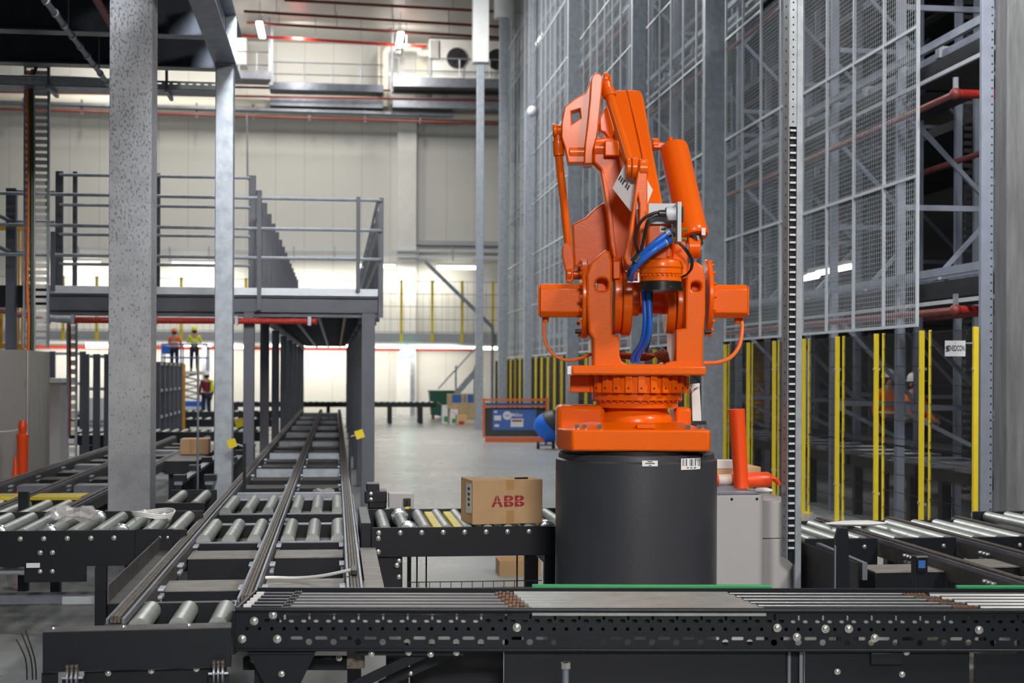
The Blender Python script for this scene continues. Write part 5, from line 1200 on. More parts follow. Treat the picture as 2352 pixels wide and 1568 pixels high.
# identity sheet tied on the arm
q = [rp(1434, 376, -.272), rp(1406, 432, -.272), rp(1449, 487, -.272), rp(1499, 436, -.272)]
q = [rp(1434, 376, -.272), rp(1406, 432, -.272), rp(1449, 487, -.272), rp(1486, 470, -.272), rp(1499, 436, -.272), rp(1470, 385, -.272)]
rb(MB().loft([q, [p + Vector((0, .002, 0)) for p in q]]), 'document_pouch', M['paper'])
m = MB()
for k, (x0, y0) in enumerate(((1419, 413), (1423, 418), (1427, 423), (1434, 430), (1438, 435))):
    d = -.2735; a, b = rp(x0, y0 - 1, d), rp(x0 + (5 if k != 2 else 6), y0 + (5 if k != 2 else 6), d); u = rp(x0 + 5, y0 - 7, d); v = rp(x0 + 8, y0 - 3, d)
    m.loft([[a, rp(x0 + 2.6, y0 + 2.6, d), rp(x0 + 8.6, y0 - 8.4, d), rp(x0 + 6, y0 - 11, d)], [p + Vector((0, .0008, 0)) for p in (a, rp(x0 + 2.6, y0 + 2.6, d), rp(x0 + 8.6, y0 - 8.4, d), rp(x0 + 6, y0 - 11, d))]])
rb(m, 'barcode_print', M['ink'])
# wrist link
rb(rplate([[(1467, 372), (1474, 365), (1482, 365), (1486, 373), (1487, 470), (1486, 560), (1478, 600), (1446, 613), (1438, 606), (1432, 590), (1442, 548), (1452, 482), (1460, 420)], [(1462, 462), (1465, 452), (1468, 470), (1467, 560), (1460, 592), (1451, 590), (1456, 520)]], -.40, -.31, .008), 'wrist_link')
xdisc(1466, 1487, 388, -.35, .06, 'link_eye')
# wrist
rb(rbox(1487, 1543, 513, 600, -.50, -.30), 'wrist_housing', bevel=.012)
rb(rbox(1531, 1540, 514, 590, -.512, -.5), 'housing_rib', bevel=.003)
rb(rplate([[(1543, 556), (1560, 540), (1572, 548), (1578, 580), (1580, 640), (1560, 640), (1550, 605), (1543, 600)]], -.42, -.24, .01), 'wrist_lug')
cw = rp(1518, 620, -.42)
def zw(py): return H - (D0 - .42) * (py - HY) / F - ZB
rb(MB().lathe((cw.x, cw.y, 0), [(.10, zw(594)), (.128, zw(599)), (.132, zw(602)), (.132, zw(614)), (.126, zw(617)), (.126, zw(628)), (.119, zw(630)), (.119, zw(645))], 48), 'wrist_flange')
m = MB()
for k in range(28):
    a = 2 * math.pi * k / 28; m.cyl((cw.x + .122 * math.cos(a), cw.y + .122 * math.sin(a), zw(634)), (cw.x + .122 * math.cos(a), cw.y + .122 * math.sin(a), zw(629)), .006, n=6)
rb(m, 'flange_bolts')
rb(MB().lathe((cw.x, cw.y, 0), [(.12, zw(645.5)), (.128, zw(647)), (.128, zw(659)), (.136, zw(660)), (.136, zw(667)), (.10, zw(669))], 48), 'tool_flange', M['black_gloss'])
rb(rbox(1515, 1536, 519, 533, -.503, -.5005), 'type_label', M['paper']); rb(rbox(1518, 1529, 524, 529, -.5045, -.5035), 'label_print', M['ink'])
# connector bracket, plugs, hoses
g = M['bracket']
rb(rbox(1489, 1556, 467, 514, -.53, -.524), 'connector_bracket', g, .001); rb(rbox(1545, 1556, 514.5, 556, -.53, -.524), 'connector_bracket', g, .001)
rb(rbox(1555, 1565, 463, 555, -.66, -.50), 'connector_plate', g, .002)
rb(MB().loft([sec(1530, 1554, 474, -.64, .09, 0), sec(1529, 1554, 490, -.65, .1, 0), sec(1534, 1554, 506, -.64, .09, 0)]), 'plug_body', g, .004)
a, b = rp(1513, 490, -.60), rp(1529, 490, -.60); rb(MB().cyl(a, b, .021, n=12), 'cable_gland', M['dark_rod'])
rb(rbox(1566, 1570, 474, 508, -.64, -.55), 'socket_body', M['graphite'], .002)
for yy in (528, 550):
    a, b = rp(1541, yy, -.59), rp(1554, yy, -.59); rb(MB().cyl(a, b, .017, n=6), 'hose_fitting', M['brass']); a, b = rp(1566, yy, -.59), rp(1577, yy, -.59); rb(MB().cyl(a, b, .013, n=6), 'hose_fitting', M['brass'])
bk = M['black']
rb(MB().tube([rp(1514, 487, -.60), rp(1497, 491, -.61), rp(1476, 504, -.60), rp(1462, 528, -.58), rp(1459, 555, -.56), rp(1466, 585, -.53), rp(1462, 600, -.52)], .0095, 10), 'signal_cable', bk)
rb(MB().tube([rp(1514, 493, -.60), rp(1499, 497, -.62), rp(1487, 510, -.62), rp(1480, 540, -.58), rp(1472, 575, -.55), rp(1464, 596, -.53)], .0095, 10), 'signal_cable', bk)
bh = M['blue']
rb(MB().tube([rp(1541, 529, -.59), rp(1532, 537, -.6), rp(1505, 557, -.6), rp(1480, 580, -.58), rp(1464, 600, -.56), rp(1450, 616, -.54), rp(1445, 632, -.5), rp(1447, 642, -.48)], .0185, 14), 'air_hose', bh)
rb(MB().tube([rp(1541, 551, -.59), rp(1530, 556, -.6), rp(1505, 572, -.62), rp(1480, 592, -.61), rp(1462, 609, -.59), rp(1450, 626, -.56), rp(1450, 640, -.5)], .0185, 14), 'air_hose', bh)
rb(MB().tube([rp(1470, 589, -.58), rp(1458, 604, -.58)], .036, 14), 'hose_tie', bk)
rb(MB().tube([rp(1458, 600, -.57), rp(1448, 616, -.6), rp(1442, 634, -.57)], .009, 8), 'signal_cable', bk)
for a0, b0 in (((1538, 531), (1530, 537)), ((1532, 555), (1524, 560))):
    rb(MB().tube([rp(a0[0], a0[1], -.6), rp(b0[0], b0[1], -.6)], .020, 14), 'hose_sleeve', M['bracket'])
rb(MB().box(*[v for v in (rp(1441, 646, -.5).x, rp(1468, 646, -.5).x)], -.5, -.42, rp(1441, 648, -.5).z, rp(1441, 645, -.5).z), 'hose_bracket', M['meshw'], .001)
rb(rbox(1464, 1468, 626, 646, -.5, -.42), 'hose_bracket', M['meshw'], .001); rb(rbox(1436, 1475, 621, 623.5, -.43, -.41), 'hose_bracket', M['chrome'], .001)
for o in (0, 5): rb(MB().tube([rp(1556, 556, -.55), rp(1570 + o, 570, -.55), rp(1586 + o * .6, 595, -.52), rp(1586 + o * .6, 615, -.5), rp(1578, 629, -.48), rp(1564, 636, -.45)], .006, 8), 'signal_cable', bk)
for o, d in ((0, -.34), (11, -.36)): rb(MB().tube([rp(1476 + o, 660, d), rp(1480 + o, 700, d), rp(1481 + o, 745, d), rp(1474 + o, 785, d + .05), rp(1457 + o, 812, d + .12), rp(1452 + o, 830, d + .15)], .0155, 12), 'air_hose', bh)
rb(MB().tube([rp(1497, 662, -.33), rp(1494, 720, -.33), rp(1493, 770, -.3), rp(1484, 808, -.25)], .008, 8), 'signal_cable', bk)
random.seed(11)
for k in range(5): rb(MB().tube([rp(1425, 812 + 2 * k, -.05 + .03 * k), rp(1470 + 4 * k, 814 + 3 * k, -.15 + .03 * k), rp(1500 + 6 * k, 815 - 3 * k, -.2), rp(1515 + 5 * k, 826, -.12), rp(1530, 834, -.05)], .0065, 8), 'loom_cable', M['cable_brown'])
# balancing cylinder
p, q = rp(1546, 335, .24), rp(1594, 545, .02); ax_ = (q - p).normalized(); Ln = (q - p).length
rb(MB().lathe(p, [(.062, -.01), (.082, 0), (.087, .012), (.0905, .03), (.0905, Ln - .06), (.094, Ln - .05), (.094, Ln - .012), (.086, Ln)], 40, ax_), 'balance_cylinder')
rb(MB().cyl(q + ax_ * .0, q + ax_ * .05, .047, n=24), 'piston_rod', M['dark_rod'])
xdisc(1578, 1606, 568, .02, .07, 'rod_end')
rb(rbox(1500, 1540, 326, 340, .26, .34), 'cylinder_mount', bevel=.006); xdisc(1497, 1512, 332, .3, .042, 'mount_pin')
rb(MB().cyl(p + Vector((-.02, -.0, .02)), p + Vector((-.02, 0, .055)), .016, n=10), 'bleed_nipple')
c = rp(1615, 532, -.04); rb(rbox(1611, 1620, 523, 540, -.076, -.074), 'type_label', M['paper'])
# white strap bracket standing on the base plate
t = thing('strap_bracket', 'white bent strap standing upright behind the robot base', 'bracket', (pc.x, pc.y, ZB), -PSI); 
def tb(mb, nm, m, bevel=0): return mb.build(nm, M[m], t, bevel, local=True)
tb(rplate([[(1590, 968), (1588, 905), (1587, 890), (1606, 884), (1607, 900), (1611, 968)]], .24, .262, .003), 'strap', 'white'); tb(rplate([[(1586, 893), (1591, 882), (1607, 880), (1607, 887), (1594, 892), (1590, 902)]], .18, .28, .003), 'hook', 'white')
tb(rbox(1582, 1622, 967, 975, .18, .33), 'foot', 'graphite')
# ================================================================== CONTROL CABINETS
D = 9.05
a, b = W(1647, 1137, D), W(1755, 1137, D); zt = a.z; YC = (a.y + b.y) / 2
T = thing('control_cabinet', 'pale grey robot control cabinet with orange bollards on top', 'cabinet', ((a.x + b.x) / 2, YC, 0))
xr_ = b.x; xl2_ = pc.x + pr + .03
MB().box(xl2_, xr_, YC, YC + .02, .04, zt).build('front_door', M['cab'], T, .004); MB().box(xl2_, xr_ - .001, YC + .021, YC + 1.35, .04, zt - .001).build('body', M['cab'], T, .004)
MB().box(xl2_ + .02, xr_ - .02, YC + .03, YC + 1.3, 0, .039).build('plinth', M['graphite'], T)
m = MB()
for px in (1680, 1740): c = W(px, 1146, D); m.cyl((c.x, YC - .002, c.z), (c.x, YC + .001, c.z), .009, n=12)
m.build('door_screw', M['graphite'], T)
a2 = W(1757, 1152, D + .05); b2 = W(1839, 1152, D + .05)
T = thing('control_cabinet', 'lower pale grey cabinet section standing beside the perforated post', 'cabinet', ((a2.x + b2.x) / 2, YC, 0))
zm = W(1780, 1238, D + .05).z
MB().box(xr_ + .004, b2.x, YC + .04, YC + .95, zm + .004, a2.z).build('upper_door', M['cab'], T, .004); MB().box(xr_ + .004, b2.x, YC + .03, YC + .95, .03, zm).build('lower_door', M['cab'], T, .004)
MB().box(xr_ + .02, b2.x - .02, YC + .05, YC + .9, 0, .029).build('plinth', M['graphite'], T)
# lid plate, rag, bollards, carton on top
def top_at(px, py): return WZ(px, py, zt)
T = thing('steel_tray', 'flat dark grey plate lying on top of the control cabinet', 'tray', (xl2_ + .2, YC + .15, zt))
rr = W(1735, 1130, D + .1); MB().box(xl2_ + .01, rr.x, YC + .03, YC + .62, zt + .001, zt + .022).build('plate', M['galv_dark'], T, .003); MB().box(rr.x - .05, rr.x - .01, YC + .05, YC + .09, zt + .0225, zt + .035).build('catch', M['bolt'], T, .002)
c = W(1760, 1134, D + .1); m = MB(); m.loft([[(c.x + x, YC + .12 + .05 * math.cos(2 * math.pi * k / 10) * r, zt + .02 + .018 * math.sin(2 * math.pi * k / 10) * r) for k in range(10)] for x, r in ((-.07, .4), (-.04, 1), (.02, 1), (-.0 + .05, .5))])
tag(m.build('glove', M['paper']), 'white rag folded on the cabinet edge by the lying bollard', 'rag')
s = 9.4 / F; c = W(1703, 1120, 9.38); c.z = zt + .0225
T = thing('tbar_bollard', 'upturned plain orange bollard tube standing on the control cabinet', 'bollard', c)
c2 = c + Vector((-.035, 0, .51))
MB().lathe(c, [(.051, 0), (.047, .05), (.050, .25), (.052, .46), (.054, .50), (.054, .518), (.044, .52), (.044, .40)], 28, (c2 - c)).build('tube', M['cone'], T)
pl = W(1640, 1118, 9.62); pr_ = W(1772, 1112, 9.62); pl.z = zt + .0555; pr_.z = zt + .0555; pl.y = pr_.y = YC + .56
T = thing('tbar_bollard', 'orange and white bollard lying on its side on the control cabinet', 'bollard', (pl + pr_) / 2 - UP * .05)
dx = (pr_ - pl); Ln = dx.length
MB().lathe(pl, [(.035, -.06), (.036, .0), (.037, .02)], 24, dx).build('lower_sleeve', M['cone'], T); MB().lathe(pl, [(.037, .021), (.040, .11)], 24, dx).build('reflective_band', M['cone_white'], T)
MB().lathe(pl, [(.041, .111), (.050, .125), (.052, .30), (.054, Ln - .02), (.045, Ln)], 24, dx).build('upper_sleeve', M['cone'], T)
MB().tube([pr_ - Vector((.01, 0, -.01)), pr_ + Vector((.03, 0, .005)), pr_ + Vector((.055, 0, -.02)), pr_ + Vector((.058, 0, -.035))], .018, 12).build('handle_knob', M['cone'], T)
a, b = W(1640, 1070, 9.95), W(1742, 1070, 9.95); y0 = YC + .80
T = thing('carton', 'brown carton with a white topped flap behind the orange bollards', 'carton', ((a.x + b.x) / 2, y0, zt))
MB().box(xl2_ + .02, b.x, y0, y0 + .42, zt + .001, a.z).build('box_body', M['card'], T, .004)
fxm = W(1675, 1090, 9.9).x; MB().box(xl2_ + .025, fxm, y0 - .09, y0 - .001, zt + .12, zt + .18).build('side_box', M['paper'], T, .004); MB().box(xl2_ + .025, fxm, y0 - .088, y0 - .001, zt + .001, zt + .119).build('side_box', M['card'], T, .003)
# ================================================================== PERFORATED POST
D = 8.93; a = W(1810, 900, D); b = W(1827, 900, D); c = W(1842, 900, D); yp = (a.y + c.y) / 2
T = thing('perforated_post', 'tall perforated galvanised strut rising in front of the mesh wall', 'post', ((a.x + c.x) / 2, yp, 0))
zbot = W(1815, 1283, D).z; ztop = 5.6; w = b.x - a.x
z_t = 3.3
MB().box(a.x, b.x, yp - .0015, yp + .0015, z_t, ztop).build('upper_web', M['galv'], T)
m = MB(); z = z_t + .03
while z < ztop - .03: m.cyl(((a.x + b.x) / 2, yp - .0022, z), ((a.x + b.x) / 2, yp - .0016, z), .006, n=10); z += .0468
m.build('punched_holes', M['black'], T)
rg = None; z = zbot + .06; k = 0
while z < z_t:
    if rg is None: rg = MB().box(a.x + .004, b.x - .002, yp - .002, yp + .012, z, z + .014).build('rung', M['meshw'], T, .002); zr = z
    else: copy_part(rg, T, (0, 0, z - zr))
    z += .0468
MB().hexa([(a.x, yp + .014, zbot), (b.x, yp + .014, zbot - .04), (b.x, yp + .02, zbot - .04), (a.x, yp + .02, zbot)], [(a.x, yp + .014, z_t), (b.x, yp + .014, z_t), (b.x, yp + .02, z_t), (a.x, yp + .02, z_t)]).build('slotted_web', M['graphite'], T)
MB().box(b.x + .0005, c.x, yp - .004, yp + .02, .0, ztop).build('flange', M['galv'], T, .002)
lx = W(1797, 900, D + .25).x
MB().box(a.x - .004, a.x - .0005, yp + .0, yp + .12, zbot + .0, ztop).build('side_flange', M['galv'], T)
m = MB()
z = zbot + .05
while z < ztop: m.cyl((a.x - .006, yp + .06, z), (a.x - .0045, yp + .06, z), .008, n=8); z += .07
m.build('bolt_holes', M['rust'], T)
# ================================================================== RIGHT HAND CONVEYORS
RR = (WZ(1875, 1185, ZCn).x, WZ(2020, 1180, ZCn).x, WZ(2020, 1180, ZCn).x + .53)
yr1 = WZ(1875, 1187, ZCn).y
RC = thing('chain_conveyor', 'chain conveyor with dusty chains at the right beyond the robot cabinet', 'conveyor', (RR[1], 9, 0))
for x in RR: chain_rail(RC, x, 6.95, yr1)
YR0 = WZ(1900, 1227, .70).y; YR1 = yr1 - .25
for i, (x0, x1) in enumerate(((2.98, RR[0]), (RR[0], RR[1]), (RR[1], RR[2]))):
    n = 3
    for k in range(n):
        x = x0 + .10 + (x1 - x0 - .2) * k / (n - 1) if i else x0 + .12 + .17 * k
        MB().cyl((x, YR0 + .03, .64), (x, YR1, .64), .044, n=20).build('transfer_roller', M['roller'], RC)
    MB().box(x0 + .06, x1 - .06, YR0 - .02, YR0, .50, .675).build('end_beam', M['graphite'], RC, .003); MB().box(x0 + .06, x1 - .06, YR1 + .01, YR1 + .03, .50, .675).build('end_beam', M['graphite'], RC)
    m = MB()
    for x in (x0 + .18, x1 - .15): bolt_head(m, (x, YR0 - .0205, .62), .012)
    m.build('bolts', M['bolt'], RC)
for i in (0, 1):
    x0, x1 = RR[i], RR[i + 1]
    for y in (7.35, 8.1): bay(RC, x0, x1, y, .34, .60)
    for y in (7.2, 7.8, 8.5): rail_bolts(RC, x0, y, ZCn, 1); rail_bolts(RC, x1, y, ZCn, -1)
for y in (7.3, 8.4): rail_bolts(RC, RR[0], y, ZCn, -1)
for y in (7.0, 8.6, 10.2):
    for x in RR: MB().box(x - .035, x + .035, y, y + .08, 0, .545).build('leg', M['graphite'], RC)
bay(RC, RR[0] - .52, RR[0], 7.95, .3, .60); bay(RC, RR[0] - .45, RR[0], 7.2, .3, .56, h=.2)
MB().box(2.93, 2.97, YR0 - .05, YR1, .30, .66).build('side_plate', M['graphite'], RC, .003); MB().box(2.99, 3.0, 7.9, YR0 - .06, .18, .66).build('side_plate', M['graphite'], RC)
MB().box(2.93, 2.98, YR0 - .045, YR1 - .2, .661, .668).build('edge_strip', M['yellow'], RC)
MB().hexa([(3.02, 7.9, .56), (3.05, 7.9, .56), (3.05, 7.9, .66), (3.02, 7.9, .66)], [(3.02, 8.7, .58), (3.05, 8.7, .58), (3.05, 8.7, .68), (3.02, 8.7, .68)]).build('guide_rail', M['galv_dark'], RC)
p = W(1934, 1300, 8.2)
t = thing('sensor_post', 'tall black angled sensor post beside the right chain conveyor', 'sensor post', (p.x, p.y, 0))
zp = W(1934, 1212, 8.2).z; MB().loft([[(p.x - .035, p.y, 0), (p.x + .055, p.y, 0), (p.x + .055, p.y + .04, 0), (p.x - .035, p.y + .04, 0)], [(p.x - .035, p.y, zp - .06), (p.x + .04, p.y, zp - .06), (p.x + .04, p.y + .04, zp - .06), (p.x - .035, p.y + .04, zp - .06)], [(p.x - .02, p.y, zp), (p.x + .035, p.y, zp), (p.x + .035, p.y + .04, zp), (p.x - .02, p.y + .04, zp)]]).build('post', M['graphite'], t, .003)
MB().box(p.x - .043, p.x - .0355, p.y, p.y + .012, .1, zp - .1).build('edge_strip', M['galv_dark'], t)
p = W(2116, 1310, 7.4); zp = W(2116, 1277, 7.4).z
t = thing('sensor_post', 'short black post with a small blue display at the right', 'sensor post', (p.x, p.y, 0))
MB().box(p.x - .036, p.x + .036, p.y, p.y + .05, 0, zp).build('post', M['graphite'], t, .004); MB().box(p.x - .03, p.x + .03, p.y - .012, p.y - .0005, zp - .08, zp - .005).build('reader', M['black_gloss'], t, .002); MB().box(p.x - .021, p.x + .016, p.y - .0145, p.y - .0125, zp - .06, zp - .02).build('display', M['blue_paint'], t); MB().box(p.x - .032, p.x + .03, p.y - .016, p.y - .001, zp - .0045, zp + .002).build('rim', M['bolt'], t)
xs = [RR[2] + .20 + .155 * k for k in range(12)]
roller_table('dark roller conveyor at the right edge in front of the grey corner column', RR[2] + .09, RR[2] + 2.2, YR0 + .1, YR1 + .15, .71, xs, flanges=[(xs[2], .85), (xs[4], .9), (xs[1], .03), (xs[5], .05)], bolts=[(RR[2] + .3, .05), (RR[2] + .55, .05), (RR[2] + .8, .05)], legs=(RR[2] + .3, RR[2] + 1.8), plate_h=.2)
c = WZ(1965, 1203, .70); m = MB(); m.loft([[(c.x + x, c.y + r * math.cos(2 * math.pi * k / 12), .705 + r * .25 * math.sin(2 * math.pi * k / 12)) for k in range(12)] for x, r in ((-.22, .02), (-.12, .06), (.0, .08), (.12, .07), (.22, .02))])
tag(m.build('foam_strip', M['paper']), 'long white foam wrap lying on the right rollers', 'foam')
# ================================================================== RIGHT CORNER COLUMN
a = W(2310, 900, 11.6)
t = MB().box(a.x, a.x + .5, a.y, a.y + .22, 0, 6.2).build('concrete_column', M['column_grey'], bevel=.012); tag(t, 'grey column at the right edge of the photo', 'column')
# ================================================================== MESH WALL AND FENCE
XF = 5.9
ZM = 2.235; PH = 1.53; PW = .905; y_first = WX(2108, 600, XF).y
PXW = .012
def panel_mesh():
    m = MB(); f = .015
    m.box(-f, f, 0, .030, 0, PH); m.box(-f, f, .031, PW - .001, 0, .032)
    nf = len(m.f)
    for k in range(1, 17): y = PW * k / 17; m.box(-.0017, .0017, y - .0017, y + .0017, .034, PH)
    for k in range(1, 29): z = PH * k / 29; m.box(.0019, .0053, .033, PW, z - .0017, z + .0017)
    return m, nf
pan = None; cnt = 0
GP = 'white wire mesh panels of the tall rack wall'; LP = 'white wire mesh panel of the tall rack wall behind the robot'
for i in range(42):
    y = y_first + i * PW
    Dp = XF / .45 if y < 1 else (y + 1.2)
    ztop = H + 870 / F * (y * CP + XF * SP)
    for j in range(9):
        z = ZM + j * PH
        if z > min(ztop, ZC - 1.2): break
        if cnt >= 290: break
        if pan is None:
            m, nf = panel_mesh(); pan = m.build('mesh_panel', M['meshw'], smooth=False); pan.data.materials.append(M['wire']); [setattr(q, 'material_index', 1) for q in pan.data.polygons[nf:]]; tag(pan, LP, 'mesh panel', GP)
            base_off = pan.location - Vector((0, 0, 0)); pan.location = Vector((XF, y, z)) + base_off
        else:
            c = pan.copy(); C.objects.link(c); c.location = Vector((XF, y, z)) + base_off
        cnt += 1
# far end of the mesh (beyond ~290 panels the same wall goes on)
fy0, fz0, fz1 = WX(2250, 745, XF).y - 2.4, .06, 2.19
def fence_panel():
    m = MB()
    return m
FW = 1.22; fyA = WX(1850, 1100, XF).y; fp = None
GF = 'yellow framed black wire fence panels under the mesh wall'; LF = 'yellow framed black wire fence panel at the foot of the rack wall'
for i in range(-4, 29):
    y = fyA + i * FW
    if fp is None:
        fp = thing('fence_panel', LF, 'fence', (XF - .02, y, 0), 0, GF)
        for yy, tw in ((.0, .042), (FW - .17, .022)):
            MB().box(XF - .045 + (.042 - tw), XF + .0, y + yy, y + yy + tw, .012, fz1).build('post', M['yellow'], fp, .003); MB().box(XF - .08, XF + .04, y + yy - .02, y + yy + .06, 0, .0115).build('foot_plate', M['yellow'], fp)
            m = MB(); [m.cyl((XF - .055, y + yy + .021, z), (XF - .0455, y + yy + .021, z), .016, n=8) for z in (.45, 1.8)]; m.build('clamp', M['bolt'], fp)
        w = MB(); yy = .06
        while yy < FW - .18: w.box(XF - .024, XF - .021, y + yy - .0015, y + yy + .0015, .12, fz1 - .02); yy += .028
        for z in [.12 + .19 * k for k in range(11)] + [fz1 - .02, 1.0]: w.box(XF - .0205, XF - .0155, y + .043, y + FW - .171, z - .003, z + .003)
        w.box(XF - .0205, XF - .0055, y + .043, y + FW - .171, .985, 1.0)
        w.build('wire_infill', M['black'], fp, smooth=False)
    else:
        dup(fp, (XF - .02, y, 0))
# big columns standing in front of the mesh wall
for px, w, lab in ((1640, 46, 'wide galvanised column directly right of the robot in front of the mesh wall'), (1466, 32, 'galvanised column rising behind the top of the robot arm'), (1316, 27, 'pale galvanised column left of the robot elbow'), (1213, 17, 'slim pale column with a knob halfway up in the mesh wall')):
    p = WX(px, 700, XF - .25); Dp = (p - CAM).dot(FWD); ww = w / F * Dp; p = WX(px, 700, XF - .16 - ww / 2)
    if px == 1213:
        t = thing('steel_column', lab, 'column', (p.x, p.y, 0)); z1 = WX(px, 268, XF - .17).z
        MB().box(p.x - ww / 2, p.x + ww / 2, p.y, p.y + .2, 0, z1).build('shaft', M['galv'], t, .006); MB().sphere((p.x + .1, p.y - .02, z1), .16, 14, 10).build('knob', M['paper'], t); MB().box(p.x + .0, p.x + ww / 2, p.y + .02, p.y + .2, z1 + .02, 14).build('shaft', M['galv'], t)
    else:
        t = thing('steel_column', lab, 'column', (p.x, p.y, 0)); MB().box(p.x - ww / 2, p.x + ww / 2, p.y, p.y + .14, .02, 14.2).build('shaft', M['galv'], t, .006); MB().box(p.x - ww / 2 - .05, p.x + ww / 2 + .05, p.y - .06, p.y + .2, 0, .0195).build('base_plate', M['galv'], t)
# sign
t = thing('sign', 'white sign with a black maker name hung on the fence at the right', 'sign', WX(2194, 800, XF - .22))
D = (WX(2194, 800, XF - .22) - CAM).dot(FWD)
c = W(2194, 800, D); hw, hh = 23.5 * D / F, 18 * D / F
MB().hexa([c - RGT * hw - UP * hh, c + RGT * hw - UP * hh, c + RGT * hw - UP * hh + FWD * .004, c - RGT * hw - UP * hh + FWD * .004], [c - RGT * hw + UP * hh, c + RGT * hw + UP * hh, c + RGT * hw + UP * hh + FWD * .004, c - RGT * hw + UP * hh + FWD * .004]).build('panel', M['paper'], t)
tmp = text_mesh(MB(), 'NEDCON', hh * 1.0, Matrix.Identity(4)); tw = max(v.x for v in tmp.v) - min(v.x for v in tmp.v)
text_mesh(MB(), 'NEDCON', hh * 1.0, frame(c + RGT * hw * .20 - FWD * .002, RGT, UP), .0008, sx=hw * 1.42 / tw).build('lettering', M['ink'], t)
m = MB()
for k in range(3):
    x = -hw * (.86 - .11 * k); m.tube([c + RGT * (x + .009) + UP * hh * .38 - FWD * .002, c + RGT * (x - .006) + UP * hh * .1 - FWD * .002, c + RGT * (x + .006) - UP * hh * .15 - FWD * .002, c + RGT * (x - .008) - UP * hh * .38 - FWD * .002], .0035, 6)
m.build('emblem', M['ink'], t)
MB().bar(c + FWD * .005 + UP * hh * .7, c + FWD * .005 + UP * hh * .7 + Vector((.2, 0, 0)), .012).build('hook', M['galv'], t)
# ================================================================== HIGH BAY RACK
def storage_rack(Y, X0, X1, label, zmax=14.0):
    t = thing('storage_rack', label, 'rack frame', ((X0 + X1) / 2, Y, 0), 0, 'blue-grey rack frames behind the mesh wall')
    for x in (X0, X1):
        MB().box(x - .045, x + .045, Y - .04, Y + .04, 0, zmax).build('upright', M['rack'], t)
    zs = [1.38 + 2.2 * k for k in range(6)]
    for z in zs:
        MB().box(X0 + .056, X1 - .056, Y - .025, Y + .025, z - .03, z + .03).build('horizontal', M['rack'], t)
    for k in range(len(zs)):
        z = zs[k]; s = 1 if k % 2 == 0 else -1
        if s > 0: MB().bar((X0 + .06, Y, z + 1.05), (X1 - .06, Y, z + .06), .045).build('diagonal', M['rack'], t); MB().bar((X0 + .06, Y, z + 1.05), (X1 - .06, Y, z + 2.1), .045).build('diagonal', M['rack'], t)
        else: MB().bar((X1 - .06, Y, z + .06), (X0 + .06, Y, z + 1.05), .045).build('diagonal', M['rack'], t); MB().bar((X0 + .06, Y, z + 1.1), (X1 - .06, Y, z + 2.1), .045).build('diagonal', M['rack'], t)
    MB().bar((X1 - .06, Y, .86), (X0 + .06, Y, 1.33), .045).build('diagonal', M['rack'], t)
    return t
yf = WX(2068, 467, 6.15).y; fr = None
LFm = 'blue-grey braced rack frame behind the mesh wall'
fr = storage_rack(yf, 6.15, 7.25, LFm)
for k in range(1, 18): dup(fr, (fr.location.x, yf + 2.1 * k, 0))
dup(fr, (fr.location.x, yf - 2.1, 0))
fr2 = None
for k in range(-1, 12): dup(fr, (9.7, yf + .9 + 2.1 * k, 0))
# decks: shuttle shelves at each level, with light edge rails
levels = [2.72, 5.05, 7.4, 9.75, 12.1]
def seg_deck(x0, x1, z0, z1, off):
    m = MB()
    for k in range(-1, 18): m.box(x0, x1, yf + off + 2.1 * k + .06, yf + off + 2.1 * k + 2.04, z0, z1)
    return m
nmz = ['lowest', 'second', 'third', 'fourth', 'highest']
for z, nm in zip(levels, nmz):
    t = thing('rack_deck', nm + ' dark rack deck with bright edge rails behind the mesh wall', 'rack deck', (8, 32, z - .18))
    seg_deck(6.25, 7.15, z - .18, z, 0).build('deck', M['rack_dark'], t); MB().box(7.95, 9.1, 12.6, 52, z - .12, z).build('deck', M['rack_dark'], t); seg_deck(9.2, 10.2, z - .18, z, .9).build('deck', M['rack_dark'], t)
    for x in (6.03, 6.30, 7.1): MB().box(x, x + .05, 12.6, 52, z + .02, z + .10).build('edge_rail', M['rack'], t)
    MB().box(6.10, 6.13, 12.6, 52, z - .26, z - .22).build('edge_rail', M['meshw'], t)
    y = 13.2
    k = 0
    while y < 40 and k < 20: MB().box(6.26, 7.14, y, y + .1, z + .02, z + .14).build('cross_rail', M['galv'], t); y += 1.05; k += 1
    MB().box(6.1, 7.15, 12.5, 12.58, z - .25, z + .2).build('end_beam', M['rack_dark'], t)
t = thing('rack_deck', 'low dark conveyor deck behind the yellow fence', 'rack deck', (7.3, 30, 0))
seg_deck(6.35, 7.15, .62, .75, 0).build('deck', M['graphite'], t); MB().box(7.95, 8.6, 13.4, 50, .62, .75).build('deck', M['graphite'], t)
y = 13.6; k = 0
while y < 34 and k < 24:
    MB().box(6.32, 7.15, y, y + .35, .751, .80).build('bed_plate', M['galv_dark'], t); MB().box(6.40, 6.5, y, y + .1, 0, .619).build('leg', M['graphite'], t); y += .85; k += 1
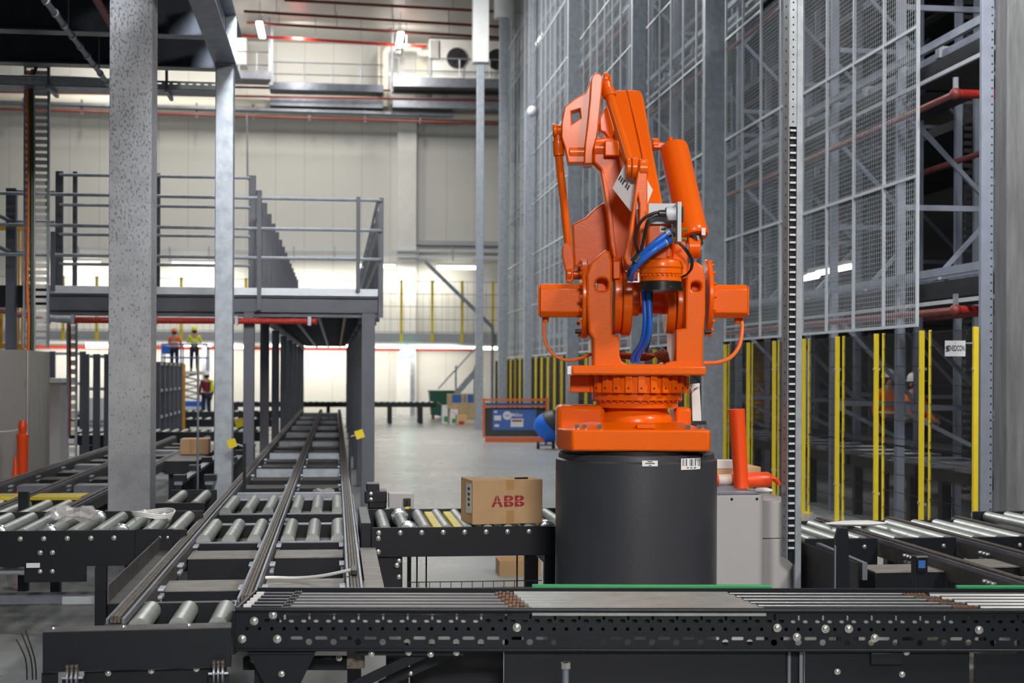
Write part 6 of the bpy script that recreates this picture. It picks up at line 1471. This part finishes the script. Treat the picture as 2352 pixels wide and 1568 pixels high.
# red sprinkler pipes in the rack
def rpipe(X, z, y0, y1, lab, m='red_dull', r=.035, cross=None):
    t = thing('sprinkler_pipe', lab, 'pipe', (X, y0, z)); MB().cyl((X, y0, z), (X, y1, z), r, n=10).build('pipe', M[m], t)
    if cross: MB().cyl((X, y0, z), (cross, y0, z), r * 1.25, n=12).build('branch', M['red'], t); MB().sphere((X, y0, z), r * 1.7, 10, 8).build('elbow', M['red_dull'], t); MB().box(X - .02, X + .02, y0 - .02, y0 + .02, z + r, z + .16).build('hanger', M['galv'], t)
yb = WX(2195, 712, 6.02)
rpipe(6.02, yb.z, yb.y, 50, 'red sprinkler pipe just above the yellow fence', cross=6.75)
yb2 = WX(2195, 215, 6.02); rpipe(6.02, yb2.z, yb2.y, 50, 'red sprinkler pipe turning out at the upper right', cross=6.75)
rpipe(7.37, 4.3, 13, 50, 'red sprinkler pipe deeper in the rack below the second deck'); rpipe(7.37, 6.6, 13, 50, 'red sprinkler pipe deep in the rack at the third level'); rpipe(6.02, 6.75, 13, 50, 'red sprinkler pipe at the front of the third rack level'); rpipe(6.02, 9.1, 13, 50, 'red sprinkler pipe at the front of the fourth rack level'); rpipe(7.37, 2.45, 13, 50, 'red sprinkler pipe deep in the rack under the lowest deck')
# lit tubes inside the rack
for px, py, X, ln, lab in ((1905, 622, 6.5, 1.6, 'lit strip light inside the rack right of the perforated post'), (1845, 640, 6.5, 1.2, 'dimmer lit strip light inside the rack just behind the perforated post'), (1240, 88, 6.4, 2.2, 'lit strip light high in the rack left of the robot elbow')):
    p = WX(px, py, X); t = thing('strip_light', lab, 'strip light', p, 0, 'lit strip lights inside the rack')
    MB().cyl((p.x, p.y - ln / 2, p.z), (p.x, p.y + ln / 2, p.z), .035, n=10).build('tube', M['tube'], t); MB().box(p.x - .03, p.x + .03, p.y - ln / 2, p.y + ln / 2, p.z + .036, p.z + .08).build('housing', M['white'], t)
# end posts near the corner column
for px, lab, X in ((2268, 'perforated rack end post beside the right corner column', 5.98),):
    p = WX(px, 500, X); t = thing('rack_post', lab, 'post', (p.x, p.y, 0))
    MB().box(p.x - .06, p.x + .06, p.y, p.y + .05, 0, 7).build('post', M['rack'], t, .004)
    m = MB(); z = .2
    while z < 6.8: m.cyl((p.x + .04, p.y - .002, z), (p.x + .04, p.y - .0003, z), .009, n=8); z += .075
    m.build('bolt_holes', M['black'], t)
p = WX(2225, 300, 7.6); t = thing('vertical_drive', 'grey lift mast with chain deep in the rack at the upper right', 'lift mast', (p.x, p.y, 0))
for dx in (-.12, .12): MB().box(p.x + dx - .04, p.x + dx + .04, p.y, p.y + .06, 0, 7).build('mast', M['rack'], t)
m = MB(); z = .3
while z < 6.9: m.box(p.x - .05, p.x + .05, p.y + .02, p.y + .04, z, z + .05); z += .09
m.build('chain', M['black'], t); MB().box(p.x + .2, p.x + .32, p.y, p.y + .1, 0, 7).build('side_panel', M['amber'], t)
# amber coils seen behind the fence
for px, y0, y1, w, lab in ((1748, 790, 965, 32, 'amber ribbed column behind the fence left of the perforated post'), (1700, 800, 950, 18, 'slimmer amber ribbed column behind the fence next to the wide column')):
    p = WX(px, 850, 9.0); D = (p - CAM).dot(FWD); r = w / 2 * D / F; zb2, zt2 = W(px, y1, D).z, W(px, y0, D).z; t = thing('spool_stack', lab, 'spool stack', (p.x, p.y, 0)); prof = [(r * .3, 0), (r * .3, zb2)]; z = zb2
    while z < zt2: prof += [(r * .9, z + .01), (r, z + .03), (r, z + .07), (r * .9, z + .09)]; z += .1
    MB().lathe((p.x, p.y, 0), prof, 20).build('coil', M['amber'], t)
# ================================================================== PEOPLE
def skin(nodes, edges, name, m, parent, sub=2):
    bm = bmesh.new(); lay = bm.verts.layers.skin.verify(); vs = [bm.verts.new(p) for p, r in nodes]
    for a, b in edges: bm.edges.new((vs[a], vs[b]))
    for v, (p, r) in zip(vs, nodes): v[lay].radius = (r, r) if not isinstance(r, tuple) else r
    vs[0][lay].use_root = True
    me = bpy.data.meshes.new('tmp'); bm.to_mesh(me); bm.free()
    o = bpy.data.objects.new('tmp', me); C.objects.link(o)
    o.modifiers.new('s', 'SKIN').use_smooth_shade = True; s = o.modifiers.new('u', 'SUBSURF'); s.levels = sub; s.render_levels = sub
    dg = bpy.context.evaluated_depsgraph_get(); me2 = bpy.data.meshes.new_from_object(o.evaluated_get(dg)); bpy.data.objects.remove(o); bpy.data.meshes.remove(me)
    me2.name = name; me2.materials.clear(); me2.materials.append(m); me2.shade_smooth()
    ob = bpy.data.objects.new(name, me2); C.objects.link(ob); ob.parent = parent; return ob
def person(loc, rz, label, h, hat, top, trousers, arms='down', vest=None):
    """standing figure facing -Y in its own frame; h = height to the top of the head"""
    t = thing('person', label, 'person', loc, rz); k = h / 1.75
    def V(x, y, z): return Vector((x * k, y * k, z * k))
    J = dict(pel=(0, 0, .95), bel=(0, -.01, 1.10), che=(0, 0, 1.28), col=(0, .01, 1.42), nek=(0, 0, 1.50), hed=(0, -.015, 1.60), crn=(0, 0, 1.70), nos=(0, -.105, 1.60))
    for s, n in ((-1, 'l'), (1, 'r')):
        J['sh' + n] = (s * .175, .01, 1.40); J['hp' + n] = (s * .095, 0, .90); J['kn' + n] = (s * .11, -.02, .50); J['an' + n] = (s * .115, .02, .09); J['to' + n] = (s * .13, -.13, .04)
        if arms == 'down': J['el' + n] = (s * .25, .03, 1.12); J['wr' + n] = (s * .25, -.06, .88); d = Vector((0, -.25, -1))
        elif arms == 'work': J['el' + n] = (s * .26, -.08, 1.16); J['wr' + n] = (s * .15, -.30, 1.20); d = Vector((-s * .4, -1, .2))
        else: J['el' + n] = (s * .26, -.05, 1.14); J['wr' + n] = (s * .16, -.28, 1.02); d = Vector((-s * .5, -1, 0))
        d.normalize(); w = Vector(J['wr' + n]); J['pa' + n] = w + d * .07; sd = d.cross(Vector((s, 0, 0.2))).normalized()
        for f in range(4): J['f%d%s' % (f, n)] = w + d * (.10) + sd * (.030 * (f - 1.5)); J['g%d%s' % (f, n)] = w + d * (.175 - .012 * abs(f - 1.2)) + sd * (.030 * (f - 1.5)) + Vector((-s * .02, 0, 0))
        J['t0' + n] = w + d * .05 + sd * -.05; J['t1' + n] = w + d * .09 + sd * -.075
    rad = dict(pel=(.15, .11), bel=(.135, .10), che=(.15, .105), col=(.10, .08), nek=.055, hed=(.075, .092), crn=(.06, .075), nos=.014)
    for n in 'lr':
        rad.update({'sh' + n: .065, 'hp' + n: .085, 'kn' + n: .058, 'an' + n: .042, 'to' + n: .038, 'el' + n: .043, 'wr' + n: .030, 'pa' + n: .034, 't0' + n: .012, 't1' + n: .010})
        for f in range(4): rad['f%d%s' % (f, n)] = .0095; rad['g%d%s' % (f, n)] = .0085
    E = [('pel', 'bel'), ('bel', 'che'), ('che', 'col'), ('col', 'nek'), ('nek', 'hed'), ('hed', 'crn'), ('hed', 'nos')]
    for n in 'lr':
        E += [('col', 'sh' + n), ('sh' + n, 'el' + n), ('el' + n, 'wr' + n), ('wr' + n, 'pa' + n), ('pel', 'hp' + n), ('hp' + n, 'kn' + n), ('kn' + n, 'an' + n), ('an' + n, 'to' + n), ('wr' + n, 't0' + n), ('t0' + n, 't1' + n)]
        E += [('pa' + n, 'f%d%s' % (f, n)) for f in range(4)] + [('f%d%s' % (f, n), 'g%d%s' % (f, n)) for f in range(4)]
    def go(names, grow, nm, m):
        idx = {n: i for i, n in enumerate(names)}
        def rr(r): return tuple((q + grow) * k for q in r) if isinstance(r, tuple) else (r + grow) * k
        return skin([(V(*J[n]), rr(rad[n])) for n in names], [(idx[a], idx[b]) for a, b in E if a in idx and b in idx], nm, m, t)
    allj = ['pel'] + [n for n in J if n != 'pel']
    go(allj, 0, 'body', M['skin'])
    J['cul'] = J['wrl']; 
    go(['pel', 'bel', 'che', 'col', 'shl', 'shr', 'ell', 'elr', 'wrl', 'wrr'], .014, 'shirt', M[top])
    go(['pel', 'hpl', 'hpr', 'knl', 'knr', 'anl', 'anr'], .018, 'trousers', M[trousers])
    for n in 'lr': go(['an' + n, 'to' + n], .012, 'boot', M['black'])
    if vest:
        go(['pel', 'bel', 'che', 'col'], .030, 'vest', M[vest])
    if top.startswith('hivis') or vest:
        m = MB()
        for z in (1.06, 1.20):
            m.lathe(V(0, 0, z), [((.178) * k, -.02 * k), (.180 * k, 0), (.178 * k, .02 * k)], 24)
        for i, v in enumerate(m.v): m.v[i] = Vector((v.x, v.y * .78, v.z))
        m.build('reflective_tape', M['hivis_tape'], t, local=True)
    m = MB(); m.lathe(V(0, 0, 1.645), [(.128 * k, 0), (.128 * k, .012 * k), (.118 * k, .02 * k), (.115 * k, .06 * k), (.095 * k, .11 * k), (.05 * k, .14 * k), (.002, .148 * k)], 24); m.box(-.075 * k, .075 * k, -.185 * k, -.10 * k, 1.648 * k, 1.657 * k)
    m.build('hard_hat', M[hat], t, local=True)
    MB().sphere(V(0, .022, 1.605), .100 * k, 16, 10, .95).build('hair', M['hair'], t, local=True)
    for s in (-1, 1): MB().sphere(V(s * .094, -.005, 1.59), .024 * k, 8, 6, 1.4).build('ear', M['skin'], t, local=True)
    m = MB(); [m.sphere(V(s * .032, -.088, 1.635), .011 * k, 8, 6) for s in (-1, 1)]; m.build('eyes', M['ink'], t, local=True)
    m = MB(); m.box(-.028 * k, .028 * k, -.098 * k, -.088 * k, 1.548 * k, 1.556 * k); m.build('mouth', M['maroon'], t, local=True)
    return t
DL = 53.3; DP = DL
# scissor lift
c = W(420, 955, DL); s = DL / F; zd = W(440, 853, DL).z
t = thing('scissor_lift', 'blue scissor lift raising two workers beside the far walkway', 'scissor lift', (c.x, c.y, 0))
x0, x1 = W(372, 950, DL).x, W(468, 950, DL).x; y0 = c.y
MB().box(x0, x1, y0, y0 + .8, .18, .62).build('chassis', M['blue_bright'], t, .02); MB().box(W(420, 950, DL).x, x1 - .1, y0 - .01, y0 - .001, .3, .42).build('chassis_label', M['paper'], t)
for x in (x0 + .2, x1 - .2):
    for y in (y0 + .1, y0 + .7): MB().cyl((x, y - .07, .17), (x, y + .07, .17), .17, n=16).build('wheel', M['black'], t)
n = 4; hz = (zd - .08 - .66) / n
for k in range(n):
    z = .66 + hz * k
    for y in (y0 + .12, y0 + .64):
        MB().bar((x0 + .15, y, z), (x1 - .2, y, z + hz), .05, .07, (0, 1, 0)).build('scissor_arm', M['bracket'], t); MB().bar((x1 - .2, y + .07, z), (x0 + .15, y + .07, z + hz), .05, .07, (0, 1, 0)).build('scissor_arm', M['bracket'], t)
MB().box(x0 - .05, x1 + .12, y0 - .02, y0 + .82, zd - .12, zd - .005).build('platform_deck', M['blue_paint'], t, .01); MB().box(x0 + .5, x1 + .05, y0 - .03, y0 - .021, zd - .09, zd + .02).build('kick_label', M['paper'], t)
for z in (zd + 1.02, zd + .52):
    for y in (y0, y0 + .8): MB().cyl((x0 - .02, y, z), (x1 + .1, y, z), .028, n=8).build('guard_rail', M['blue_paint'], t)
for f in (0, .42, 1):
    for y in (y0, y0 + .8): x = x0 + (x1 + .1 - x0) * f; MB().cyl((x, y, zd), (x, y, zd + 1.02), .028, n=8).build('guard_post', M['blue_paint'], t)
MB().box(x0, x0 + .3, y0 - .12, y0 - .03, zd + .65, zd + .95).build('control_box', M['blue_bright'], t, .01)
def ploc(px, D, z): p = W(px, 900, D); return (p.x, p.y, z)
person(ploc(400, DL + .3, zd), math.pi - .25, 'worker in orange hi-vis shirt and orange hard hat on the lift', 1.60, 'hat_o', 'hivis_o', 'navy', 'work')
person(ploc(446, DL + .35, zd), math.pi + .1, 'worker in plain yellow hi-vis shirt and yellow hard hat on the lift', 1.66, 'hat_y', 'hivis_y', 'navy', 'work')
person(ploc(474, 51.5, 0), math.pi + .5, 'worker in maroon top and white hard hat standing on the floor by the lift', 1.72, 'hat_w', 'maroon', 'navy', 'down')
p = ploc(462, 51.2, 0)
t = bpy.data.objects['person.002']
MB().box(-.24, -.13, -.06, .13, 1.0, 1.42).build('yellow_vest_panel', M['hivis_y'], t, .03, local=True)
person(ploc(2100, 22.5, 0), .55, 'worker in orange vest and white hard hat behind the fence in the rack', 1.74, 'hat_w', 'hivis_o', 'navy', 'hold')
person(ploc(2041, 24.5, 0), .2, 'second worker in orange vest half hidden by a rack upright', 1.80, 'hat_w', 'hivis_o', 'navy', 'down')
# barrier panels in the left background
def barrier(p0, p1, h, n, label, m='slate'):
    p0, p1 = Vector(p0), Vector(p1); t = thing('barrier', label, 'barrier', (p0 + p1) / 2)
    for k in range(n):
        p = p0.lerp(p1, k / (n - 1)); MB().box(p.x - .05, p.x + .05, p.y - .05, p.y + .05, 0, h).build('post', M[m], t)
    for f in (.98, .72, .46): MB().bar(p0 + UP * h * f, p1 + UP * h * f, .035, .05).build('rail', M['meshw'], t)
    return t
a = W(197, 900, 23); b = W(247, 900, 23); barrier((a.x, a.y, 0), (b.x, b.y, 0), 2.02, 3, 'dark posts with pale rails between the cable ladder and the concrete column')
a = W(120, 900, 26); b = W(190, 900, 26); barrier((a.x, a.y, 0), (b.x, b.y, 0), 2.1, 2, 'pale railed barrier behind the small grey cabinet')
a = W(362, 900, 26.3); b = W(413, 900, 30.2); barrier((a.x, a.y, 0), (b.x, b.y, 0), 1.92, 6, 'row of close dark posts with pale rails right of the concrete column')
a = W(412, 905, 30.4); t = thing('guard_post', 'thin yellow post at the end of the close dark post row', 'post', (a.x, a.y, 0)); MB().box(a.x + .05, a.x + .12, a.y, a.y + .06, 0, 1.9).build('shaft', M['amber'], t)
a = W(227, 955, 30); t = thing('steel_cabinet', 'white louvred unit standing behind the dark posts at the left', 'cabinet', (a.x, a.y, 0))
MB().box(a.x - .20, a.x + .20, a.y, a.y + .5, .3, 1.18).build('body', M['paper'], t, .01); m = MB(); [m.box(a.x - .20, a.x + .20, a.y - .02, a.y - .001, z, z + .03) for z in (.42, .58, .66)]; m.build('louvre', M['galv_dark'], t)
for x in (-.16, .13): MB().box(a.x + x, a.x + x + .05, a.y + .05, a.y + .4, 0, .299).build('leg', M['graphite'], t)
a = W(455, 850, 15.6); t = MB().cyl((a.x, a.y, 0), (a.x, a.y, W(455, 816, 15.6).z), .012, n=8).build('rod', M['galv_dark']); tag(t, 'thin upright grey rod left of the galvanised post', 'rod')
# ================================================================== LIGHT
def area(name, loc, sx, sy, e, col=(1, .97, .92), rot=(0, 0, 0), spread=None):
    l = bpy.data.lights.new(name, 'AREA'); l.shape = 'RECTANGLE'; l.size = sx; l.size_y = sy; l.energy = e; l.color = col
    if spread: l.spread = spread
    o = bpy.data.objects.new(name, l); C.objects.link(o); o.location = loc; o.rotation_euler = rot; return o
def aim(o, tgt):
    d = Vector(tgt) - o.location; o.rotation_euler = d.to_track_quat('-Z', 'Y').to_euler()
k = area('hall_and_fill_light', (7.0, 3.2, 7.6), .9, .9, 640, (1.0, .95, .87)); aim(k, (1.8, 8.6, 1.2))
k = area('hall_and_fill_light', (1.0, -4.0, 6.0), 2.4, 1.2, 78, (1.0, .96, .92), spread=math.radians(46)); aim(k, (.5, 9, .3))  # unseen fill added behind the camera to brighten front-facing surfaces
k = area('hall_and_fill_light', (.2, 6, 8), 1.2, 1.2, 105, (.95, .97, 1), spread=math.radians(56)); aim(k, (-2.0, 18, 3.8))  # unseen fill added to brighten the front of the platform
k = area('hall_and_fill_light', (3.2, 8, 9), 1.2, 1.2, 110, (.97, .98, 1), spread=math.radians(70)); aim(k, (5.9, 15, 1.0))  # unseen fill added to brighten the yellow fence posts
k = area('hall_and_fill_light', (0, 37, 13.5), 1.2, 2.4, 750, (.93, .97, 1)); aim(k, (5.9, 38, 6))  # unseen fill added to brighten the far stretch of mesh wall
for x, y, e in ((-2, 2, 60), (-6, 9, 150), (2.4, 14, 170), (2.6, 21, 215), (2.4, 30, 280), (2.4, 40, 340), (-8, 24, 240), (-8, 36, 280), (-3.5, 19, 260), (-.5, 34, 420), (-3.5, 29, 330), (-3.5, 42, 360)):
    area('hall_and_fill_light', (x, y, 10.5 if y < 12 else 13.5), 1.2, 2.4, e, (.93, .97, 1.0) if y < 24 else (1, .98, .95))  # unseen hall lamps, some added to brighten the mesh wall and platform
for x in (-9, -5, -1.5, 2.5):
    l = area('ceiling_lamp_light', (x, 53.6, 14.0), .3, 2.0, 190, (1, .95, .86)); aim(l, (x + .3, 58, 10.5))
for x in (-10, -5.5, -1.0, 3.0):
    l = area('strip_light_glow', (x, 57.0, 5.7), 3.5, .15, 75, (1, .94, .80)); aim(l, (x, 58.3, 3.6))
    l = area('strip_light_glow', (x, 55.9, 2.6), 3.5, .15, 95, (1, .92, .79)); aim(l, (x, 58.0, .8))
for k in (0, 2, 5, 8, 12):
    for z in (2.5, 4.8, 7.15, 9.5): area('rack_fill_light', (6.7, yf + 2.1 * k + 1.05, z), .12, 1.4, 5, (.88, .93, 1)); area('rack_fill_light', (8.2, yf + 2.1 * k + 1.9, z), .12, 1.4, 4, (.88, .93, 1))  # added lights without fixtures, lifting the dark rack interior
area('rack_fill_light', (8.3, 20.2, 2.5), .2, 1.2, 14, (1, .95, .9)); area('rack_fill_light', (8.6, 22.5, 2.5), .2, 1.2, 10, (1, .95, .9))  # added lights without fixtures, brightening the workers inside the rack
w = bpy.data.worlds.new('hall_ambient'); sc.world = w; w.use_nodes = True
w.node_tree.nodes['Background'].inputs['Color'].default_value = (.80, .90, 1.0, 1); w.node_tree.nodes['Background'].inputs['Strength'].default_value = .10
# ================================================================== CAMERA
cd = bpy.data.cameras.new('camera'); co_ = bpy.data.objects.new('camera', cd); C.objects.link(co_); sc.camera = co_
cd.sensor_width = 36; cd.sensor_fit = 'HORIZONTAL'; cd.lens = 36 * F / 2352; cd.shift_y = (HY - 784) / 2352; cd.clip_start = .1; cd.clip_end = 200
cr, sr = math.cos(ROLL), math.sin(ROLL)
r_ = RGT * cr + UP * sr; u_ = UP * cr - RGT * sr; b_ = -FWD
mw = Matrix(((r_.x, u_.x, b_.x, 0), (r_.y, u_.y, b_.y, 0), (r_.z, u_.z, b_.z, H), (0, 0, 0, 1))); co_.matrix_world = mw
cd.dof.use_dof = True; cd.dof.focus_distance = 8.5; cd.dof.aperture_fstop = 3.0
sc.view_settings.view_transform = 'Standard'; sc.view_settings.look = 'None'; sc.view_settings.gamma = 1; sc.view_settings.use_curve_mapping = False
sc.view_settings.exposure = 0.0
def base_name(o): return o.name.split('.')[0]
def nest(root, part, kids, nearest=False):
    for r in [o for o in bpy.data.objects if o.parent is None and base_name(o) == root]:
        ch = children_of(r); ps = [c for c in ch if base_name(c) == part]
        if not ps: continue
        for c in ch:
            if base_name(c) in kids:
                p = ps[0]
                if nearest:
                    ce = lambda o: sum((Vector(v) for v in o.bound_box), Vector()) / 8
                    p = min(ps, key=lambda q: (ce(q) - ce(c)).length)
                c.parent = p
nest('industrial_robot', 'servo_motor', ('motor_end_cap', 'cable_gland', 'motor_cable'), True)
nest('industrial_robot', 'wrist_housing', ('housing_rib', 'type_label', 'label_print'))
nest('industrial_robot', 'gear_flange', ('flange_bolts',), True); nest('industrial_robot', 'slew_bearing', ('bearing_bolts',)); nest('industrial_robot', 'slew_ring', ('ring_blocks', 'bolt_holes'))
nest('industrial_robot', 'connector_plate', ('plug_body', 'socket_body', 'hose_fitting')); nest('industrial_robot', 'base_plate', ('base_bolt', 'sight_plate')); nest('industrial_robot', 'document_pouch', ('barcode_print',)); nest('industrial_robot', 'upper_arm', ('casting_seam',)); nest('industrial_robot', 'turret_fork', ('slot_backing', 'grease_plug'))
nest('pedestal', 'drum', ('type_label', 'barcode_label', 'barcode_bar', 'barcode_digits', 'label_print'))
nest('control_cabinet', 'front_door', ('door_screw',)); nest('steel_cabinet', 'door', ('hinge',)); nest('switch_box', 'enclosure', ('switch_plate', 'switch_knob', 'warning_label'))
nest('carton', 'box_body', ('tape', 'printed_letters', 'address_label', 'label_print')); nest('welding_generator', 'control_panel', ('emblem_disc', 'emblem_mark', 'lettering', 'notice_plate', 'notice_print', 'small_label'))
nest('fence_panel', 'post', ('clamp', 'foot_plate'), True); nest('strip_conveyor', 'perforated_beam', ('bolt',)); nest('roller_conveyor', 'side_plate', ('bolt', 'type_plate'), True); nest('sign', 'panel', ('lettering', 'emblem', 'door_pictogram', 'figure_pictogram'))
nest('cooling_unit', 'casing', ('switch_box', 'fan_ring', 'fan')); nest('scissor_lift', 'chassis', ('chassis_label', 'wheel')); nest('steel_platform', 'column', ('foot_plate',), True); nest('perforated_post', 'side_flange', ('bolt_holes',)); nest('timber_crate', 'front_boards', ('batten',)); nest('chain_conveyor', 'rail', ('rail_clamp', 'chain_guide'), True)
for o in bpy.data.objects:
    if '_inv' in o: del o['_inv']
